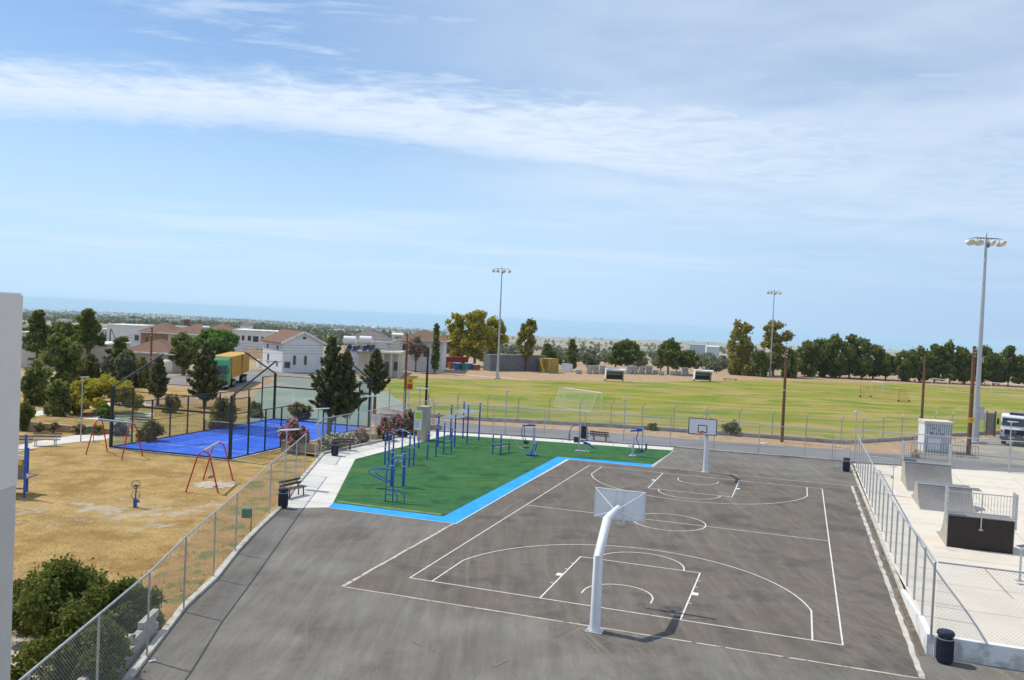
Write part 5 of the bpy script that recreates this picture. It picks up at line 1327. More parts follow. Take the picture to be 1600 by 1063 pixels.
for l, xl, xr, yb, yt, m_ in (('dark brown steel skip in front of the red shed', 703, 711, 577, 567, 'rust'), ('blue rubbish skip with white lid, left one of the two', 712, 721, 578.5, 568, 'dblue'), ('dark green skip between the two blue ones', 722, 729, 579, 569.5, 'green'), ('blue rubbish skip beside the rusty brown one', 730, 739, 578.5, 568, 'dblue'), ('rusty brown skip at the end of the skip row', 741, 750, 579, 570, 'rust')):
    a, b_ = G(xl, yb, -1.6), G(xr, yb, -1.6); L = (b_-a).length; H = HG(xl, yb, yt, -1.6)
    t = thing('rubbish_skip', l, 'skip', a, math.atan2((b_-a).y, (b_-a).x), 'skips in front of the red shed')
    mb = MB(); mb.extrude([(0.08, 0, .1), (L-.08, 0, .1), (L, -.05, H), (0, -.05, H)], (0, 1.1, 0)); part('body', mb, m_, t)
    mb = MB(); mb.box((L/2, .5, H+.04), (L+.04, 1.2, .07)); part('lid', mb, 'whitewall' if 'white lid' in l or 'rusty' in l else m_, t)
    mb = MB()
    for x in (.15, L-.15): mb.tube((x-.04, .1, .1), (x+.04, .1, .1), .1)
    part('wheel', mb, 'rubber', t, True)
t = thing('wheeled_bin', 'green wheeled rubbish bin left of the red shed', 'rubbish bin', G(672, 577, -1.6))
mb = MB(); mb.extrude([(-.6, 0, .15), (.6, 0, .15), (.7, -.05, 1.2), (-.7, -.05, 1.2)], (0, 1, 0)); part('body', mb, 'green', t)
mb = MB(); mb.extrude([(-.72, -.08, 1.2), (.72, -.08, 1.2), (.6, .1, 1.55), (-.6, .1, 1.55)], (0, .8, 0)); part('lid', mb, 'green', t)
for x in (-.45, .45):
    mb = MB(); mb.tube((x-.04, .1, .1), (x+.04, .1, .1), .1); part('wheel', mb, 'rubber', t, True)
t = thing('water_tank', 'white domed water tank on dry ground by the bare tree', 'water tank', G(651, 575, -1.6))
mb = MB(); mb.lathe([(1.5, 0), (1.5, 1.1), (1.42, 1.5), (1.1, 1.95), (.6, 2.2), (0, 2.3)], n=24); part('body', mb, 'whitewall', t, True)
mb = MB(); mb.lathe([(.3, 2.25), (.3, 2.4), (0, 2.42)], n=12); part('lid', mb, 'white', t, True)
t = thing('water_tank', 'pale beige round tank beside the village road left of the truck', 'water tank', G(259, 580, -.9))
mb = MB(); mb.lathe([(.9, 0), (1.0, .5), (1.0, 1.1), (.75, 1.6), (.35, 1.8), (0, 1.85)], n=20); part('body', mb, 'slab', t, True)
mb = MB(); mb.box((0, 0, -.1), (1.6, 1.6, .3)); part('stand', mb, 'concrete', t)
# concrete blocks stacked behind the field
rng = random.Random(11)
bk = MB(); bk.box((0, 0, .75), (2.1, 1.3, 1.45)); bk.box((0, -.0, 1.49), (1.7, .9, .05)); bkm = bk.mesh('concrete_block', M['concrete'])
first = True
spots = [(x, 0) for x in (904, 921, 931, 941, 982, 992, 1003, 1014, 1024, 1033, 1050, 1060, 1071)]+[(x, 1) for x in (921, 931, 941, 982, 992, 1003, 1014, 1071)]
for x, lv in spots:
    base = 584.5 if x < 1030 else 586.5
    p = G(x, base, -1.6); o = link('concrete_block', bkm); o.location = (p.x+rng.uniform(-.2, .2)*lv, p.y, -1.6+1.52*lv); o.rotation_euler = (0, 0, rng.uniform(-.2, .1)); o.scale = (rng.uniform(.55, .68),)*3
    if lv: o.location.z = -1.6+.98
    tag(o, 'pale grey concrete block in the double row of blocks behind the field', 'concrete block', 'concrete blocks in rows behind the field')
    o.scale = (.62, .62, .62)
for l, x, w_, h_, m_ in (('white slab leaning beside the ochre container', 884, 2.0, 2.0, 'white'), ('white slab leaning against the first one', 889, 1.6, 1.9, 'whitewall')):
    o = part('white_slab', MB().box((0, 0, h_/2), (w_, .15, h_), M3=Matrix.Rotation(-.15, 3, 'X')), m_); o.location = G(x, 581.5, -1.6); tag(o, l, 'slab')
# ------------------------------------------------------------------ vehicles
def wheel(t, x, y, r, w, name='wheel'):
    mb = MB(); mb.tube((x-w/2, y, r), (x+w/2, y, r), r, n=18); q = part(name, mb, 'rubber', t, True)
    mb = MB(); mb.tube((x-w/2-.01, y, r), (x+w/2+.01, y, r), r*.5, n=12); part('rim', mb, 'galv', q, True)
# green truck, faces -y (towards the camera)
fr = at(338, 608, 101.5); rr_ = at(373, 590, 116)
t = thing('container_truck', 'green cab truck carrying a long yellow container, parked by the conifer', 'truck', (fr.x, 101.5, -.28), -math.atan2(rr_.x-fr.x, 14.5))
w = 2.44
mb = MB(); mb.extrude([(-w/2, 0.05, .45), (-w/2, 0, 1.2), (-w/2, .12, 2.0), (-w/2, .35, 3.0), (-w/2, .75, 3.55), (-w/2, 1.4, 3.85), (-w/2, 2.25, 3.85), (-w/2, 2.25, .45)], (w, 0, 0)); body = part('cab', mb, 'truckgreen', t)
mb = MB(); mb.extrude([(-1.08, .08, 1.95), (-1.08, .30, 2.85), (1.08, .30, 2.85), (1.08, .08, 1.95)], (0, -.03, 0)); part('windscreen', mb, 'glassdark', t)
mb = MB(); mb.box((0, -.02, 1.35), (1.7, .05, .6)); part('grille', mb, 'black', t)
for z in (1.2, 1.35, 1.5):
    mb = MB(); mb.box((0, -.05, z), (1.6, .02, .03)); part('grille_bar', mb, 'galv', t)
mb = MB(); mb.box((0, -.05, .62), (w, .2, .4)); part('bumper', mb, 'white', t)
for x in (-.95, .95):
    mb = MB(); mb.box((x, -.13, .72), (.35, .06, .18)); part('headlight', mb, 'lampglass', t)
    mb = MB(); mb.box((x*1.42, .25, 2.35), (.12, .2, .75)); part('mirror', mb, 'truckgreen', t)
for sx_ in (-1, 1):
    mb = MB(); mb.box((sx_*(w/2+.005), .95, 2.25), (.02, .95, .7)); part('side_window', mb, 'glassdark', t)
    mb = MB(); mb.box((sx_*(w/2+.01), .95, 1.45), (.02, 1.0, .03)); part('door_handle', mb, 'black', t)
mb = MB(); mb.box((0, 8.2, 1.05), (1.0, 12.6, .28)); mb.box((0, 3.2, .7), (1.0, 3.2, .25)); part('chassis', mb, 'darkred', t)
mb = MB(); mb.box((0, 8.9, 1.3+1.3), (w, 12.2, 2.6)); cont = part('container', mb, 'yellow', t)
rb = MB(); rb.box((0, 0, 2.6), (.03, .14, 2.3)); rbm = rb.mesh('corrugation_rib', M['yellow'])
for k in range(40):
    for sx_ in (-1, 1):
        q = link('corrugation_rib', rbm, cont); q.location = (sx_*(w/2+.012), 3.05+.298*k, 0)
mb = MB()
for z in (1.36, 3.86):
    for sx_ in (-1, 1): mb.box((sx_*(w/2+.01), 8.9, z), (.07, 12.24, .12))
for y in (2.82, 14.98):
    for sx_ in (-1, 1): mb.box((sx_*(w/2+.01), y, 2.6), (.07, .12, 2.6))
part('corner_frame', mb, 'yellow', cont)
def text_mesh(s, size, ext=.01):
    c = bpy.data.curves.new('lettering', 'FONT'); c.body = s; c.size = size; c.extrude = ext; c.align_x = 'CENTER'; c.align_y = 'CENTER'; c.offset = .02*size
    o = bpy.data.objects.new('lettering_tmp', c); COL.objects.link(o); dg = bpy.context.evaluated_depsgraph_get()
    me = bpy.data.meshes.new_from_object(o.evaluated_get(dg)); bpy.data.objects.remove(o); return me
for k, ch in enumerate('MSC'):
    me = text_mesh(ch, 1.15); me.materials.clear(); me.materials.append(M['black']); q = link('lettering', me, cont)
    q.rotation_euler = (math.pi/2, -math.pi/2+math.pi/2, math.pi/2); q.location = (w/2+.045, 9.6, 3.4-k*.82)
for y in (1.2, 4.3, 5.4, 11.2, 12.4, 13.6):
    for x in (-.95, .95): wheel(t, x, y, .5, .42)
mb = MB(); mb.box((0, 14.9, .8), (2.3, .08, .12)); part('rear_bar', mb, 'darkred', t)
# grey-green car
p = at(449, 578, 150)
gz = TT(p.x, 150)
cp_ = Vector((p.x, 150, -1.58)); cp_ = G(449, 578, -1.58)
t = thing('parked_car', 'grey-green estate car parked beside the white gabled house', 'car', cp_, math.radians(-8))
L, w = 4.3, 1.75
mb = MB(); pf = [(-L/2, .35), (-L/2, .75), (-L/2+.25, .92), (-L/2+1.0, 1.0), (L/2-.9, 1.0), (L/2-.1, .82), (L/2, .6), (L/2, .35)]
mb.extrude([(a, -w/2, z) for a, z in pf], (0, w, 0)); part('body', mb, 'carpaint', t)
pf = [(-L/2+.15, .98), (-L/2+.65, 1.45), (.35, 1.50), (1.15, 1.02)]
mb = MB(); mb.extrude([(a, -w/2+.1, z) for a, z in pf], (0, w-.2, 0)); part('cabin', mb, 'carpaint', t)
for x0, x1, x2, x3 in ((-1.75, -1.5, -.75, -.75), (-.65, -.65, .22, .75)):
    mb = MB(); mb.extrude([(x0, -w/2+.09, 1.03), (x1, -w/2+.09, 1.40), (x2, -w/2+.09, 1.42), (x3, -w/2+.09, 1.03)], (0, -.01, 0)); part('side_window', mb, 'glassdark', t)
mb = MB(); mb.extrude([(.42, -w/2+.2, 1.48), (1.15, -w/2+.2, 1.06), (1.19, -w/2+.2, 1.08), (.46, -w/2+.2, 1.50)], (0, w-.4, 0)); part('windscreen', mb, 'glassdark', t)
for x in (-1.35, 1.35):
    for y in (-w/2+.1, w/2-.1):
        mb = MB(); mb.tube((x, y-.11, .32), (x, y+.11, .32), .32, n=16); q = part('wheel', mb, 'rubber', t, True)
        mb = MB(); mb.tube((x, y-.12, .32), (x, y+.12, .32), .17, n=10); part('rim', mb, 'galv', q, True)
for y in (-.6, .6):
    mb = MB(); mb.box((L/2-.02, y, .72), (.06, .3, .14)); part('headlight', mb, 'lampglass', t)
# white truck at the right edge
p = G(1584, 697, -.22)
t = thing('parked_truck', 'white cab truck parked on the gravel lot, cut by the photo edge', 'truck', p, math.radians(-36))
w = 2.4
mb = MB(); mb.extrude([(-w/2, .0, .75), (-w/2, -.05, 1.35), (-w/2, .1, 1.9), (-w/2, .35, 2.75), (-w/2, .6, 2.95), (-w/2, 1.9, 2.95), (-w/2, 1.9, .75)], (w, 0, 0)); part('cab', mb, 'white', t)
mb = MB(); mb.extrude([(-1.08, .07, 1.88), (-1.08, .27, 2.62), (1.08, .27, 2.62), (1.08, .07, 1.88)], (0, -.03, 0)); part('windscreen', mb, 'glassdark', t)
mb = MB(); mb.box((0, -.05, 1.28), (1.7, .06, .5)); part('grille', mb, 'black', t)
mb = MB(); mb.box((0, -.12, .82), (w, .24, .5)); part('bumper', mb, 'steelgrey', t)
mb = MB(); mb.path([(.14*math.cos(a), -.10, 1.3+.14*math.sin(a)) for a in np.linspace(0, 2*math.pi, 17)[:-1]], .018, 6, closed=True)
for a in (90, 210, 330): mb.tube((0, -.10, 1.3), (.14*math.cos(math.radians(a)), -.10, 1.3+.14*math.sin(math.radians(a))), .014)
part('star_badge', mb, 'galv', t)
for x in (-.95, .95):
    mb = MB(); mb.box((x, -.25, .95), (.36, .04, .2)); part('headlight', mb, 'lampglass', t)
    mb = MB(); mb.box((x*1.13, -.03, 1.35), (.2, .08, .25)); part('indicator', mb, 'orange', t)
    mb = MB(); mb.box((x*1.5, .1, 2.2), (.2, .12, .6)); part('mirror', mb, 'black', t)
    for y in (1.0, 4.6):
        wheel(t, x, y, .5, .35)
mb = MB(); mb.box((0, 5.0, .9), (1.0, 7.5, .25)); part('chassis', mb, 'steelgrey', t)
mb = MB(); mb.box((0, 5.2, 1.9), (2.35, 6.2, 1.5)); part('cargo_body', mb, 'steelgrey', t)
mb = MB(); mb.box((.2, .9, 3.03), (1.5, .8, .12)); part('roof_hatch', mb, 'seat', t)
mb = MB(); mb.box((-.2, -.25, .78), (.52, .02, .12)); part('number_plate', mb, 'lampglass', t)

# ------------------------------------------------------------------ houses of the village
def house(name, label, xl, xr, yb, ye, Y_, depth, wm, roof, rz=0., wins=(), swins=(), over=.5, H=None, cat='house'):
    a, b_ = at(xl, yb, Y_), at(xr, yb, Y_); L = (b_-a).xy.length
    gz = TT((a.x+b_.x)/2, Y_)-.3; top = at((xl+xr)/2, ye, Y_).z; H = top-gz
    t = thing(name, label, cat, (a.x, a.y, gz), rz+math.atan2(0, 1))
    mb = MB(); mb.box((L/2, depth/2, H/2), (L, depth, H)); part('wall', mb, wm, t)
    kind, rh, rm = roof[:3]
    o = over
    if kind == 'flat':
        mb = MB(); mb.box((L/2, depth/2, H+.12), (L+.5, depth+.5, .24)); part('roof', mb, rm, t)
    elif kind == 'hip':
        i = min(L, depth)/2*.98; c = (L/2, depth/2)
        A_ = [(-o, -o, H), (L+o, -o, H), (L+o, depth+o, H), (-o, depth+o, H)]
        if L >= depth: r1, r2 = (depth/2, depth/2, H+rh), (L-depth/2, depth/2, H+rh); fs = [(0, 1, 5, 4), (1, 2, 5), (2, 3, 4, 5), (3, 0, 4)]
        else: r1, r2 = (L/2, L/2, H+rh), (L/2, depth-L/2, H+rh); fs = [(0, 1, 4), (1, 2, 5, 4), (2, 3, 5), (3, 0, 4, 5)]
        mb = MB(); mb.add(A_+[r1, r2], fs+[(3, 2, 1, 0)]); rf = part('roof', mb, rm, t)
        mb = MB(); mb.box((L/2, -o, H-.08), (L+2*o, .12, .22)); mb.box((L/2, depth+o, H-.08), (L+2*o, .12, .22)); mb.box((-o, depth/2, H-.08), (.12, depth+2*o, .22)); mb.box((L+o, depth/2, H-.08), (.12, depth+2*o, .22)); part('fascia', mb, 'whitewall', rf)
    elif kind == 'gable':   # ridge runs away from the front wall
        mb = MB(); mb.extrude([(0, 0, H), (L, 0, H), (L/2, 0, H+rh)], (0, depth, 0)); part('gable_wall', mb, wm, t)
        mb = MB(); k = .22
        mb.extrude([(-o, -o*.8, H-o*rh/(L/2)), (L/2, -o*.8, H+rh), (L+o, -o*.8, H-o*rh/(L/2)), (L+o, -o*.8, H-o*rh/(L/2)+k), (L/2, -o*.8, H+rh+k), (-o, -o*.8, H-o*rh/(L/2)+k)], (0, depth+o*1.6, 0)); rf = part('roof', mb, rm, t)
        mb = MB()
        for s_ in (0, 1):
            x0 = -o if s_ == 0 else L+o
            mb.bar((x0, -o*.8-.02, H-o*rh/(L/2)+.1), (L/2, -o*.8-.02, H+rh+.1), .1, .35)
        part('barge_board', mb, 'whitewall', rf)
    def win(c, d, axis):
        mb = MB(); mb.box(c, d); f = part('window', mb, 'frame', t); e = list(d); cc = list(c)
        if axis == 'y': e[0] -= .16; e[2] -= .16; cc[1] -= .03
        else: e[1] -= .16; e[2] -= .16; cc[0] -= .03*(1 if c[0] < L/2 else -1)
        mb = MB(); mb.box(cc, e); part('pane', mb, 'glassdark', f)
    for fx, fz, w_, h_ in wins: win((L*fx, -.02, H*fz), (w_, .08, h_), 'y')
    for fy, fz, w_, h_ in swins: win((-.02, depth*fy, H*fz), (.08, w_, h_), 'x')
    return t, L, H, gz
t, L, H, gz = house('village_house', 'white gabled house with brown roof and grey car parked in front', 441, 507, 570, 537, 152, 12, 'housewhite', ('gable', 1.9, 'tilebrown'), math.radians(33), [(.29, .45, .55, 1.7), (.56, .45, .55, 1.7), (.52, 1.16, .7, .5), (.12, .3, 1.1, 1.2)], [(.25, .82, .9, .8), (.25, .3, .9, .8), (.75, .82, .9, .8), (.7, .42, .9, 1.8)])
t, L, H, gz = house('village_house', 'two-storey white house with grey hip roof and two white roof tanks', 541, 601, 572, 532.5, 158, 9, 'housewhite', ('hip', 2.3, 'tilegrey'), math.radians(2), [(.07, .8, .6, 1.4), (.33, .74, .8, 1.6), (.62, .78, 1.6, 1.5), (.4, .3, 1., 1.8)], over=.8)
mb = MB(); mb.lathe([(.55, 0), (.6, .3), (.45, .55), (0, .65)], (L*.62, 4.5, H+2.1), 12); part('roof_vent', mb, 'white', t)
# terrace floor in front of it
t, L, H, gz = house('terrace_building', 'cream ground floor with pillars and roof terrace under the water tanks', 560, 625, 574, 551, 152, 6, 'housecream', ('flat', 0, 'housecream'), math.radians(2), [(.32, .42, 1.1, 2.2), (.68, .45, .8, 2.), (.92, .5, 1.2, 1.6)], cat='building')
for fx in (.25, .42, .60, .80, .98):
    mb = MB(); mb.box((L*fx, -1.2, H/2), (.35, .35, H)); part('column', mb, 'housecream', t)
mb = MB(); mb.box((L/2, -.7, H+.02), (L+.3, 1.6, .22)); part('balcony_slab', mb, 'housecream', t)
mb = MB(); mb.box((L/2, -1.45, H+.5), (L+.3, .04, .05)); 
for k in range(40): mb.box((L*k/39, -1.45, H+.3), (.03, .03, .5))
stuff(part('balustrade', mb, 'galv', t))
for xx, lab in ((546, 'left white water tank with solar collectors on the house terrace'), (571, 'right white water tank with solar collectors on the house terrace')):
    Y_ = 150.5; p = at(xx, 549, Y_)
    t = thing('solar_water_heater', lab, 'water heater', (p.x, Y_, at(xx, 550, Y_).z), 0, 'solar water heaters on the terrace')
    mb = MB(); mb.tube((-1.05, 0, 2.1), (1.05, 0, 2.1), .72, n=20); part('tank', mb, 'white', t, True)
    mb = MB()
    for a_ in (-.9, .9):
        for c in (-.5, .5): mb.bar((a_, c, 0), (a_, c*.6, 1.5), .06, .06)
    mb.box((0, -.3, 1.42), (2., .06, .06)); part('stand', mb, 'galv', t)
    for k in range(2):
        mb = MB(); mb.box((-.4+k*1.1+.5, -1.0, .62), (.95, 1.7, .06), M3=Matrix.Rotation(.55, 3, 'X')); part('solar_panel', mb, 'solar', t)
if TT(-20, 150) < -1: pass
house('village_house', 'white house with broad brown hip roof behind the bare tree', 624, 691, 567, 531.5, 172, 10, 'housewhite', ('hip', 2.1, 'tilebrown'), 0, [(.1, .75, .7, 1.5), (.62, .6, 1.2, 1.4), (.85, .6, .8, 1.2)], over=.9)
house('village_house', 'long white two-storey flat-roofed building with many dark windows', 364, 440, 547, 518, 215, 9, 'housewhite', ('flat', 0, 'whitewall'), 0, [(.1, .72, .9, 1.1), (.2, .72, .7, 1.3), (.33, .72, .9, 1.3), (.46, .70, 1.4, 1.5), (.6, .72, .6, 1.1), (.33, .25, 1., .9), (.47, .25, 1.6, 1.0), (.62, .25, 1.2, 1.0), (.78, .7, 1, 1.2), (.8, .25, 1, 1)])
house('village_house', 'large brown stone house with terracotta hip roof and rooftop chimney', 219, 268, 545, 519.5, 185, 9, 'housebrown', ('hip', 2.1, 'tilered'), 0, [(.45, .55, .7, 2.), (.2, .7, .8, 1.2)], over=.8)
t, L, H, gz = house('village_house', 'cream wing with long terracotta roof joined to the brown house', 262, 330, 545, 522, 184, 9, 'housecream', ('hip', 2.2, 'tilered'), 0, [(.12, .7, .9, 1.6), (.55, .68, 1.5, 1.5), (.9, .65, .8, 1.4)], over=.8)
mb = MB(); mb.box((L*.25, 4, H+2.2), (.8, .8, 1.2)); mb.box((L*.25, 4, H+2.9), (1.1, 1.1, .15)); part('chimney', mb, 'tilered', t)
mb = MB(); mb.tube((L*.7, 2.5, H+1.5), (L*.7+1.4, 2.5, H+1.5), .35, n=12); part('roof_tank', mb, 'white', t)
house('village_house', 'cream house with pale tiled roof behind the terracotta wing', 312, 362, 545, 519, 222, 9, 'housecream', ('hip', 2.2, 'tilered'), 0, [(.5, .8, 1.2, 1.2), (.85, .75, .8, 1.5)], over=.8)
house('village_house', 'low house with brown hip roof and dark carport near the left pole', 196, 264, 573, 550, 140, 9, 'housegrey', ('hip', 2.0, 'tilebrown'), 0, [(.75, .3, 2.2, 1.4), (.55, .4, .8, 1.0)], over=.9)
house('village_house', 'plain white flat-roofed box house behind the left pines', 166, 219, 545, 509, 235, 12, 'housewhite', ('flat', 0, 'whitewall'), .12, [(.85, .55, 1.2, 1.6)])
house('village_house', 'low pale stone house with flat roof among the left pines', 112, 166, 565, 538, 148, 9, 'housegrey', ('flat', 0, 'whitewall'), 0, [(.2, .5, .9, .9)])
house('village_house', 'cream rendered house beside the near building edge', 22, 56, 560, 521, 138, 9, 'housecream', ('flat', 0, 'housecream'), 0, [(.8, .3, 1.2, .5), (.5, .75, .8, 1.2)])
house('village_house', 'beige extension between the cream house and the left pines', 56, 78, 560, 541, 137, 8, 'housegrey', ('flat', 0, 'housecream'), 0, [(.6, .4, .8, .8)])
p = G(404, 578, -1.6)
t = tag(part('round_wall', MB().lathe([(3.0, 0), (3.0, 1.5), (2.8, 1.5), (2.8, 0)], n=32), 'whitewall'), 'low white curved garden wall behind the container truck', 'wall'); t.location = (p.x, p.y+9, -1.7)
kerb_run('garden_wall', [at(383, 560, 190).xy.to_3d(), at(418, 563, 178).xy.to_3d()], .3, .8, 'tan', -2.2, 'beige garden wall in front of the long white building', 'wall')

# ------------------------------------------------------------------ vegetation
def leafmesh(name, pts, nrm, size, m, rng, aspect=1.6):
    n = len(pts); r = rng.normal(size=(n, 3)); u = np.cross(nrm, r); u /= np.linalg.norm(u, axis=1)[:, None]+1e-9; v = np.cross(nrm, u)
    s = (size*rng.uniform(.4, 1.4, n))[:, None]
    P4 = np.stack([pts+u*s*aspect*.5, pts+v*s*.5, pts-u*s*aspect*.5, pts-v*s*.5], 1).reshape(-1, 3)
    return P4
def mk(name, P4, m):
    me = bpy.data.meshes.new(name); nv = len(P4); nf = nv//4
    me.vertices.add(nv); me.vertices.foreach_set('co', P4.astype(np.float32).ravel())
    me.loops.add(nv); me.loops.foreach_set('vertex_index', np.arange(nv, dtype=np.int32))
    me.polygons.add(nf); me.polygons.foreach_set('loop_start', np.arange(0, nv, 4, dtype=np.int32))
    try: me.polygons.foreach_set('loop_total', np.full(nf, 4, dtype=np.int32))
    except Exception: pass
    me.materials.append(M[m] if isinstance(m, str) else m); me.update(calc_edges=True); me.validate(); return me
def cloud(blobs, n, size, rng, jag=.22, rand=.9, aspect=1.6, inner=.45):
    B = np.array([b[0] for b in blobs], float); R = np.array([b[1] for b in blobs], float)
    wgt = (R.prod(1))**(2/3); k = rng.choice(len(blobs), n, p=wgt/wgt.sum())
    d = rng.normal(size=(n, 3)); d /= np.linalg.norm(d, axis=1)[:, None]
    rad = inner+(1-inner)*rng.uniform(0, 1, n)**.6
    rad = np.where(rng.uniform(0, 1, n) < .14, rad*rng.uniform(1.05, 1.5, n), rad)
    ph = rng.uniform(0, 6.28, (len(blobs), 3))[k]
    bump = 1+jag*np.sin(5*d[:, 0]+ph[:, 0])*np.cos(6*d[:, 1]+ph[:, 1])+jag*.7*np.sin(11*d[:, 2]+ph[:, 2]+7*d[:, 0])
    pts = B[k]+d*(rad*bump)[:, None]*R[k]
    nr = d*.35+rng.normal(size=(n, 3))*rand+np.array([0, 0, .2]); nr /= np.linalg.norm(nr, axis=1)[:, None]
    return leafmesh('', pts, nr, size, None, rng, aspect)
SEED = [100]
def trunkmesh(t, H, r, blobs, m, base=-.4, forks=8, lean=(0, 0), top=.62):
    mb = MB(); ax, ay = lean
    pts = [(0, 0, base), (ax*.15, ay*.15, H*.15), (ax*.5, ay*.5, H*.4), (ax, ay, H*top)]
    mb.path(pts, [r*1.25, r, r*.75, r*.35], 10)
    idx = list(range(len(blobs))); random.Random(len(blobs)).shuffle(idx)
    for i in idx[:forks]:
        c = Vector([float(q) for q in blobs[i][0]]); f = random.Random(i).uniform(.25, .6)*top/.62
        s = Vector((ax*f, ay*f, H*f)); mid = s.lerp(c, .5)+Vector((0, 0, -.04*H))
        mb.path([s, mid, c], [r*.42, r*.26, r*.08], 6)
    return part('trunk', mb, m, t, True)
def crown_blobs(kind, w, z0, z1, rng, lean=(0, 0)):
    """w = half width; many small clumps so that the outline is uneven and light shows between them"""
    h = z1-z0; out = []
    if kind == 'round':
        for i in range(46):
            a = rng.uniform(0, 6.28); f = rng.uniform(-1, 1); rr = math.sqrt(max(0, 1-f*f))*rng.uniform(.35, .88)
            s = rng.uniform(.15, .30)
            out.append(((w*rr*math.cos(a)+lean[0]*.8, w*rr*math.sin(a)+lean[1], (z0+z1)/2+f*h*.42+rng.uniform(-.03, .05)*h), (w*s, w*s, h*s*.5)))
    elif kind == 'umbrella':
        for i in range(44):
            a = rng.uniform(0, 6.28); rr = rng.uniform(.05, .95)**.7
            out.append(((w*rr*math.cos(a), w*rr*math.sin(a), z0+h*(.66-.42*rr*rr)+rng.uniform(-.14, .20)*h), (w*.17, w*.17, h*rng.uniform(.12, .22))))
    elif kind == 'pine':
        n = 46
        for i in range(n):
            f = (i+.5)/n; a = i*2.4+rng.uniform(-.6, .6); env = (1-.80*f**1.3)*(.7+.3*min(1, f*5)); rr = rng.uniform(.15, .95)*env
            s = rng.uniform(.13, .26)*(1-.4*f)
            out.append(((w*rr*math.cos(a), w*rr*math.sin(a), z0+h*(.03+.93*f)+.06*h*rr), (w*s*1.3, w*s*1.3, h*s*.30)))
    elif kind == 'tall':
        for i in range(48):
            f = rng.uniform(0, 1); a = rng.uniform(0, 6.28); env = (math.sin(math.pi*min(1, .14+f*.78))**.5); rr = rng.uniform(.05, .92)*env
            s = rng.uniform(.15, .30)*(.6+.4*env)
            out.append(((w*rr*math.cos(a), w*rr*math.sin(a), z0+h*(.04+.92*f)), (w*s, w*s, h*s*.36)))
    elif kind == 'bush':
        for i in range(40):
            a = rng.uniform(0, 6.28); rr = rng.uniform(.0, .88); f = rng.uniform(.12, .86)
            out.append(((w*rr*math.cos(a), w*rr*math.sin(a), z0+h*f*math.sqrt(max(.1, 1-rr*rr*.75))), (w*rng.uniform(.16, .26), w*rng.uniform(.16, .26), h*rng.uniform(.12, .2))))
    return out
def plant(name, label, cat, xc, Y_, hw_px, yt, yb, kind, leaf, n, size, z=None, zc=None, trunk='bark', r=.18, group=None, aspect=1.6, seed=None, lean=(0, 0), flower=None, jag=.22, sq=1.0, forks=8):
    """crown spans yt..yb in photo rows at distance Y_, trunk goes to the ground"""
    SEED[0] += 7; rng = np.random.default_rng(SEED[0] if seed is None else seed)
    if kind == 'bush' and z is not None: Y_ = G(xc, yb, z).y
    p = at(xc, yb, Y_); gz = TT(p.x, Y_) if z is None else z
    if kind == 'bush' and z is None: gz = TT(p.x, Y_)
    pb = at(xc, yb, Y_); px_m = F/Y_
    zt = at(xc, yt, Y_).z-gz; z0 = max(-.1, pb.z-gz) if kind != 'bush' else -.15; w = hw_px/px_m
    if zt < z0+.2: print('BAD PLANT', label, zt, z0); zt = z0+.5
    # keep the foot vertical below the crown
    t = thing(name, label, cat, (p.x, Y_, gz), 0, group)
    bl = crown_blobs(kind, w, z0, zt, rng, lean)
    bl = [((c[0], c[1]*sq, c[2]), r_) for c, r_ in bl]
    P4 = cloud(bl, n, size, rng, jag, aspect=aspect)
    o = link('crown', mk('crown', P4, leaf), t)
    trunkmesh(t, zt, r if kind != 'bush' else min(r, .06), bl, trunk, forks=forks, lean=lean, top=.62 if kind != 'bush' else .3)
    if flower:
        fm, fn, fs = flower; c2 = [(c, tuple(q*1.06 for q in r_)) for c, r_ in bl]
        P4 = cloud(c2, fn, fs, rng, jag, inner=.92, aspect=1.1); link('blossom', mk('blossom', P4, fm), t)
    return t
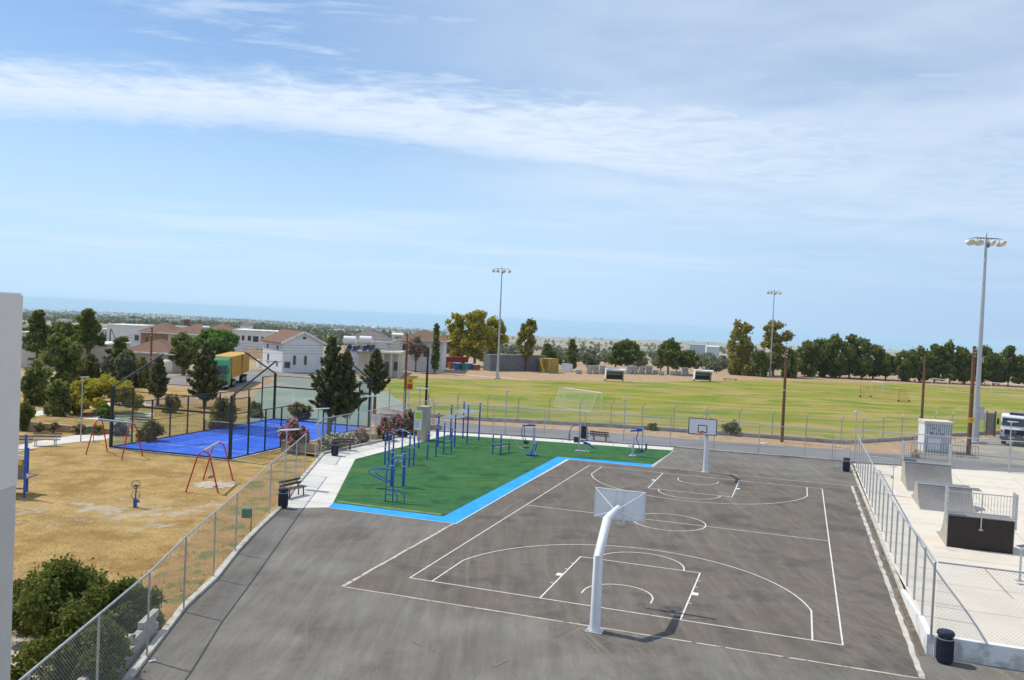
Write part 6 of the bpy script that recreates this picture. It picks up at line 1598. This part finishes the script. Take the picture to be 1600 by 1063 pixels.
def conifer(name, label, xc, Y_, hw_px, yt, yb, leaf, n, size, z, r=.16, group=None, z_low=.6, twin=None, spread=1.0, up=.35):
    SEED[0] += 7; rng = np.random.default_rng(SEED[0])
    p = at(xc, yb, Y_); gz = TT(p.x, Y_) if z is None else z; H = at(xc, yt, Y_).z-gz; w = hw_px/(F/Y_)
    t = thing(name, label, 'tree', (p.x, Y_, gz), 0, group)
    P = []; NR = []; mb = MB(); mb.path([(0, 0, -.3), (.03, 0, H*.4), (0, 0, H*.97)], [r*1.2, r*.7, r*.12], 10)
    stems = [((0, 0), H, 1.)]+([((twin[0], twin[1]), H*twin[2], .72)] if twin else [])
    for (ox, oy), HH, ws in stems:
        if ox: mb.path([(0, 0, .8), (ox*.8, oy, HH*.3), (ox, oy, HH*.95)], [r*.7, r*.5, r*.1], 8)
        nb = 96
        for i in range(nb):
            f = (i+.5)/nb; zb = z_low+(HH-z_low)*f**.92; L = w*ws*(1-f)**.78*rng.uniform(.5, 1.25)+.08*w*(.3+.7*(1-f)); L *= min(1, .55+f*5)
            a = i*2.399+rng.uniform(-.4, .4); el = up+.5*f+rng.uniform(-.12, .18)
            d = np.array([math.cos(a)*math.cos(el), math.sin(a)*math.cos(el), math.sin(el)])
            m_ = int(n/nb/len(stems)*(.35+1.4*(1-f)))+4
            s = rng.uniform(.12, 1., m_)**.75; q = np.array([ox, oy, zb])+d*L*s[:, None]; q[:, 2] += L*.18*s**2
            q += rng.normal(size=(m_, 3))*(size*.8)*(1.1-.75*s)[:, None]
            P.append(q); nn_ = d*.5+rng.normal(size=(m_, 3))*.8; NR.append(nn_/np.linalg.norm(nn_, axis=1)[:, None])
            if i % 6 == 0: mb.path([(ox, oy, zb), tuple(np.array([ox, oy, zb])+d*L*.7)], [r*.16, r*.05], 5)
    P4 = leafmesh('', np.concatenate(P), np.concatenate(NR), size, None, rng, 2.0)
    link('crown', mk('crown', P4, leaf), t); part('trunk', mb, 'bark', t, True); return t

# the dark conifers
conifer('conifer_tree', 'large dark twin-topped conifer standing beside the padel court', 514, 68.5, 38, 528, 682, 'l_conifer', 15000, .17, -.2, .20, twin=(1.15, .3, .85), z_low=1.5, up=.30)
conifer('conifer_tree', 'slimmer dark conifer between the big one and the orange sign', 584, 84, 22, 548, 662, 'l_conifer', 7500, .18, -.3, .16, z_low=2.2)
conifer('conifer_tree', 'small dark conifer in front of the left wooden pole', 246, 84, 17, 560, 640, 'l_conifer', 6000, .19, -.3, .13, z_low=.9, up=.15)
conifer('conifer_tree', 'broad dark conifer standing in front of the green truck cab', 319, 84, 29, 538, 650, 'l_conifer', 9500, .20, -.3, .16, z_low=.8, up=.15)
conifer('cypress_tree', 'tall slim dark cypress beside the brown hip-roofed house', 680, 168, 10, 508, 565, 'l_dark', 3500, .35, None, .15, z_low=.8, up=.9)
conifer('cypress_tree', 'tiny narrow cypress shrub on the park lawn', 96, 74, 4, 630, 660, 'l_dark', 900, .10, -.3, .04, z_low=.15, up=1.1)
# left park
plant('pine_tree', 'leftmost tall dark pine rising over the cream house', 'tree', 58, 108, 26, 484, 552, 'pine', 'l_dark', 7000, .30, trunk='bark', r=.2)
plant('pine_tree', 'tall open pine with bare trunk beside the low stone house', 'tree', 136, 104, 27, 482, 545, 'pine', 'l_dark', 6500, .30, trunk='bark', r=.2)
plant('pine_tree', 'rounded green pine between the two tall left pines', 'tree', 98, 112, 28, 505, 556, 'round', 'l_mid', 6500, .32, r=.2)
plant('broadleaf_tree', 'tall olive-green tree filling the left side of the park', 'tree', 97, 86, 34, 523, 618, 'tall', 'l_mid', 9000, .26, r=.22)
plant('broadleaf_tree', 'leaning small-leaved tree beside the building edge', 'tree', 50, 80, 27, 566, 634, 'round', 'l_mid', 6500, .22, z=-.3, r=.16, lean=(.5, 0))
plant('broadleaf_tree', 'grey-green bushy tree between the leaning tree and the acacia', 'tree', 88, 83, 24, 590, 652, 'bush', 'l_mid', 5500, .22, z=-.3)
plant('acacia_tree', 'wide flat-crowned yellow-green acacia with leaning trunks', 'tree', 160, 76, 54, 583, 640, 'umbrella', 'l_yellow', 15000, .19, z=-.3, r=.17, lean=(-.9, 0), forks=14)
plant('acacia_tree', 'smaller yellow-green acacia beside the solar lamp in the park', 'tree', 117, 75, 20, 596, 645, 'round', 'l_yellow', 5000, .18, z=-.3, r=.15, lean=(.3, 0))
plant('pine_tree', 'pine with slanting dark branches above the grey olive shrubs', 'tree', 187, 106, 30, 527, 580, 'pine', 'l_dark', 5000, .30, z=None)
for i, (x, w_, yt, m_, l) in enumerate(((140, 22, 552, 'l_dark', 'dark green shrub mass left of the olive shrubs'), (168, 20, 556, 'l_olive', 'dusky olive shrub between the dark shrub and the grey one'), (196, 22, 550, 'l_olive', 'pale grey-green olive shrub beside the village road'), (225, 14, 556, 'l_mid', 'green shrub beside the left wooden pole'))):
    plant('shrub', l, 'shrub', x, 101, w_, yt, 590, 'bush', m_, 4800, .26)
plant('round_tree', 'dense dark round tree between the brown house and the truck', 'tree', 287, 122, 25, 520, 574, 'round', 'l_mid', 7500, .34, r=.25)
plant('broadleaf_tree', 'fresh green spreading tree above the container truck', 'tree', 341, 140, 35, 515, 558, 'round', 'l_bright', 9000, .38, r=.25)
plant('shrub', 'dark green shrub near the building edge behind the low wall', 'shrub', 38, 62, 16, 626, 672, 'bush', 'l_bush', 5500, .14, z=-.3)
plant('shrub', 'bright green round shrub just left of the padel court corner', 'shrub', 165, 68, 12, 630, 657, 'bush', 'l_bright', 3500, .13, z=-.3)
plant('shrub', 'olive shrub seen through the padel court side wall', 'shrub', 268, 92, 13, 616, 645, 'bush', 'l_euc', 3500, .20, z=-.3)
plant('shrub', 'large dark shrub behind the far side of the padel court', 'shrub', 345, 82, 24, 616, 668, 'bush', 'l_euc', 7500, .19, z=-.3)
plant('shrub', 'green shrub behind the padel mesh near the pale court', 'shrub', 398, 86, 12, 626, 652, 'bush', 'l_euc', 3500, .18, z=-.3)
plant('oleander', 'grey-pink oleander seen through the near padel glass', 'flowering shrub', 234, 66, 19, 655, 690, 'bush', 'l_olive', 4500, .13, z=-.3, flower=('l_pink', 260, .10))
plant('oleander', 'pale pink oleander behind the padel court end wall', 'flowering shrub', 188, 71, 14, 656, 680, 'bush', 'l_mid', 3000, .13, z=-.3, flower=('l_pink', 300, .10))
for i, x in enumerate((62, 84, 124, 150)):
    plant('oleander', ORD[i]+' low pink oleander from the near building behind the tan wall', 'flowering shrub', x, 60.5+.3*i, 11, 659+i*1.5, 670+i, 'bush', 'l_mid', 1200, .10, z=.0, flower=('l_pink', 260, .09), group='low oleanders behind the tan park wall')
plant('oleander', 'pink oleander behind the far padel corner', 'flowering shrub', 468, 79, 22, 628, 655, 'bush', 'l_mid', 4000, .15, z=-.3, flower=('l_pink', 1100, .12))
# flower bed by the path
plant('oleander', 'big bright pink oleander in front of the blue padel court', 'flowering shrub', 459, 54, 22, 652, 705, 'bush', 'l_bush', 5000, .11, z=-.2, flower=('l_pink', 4200, .105))
for i, (x, yt, yb, f, l) in enumerate(((508, 682, 704, 'l_white', 'first white-flowering shrub from the bin at the path bend'), (526, 677, 700, 'l_white', 'second white-flowering shrub from the bin, above the bench'), (546, 680, 697, 'l_white', 'third white-flowering shrub from the bin, mixed with green'), (563, 672, 695, 'l_pink', 'small pink shrub at the end of the white hedge'))):
    plant('oleander', l, 'flowering shrub', x, 58.5+i*1.3, 14, yt-4, yb, 'bush', 'l_bush', 2600, .10, z=-.1, flower=(f, 1500, .10))
for i, (x, Y_, w_, yt, yb, nf, l) in enumerate(((600, 64.5, 13, 650, 690, 900, 'dark pink oleander beside the taller solar lamp'), (620, 66.5, 14, 646, 684, 1100, 'middle red-pink oleander of the clump by the pillar'), (643, 67.5, 19, 634, 680, 700, 'tallest oleander with sparse pale flowers against the pillar'), (612, 71, 14, 648, 676, 500, 'rear oleander behind the clump beside the road'))):
    plant('oleander', l, 'flowering shrub', x, Y_, w_, yt, yb, 'bush', 'l_bush', 3800, .12, z=-.1, flower=('l_pink', int(nf*2.7), .105))
for x, Y_, w_, yt, yb, l in ((1142, 73, 16, 655, 680, 'green bush by the field wall right of the far hoop'), (1018, 76, 13, 661, 672, 'low weedy bush at the foot of the field wall'), (1430, 74.5, 6, 703, 716, 'small dry yellow bush beside the cabin railing')):
    plant('shrub', l, 'shrub', x, Y_, w_, yt, yb, 'bush', 'l_mid' if 'dry' not in l else 'l_dry', 2600, .14, z=-.24)
# near shrubs at the lower left
plant('lentisk_shrub', 'big dense green shrub at the near left beside the building', 'shrub', 82, 30.5, 90, 874, 994, 'bush', 'l_bush', 30000, .08, z=-.3, r=.10, jag=.3)
plant('lentisk_shrub', 'dense green shrub leaning through the left fence', 'shrub', 200, 28.5, 60, 902, 985, 'bush', 'l_bush', 22000, .075, z=-.3, r=.08, jag=.3)
plant('lentisk_shrub', 'dense green shrub hugging the breeze-block wall at the bottom', 'shrub', 112, 24.0, 84, 944, 1090, 'bush', 'l_bush', 26000, .07, z=-.3, r=.08, jag=.3)
plant('lentisk_shrub', 'small shrub sprouting at the foot of the grey building', 'shrub', 22, 21.0, 26, 1042, 1095, 'bush', 'l_bush', 5000, .055, z=-.3, r=.05)
# beyond the field
G1 = 'yellow-green trees beside the grey container'
for x, Y_, w_, yt, yb, l in ((714, 200, 27, 490, 562, 'left of the three tall yellow-green trees by the skips'), (742, 198, 30, 486, 558, 'middle tall yellow-green tree, brightest of the three'), (768, 203, 24, 495, 564, 'right of the three tall yellow-green trees by the grey container')):
    plant('eucalyptus_tree', l, 'tree', x, Y_, w_, yt, yb, 'tall', 'l_yellow', 6500, .42, trunk='palebark', r=.3, group=G1)
plant('poplar_tree', 'slender green tree with bare grey top behind the grey container', 'tree', 824, 188, 17, 500, 560, 'tall', 'l_euc', 6000, .4, r=.25)
plant('bare_tree', 'leafless brown tree beside the domed water tank', 'tree', 650, 168, 16, 528, 560, 'round', 'l_brown', 900, .35, r=.16, aspect=3.5, forks=20)
plant('shrub', 'bright hedge behind the domed water tank', 'shrub', 664, 176, 16, 555, 572, 'bush', 'l_bright', 2200, .3)
for x, Y_, w_, yt, yb, l in ((855, 200, 14, 537, 564, 'low dark pine behind the ochre container'), (893, 196, 12, 530, 576, 'thin dark pine behind the white slabs'), (962, 198, 17, 536, 570, 'left dark pine behind the left team shelter'), (982, 200, 21, 533, 570, 'larger dark pine behind the left team shelter'), (1044, 200, 20, 528, 574, 'tall bushy pine between the two team shelters'), (1073, 203, 20, 548, 576, 'low spreading pine behind the right team shelter')):
    plant('pine_tree', l, 'tree', x, Y_, w_, yt, yb, 'pine' if w_ < 18 else 'round', 'l_dark', 4200, .42, r=.22)
plant('eucalyptus_tree', 'left of two tall eucalyptus trees at the field edge', 'tree', 1157, 212, 28, 501, 588, 'tall', 'l_euc', 9500, .42, trunk='palebark', r=.3)
plant('eucalyptus_tree', 'right of two tall eucalyptus trees, behind the floodlight mast', 'tree', 1208, 214, 28, 502, 578, 'tall', 'l_euc', 9000, .42, trunk='palebark', r=.3)
for x, w_, yt, yb, l in ((1190, 11, 548, 583, 'dark shrub under the right eucalyptus tree'), (1233, 12, 541, 582, 'dark pine just right of the mast and eucalyptus trees'),):
    plant('pine_tree', l, 'tree', x, 208, w_, yt, yb, 'bush', 'l_dark', 3200, .4)
grp = 'dark pines in the row behind the right half of the field'
for i, (x, w_, yt) in enumerate(((1262, 20, 532), (1284, 19, 528), (1305, 20, 527), (1327, 24, 521), (1346, 18, 530), (1364, 20, 541), (1384, 14, 556))):
    plant('pine_tree', ORD[i]+' dark pine from the left in the row left of the gap', 'tree', x, 218+3*(i % 2), w_*1.2, yt, 588, 'round' if i != 3 else 'pine', 'l_dark', 5600, .40, r=.24, group=grp)
for i, (x, w_, yt) in enumerate(((1415, 20, 549), (1437, 19, 544), (1460, 22, 537), (1484, 20, 535), (1507, 18, 545), (1532, 19, 540), (1552, 18, 552), (1575, 21, 539), (1604, 20, 552), (1636, 22, 545))):
    plant('pine_tree', ORD[i]+' dark pine from the gap in the right-hand pine row', 'tree', x, 216, w_*1.2, yt, 594+i*.9, 'pine' if i in (2, 7) else 'round', 'l_dark', 5400, .38, r=.24, group=grp)

# ------------------------------------------------------------------ far land: groves, tree lines, buildings
rng = np.random.default_rng(77)
ol = crown_blobs('round', 2.2, .7, 3.6, rng); olm = [mk('crown', cloud(crown_blobs('round', 2.2, .7, 3.6, rng), 420, .55, rng), 'l_olive') for _ in range(3)]
tm = MB(); tm.tube((0, 0, -.6), (0, 0, 1.9), .18, .1, 6); tmm = tm.mesh('trunk', M['bark'])
k = 0
for i in range(400):
    az = math.radians(rng.uniform(2, 17)); d = rng.uniform(222, 420)
    x, y = d*math.sin(az), d*math.cos(az)
    if k >= 55: break
    t = thing('olive_tree', 'small grey-green olive tree on the dry slope beyond the field', 'tree', (x, y, TT(x, y)), rng.uniform(0, 6), 'olive trees scattered over the slope beyond the field')
    link('crown', olm[k % 3], t); link('trunk', tmm, t); s = rng.uniform(.7, 1.25); t.scale = (s, s, s); k += 1
def far_trees(name, n, dmin, dmax, sz, leaves, seed, az0=-36, az1=36, dens=None, hgt=(3, 7), label=None):
    rng = np.random.default_rng(seed); out = []; got = 0
    d = np.exp(rng.uniform(math.log(dmin), math.log(dmax), n*6)); az = np.radians(rng.uniform(az0, az1, n*6))
    x = d*np.sin(az); y = d*np.cos(az); azd = np.degrees(az)
    m_ = np.sin(x*.006+1.1*np.sin(y*.0023))+np.sin(y*.0072+1.7*np.sin(x*.0031)+.6)+.7*np.sin((x+y)*.014)+.5*np.sin(x*.03-y*.021)
    m_ = m_+np.where(azd < -3, .9*np.clip((d-300)/800, 0, 1), -.1-.9*np.clip((d-900)/900, 0, 1))
    keep = (m_ > .25)|(rng.uniform(0, 1, n*6) < .05); keep &= rng.uniform(0, 1, n*6) < np.where(azd < -3, 1., .28); x, y = x[keep][:n], y[keep][:n]
    z = T(x, y); ok = z > -98; x, y, z = x[ok], y[ok], z[ok]; N_ = len(x)
    h = rng.uniform(*hgt, N_)*(1+.25*np.clip(np.hypot(x, y)/3000, 0, 2)); w = h*rng.uniform(.45, .75, N_)
    P = []; NR = []; SZ = []
    for j in range(leaves):
        dd = rng.normal(size=(N_, 3)); dd /= np.linalg.norm(dd, axis=1)[:, None]
        c = np.stack([x, y, z+h*.5], 1)+dd*np.stack([w*.6, w*.6, h*.42], 1)*rng.uniform(.5, 1, N_)[:, None]
        nn_ = dd+rng.normal(size=(N_, 3))*.5; nn_ /= np.linalg.norm(nn_, axis=1)[:, None]; P.append(c); NR.append(nn_); SZ.append(w*sz)
    P = np.concatenate(P); NR = np.concatenate(NR); SZ = np.concatenate(SZ)
    u = np.cross(NR, rng.normal(size=P.shape)); u /= np.linalg.norm(u, axis=1)[:, None]; v = np.cross(NR, u); s = SZ[:, None]*rng.uniform(.6, 1.2, len(P))[:, None]
    P4 = np.stack([P+u*s*.6, P+v*s*.5, P-u*s*.6, P-v*s*.5], 1).reshape(-1, 3)
    o = stuff(link(name, mk(name, P4, 'l_far'))); tag(o, label, 'trees'); return o
far_trees('distant_trees', 2600, 430, 1500, .8, 14, 5, label='scattered groves and tree belts on the plain between village and coast')
far_trees('coastal_trees', 5500, 1500, 9000, 1.1, 5, 6, hgt=(5, 11), label='dark tree belts fading into haze along the far coast')
rng = random.Random(21)
hb = MB(); hb.box((0, 0, 1.8), (1, .8, 4.4)); hbm = [MB().box((0, 0, .5), (1, .8, 1)).mesh('wall', M['housewhite']), MB().box((0, 0, .5), (1, .8, 1)).mesh('wall', M['housecream'])]
rfm = MB(); rfm.add([(-.55, -.45, 1), (.55, -.45, 1), (.55, .45, 1), (-.55, .45, 1), (0, 0, 1.35)], [(0, 1, 4), (1, 2, 4), (2, 3, 4), (3, 0, 4)]); rfm = rfm.mesh('roof', M['tilered'])
for i in range(80):
    az = math.radians(rng.choice([rng.uniform(-31, -4), rng.uniform(-31, -12), rng.uniform(-4, 31)])); d = math.exp(rng.uniform(math.log(380), math.log(3200)))
    x, y = d*math.sin(az), d*math.cos(az)
    if math.degrees(az) > -6 and d < 1500: continue
    z = TT(x, y); s = rng.uniform(9, 16)*(1+d/6000)
    t = thing('distant_house', 'tiny pale house scattered on the hazy plain below the village', 'house', (x, y, z-.5), rng.uniform(-.5, .5), 'tiny houses scattered across the far plain')
    t.scale = (s, s, s*.45); link('wall', hbm[i % 2], t)
    if i % 3 == 0: link('roof', rfm, t)
for l, xl, xr, yt, yb, Y_, m_ in (('long pale industrial shed far off left of the eucalyptus trees', 1078, 1102, 538.5, 545, 1350, 'galv'), ('white industrial shed beside the longer pale one far off', 1104, 1124, 541.5, 546, 1380, 'whitewall'), ('far white greenhouse roof behind the hip-roofed village houses', 612, 628, 522.5, 526, 900, 'whitewall')):
    a, b_ = at(xl, yb, Y_), at(xr, yb, Y_); L = b_.x-a.x; gz = TT(a.x, Y_)-1; H = at(xl, yt, Y_).z-gz
    t = thing('industrial_shed', l, 'warehouse', (a.x, Y_, gz)); part('wall', MB().box((L/2, 10, H/2), (L, 20, H)), m_, t)
    mb = MB(); mb.extrude([(-.5, -.5, H), (-.5, 10, H+1.5), (-.5, 20.5, H)], (L+1, 0, 0)); part('roof', mb, m_, t)
# two wooded knolls near the coast on the left
# ------------------------------------------------------------------ dry grass tufts on the lawn
rngn = np.random.default_rng(9)
def tufts(name, label, quad, n, m_, hmin, hmax, zz, seed, keep=None):
    r_ = np.random.default_rng(seed); x = r_.uniform(quad[0], quad[1], n); y = r_.uniform(quad[2], quad[3], n)
    if keep is not None: k_ = keep(x, y, r_); x, y = x[k_], y[k_]
    n = len(x); h = r_.uniform(hmin, hmax, n)*(1-.45*np.clip((y-25)/40, 0, 1)); a = r_.uniform(0, 6.28, n); w = h*.55; lx = r_.normal(size=n)*h*.6; ly_ = r_.normal(size=n)*h*.6
    z0 = np.full(n, zz); c, s = np.cos(a)*w/2, np.sin(a)*w/2
    P4 = np.stack([np.stack([x-c, y-s, z0], 1), np.stack([x+c, y+s, z0], 1), np.stack([x+c*.5+lx, y+s*.5+ly_, z0+h], 1), np.stack([x-c*.7+lx, y-s*.7+ly_, z0+h*.9], 1)], 1).reshape(-1, 3)
    o = stuff(link(name, mk(name, P4, m_))); tag(o, label, 'grass'); return o
def left_of_kerb(x, y, m_=.3):
    d = np.full(len(x), 1e9); inside = np.ones(len(x), bool)
    ks = sorted([(p.y, p.x) for p in KP]); ky = np.array([a for a, b in ks]); kx = np.array([b for a, b in ks])
    return x < np.interp(y, ky, kx)-m_
def padel_out(x, y):
    u = (x-A.x)*ex.x+(y-A.y)*ex.y; v = (x-A.x)*ey2.x+(y-A.y)*ey2.y
    return ~((u > -.6) & (u < Lx+.6) & (v > -.6) & (v < ly+.6))
def keep_lawn(x, y, r_):
    nz = np.sin(x*.9+2*np.sin(y*.35))+np.sin(y*.8+1.5*np.sin(x*.4)); c0 = G(215, 800, -.3)
    bare = ((x-c0.x)/9)**2+((y-c0.y)/3.2)**2 < 1
    return left_of_kerb(x, y, .25) & padel_out(x, y) & (nz > -1.2) & (~bare | (r_.uniform(0, 1, len(x)) < .12)) & (x > -.62*y-2)
tufts('dry_grass', 'short dry yellow grass covering the park lawn', (-40, -4, 24, 64), 110000, 'l_dry', .03, .07, -.30, 4, keep_lawn)
def keep_bank(x, y, r_):
    ks = sorted([(p.y, p.x) for p in KP]); kx = np.interp(y, np.array([a for a, b in ks]), np.array([b for a, b in ks]))
    nz = np.sin(x*1.7+np.sin(y*1.1))+np.sin(y*1.5)
    return (x < kx-.2) & (x > kx-3.0) & (nz > .1)
tufts('green_weeds', 'low green weeds growing along the bank by the left fence', (-16, -3, 22, 52), 14000, 'l_weed', .03, .08, -.29, 8, keep_bank)
def keep_verge(x, y, r_):
    u = (x-CX)*ct+(y-CY)*st; v = -(x-CX)*st+(y-CY)*ct
    return (v > 49.8) & (v < 51.3+np.clip((u-0)*.02, 0, 3))
tufts('verge_grass', 'dry reddish weeds on the verge in front of the field wall', (-10, 45, 58, 92), 9000, 'l_dry', .08, .22, -.24, 12, keep_verge)
# leaf litter by the white wall
tufts('small_stones', 'small pale stones scattered over the bare soil of the lawn', (-32, -8, 32, 52), 5000, 'soil', .015, .05, -.295, 23, lambda x, y, r_: (((x-G(215, 800, -.3).x)/10)**2+((y-G(215, 800, -.3).y)/4)**2 < 1) & left_of_kerb(x, y, .3))
tufts('straw_litter', 'scattered straw and leaves at the foot of the white wall', (14.0, 17.5, 22.2, 24.6), 1400, 'l_dry', .02, .05, .004, 14, lambda x, y, r_: (lambda v: (v < .15) & (v > -.55))(-(x-CX)*st+(y-CY)*ct))

# ------------------------------------------------------------------ haze
hz = MB(); hz.box((0, 0, -54), (124000, 124000, 160)); hm = bpy.data.materials.new('haze'); hm.use_nodes = True; tn = hm.node_tree
for n_ in list(tn.nodes): tn.nodes.remove(n_)
ho = tn.nodes.new('ShaderNodeOutputMaterial'); pv = tn.nodes.new('ShaderNodeVolumePrincipled'); pv.inputs['Color'].default_value = (.64, .85, .98, 1); pv.inputs['Density'].default_value = 9e-5; pv.inputs['Anisotropy'].default_value = .0
tn.links.new(pv.outputs[0], ho.inputs['Volume'])
me = hz.mesh('haze', hm); h_ = stuff(link('haze', me)); tag(h_, 'thin blue sea haze over the whole plain', 'haze')
S.cycles.volume_bounces = 2
bpy.context.view_layer.update()
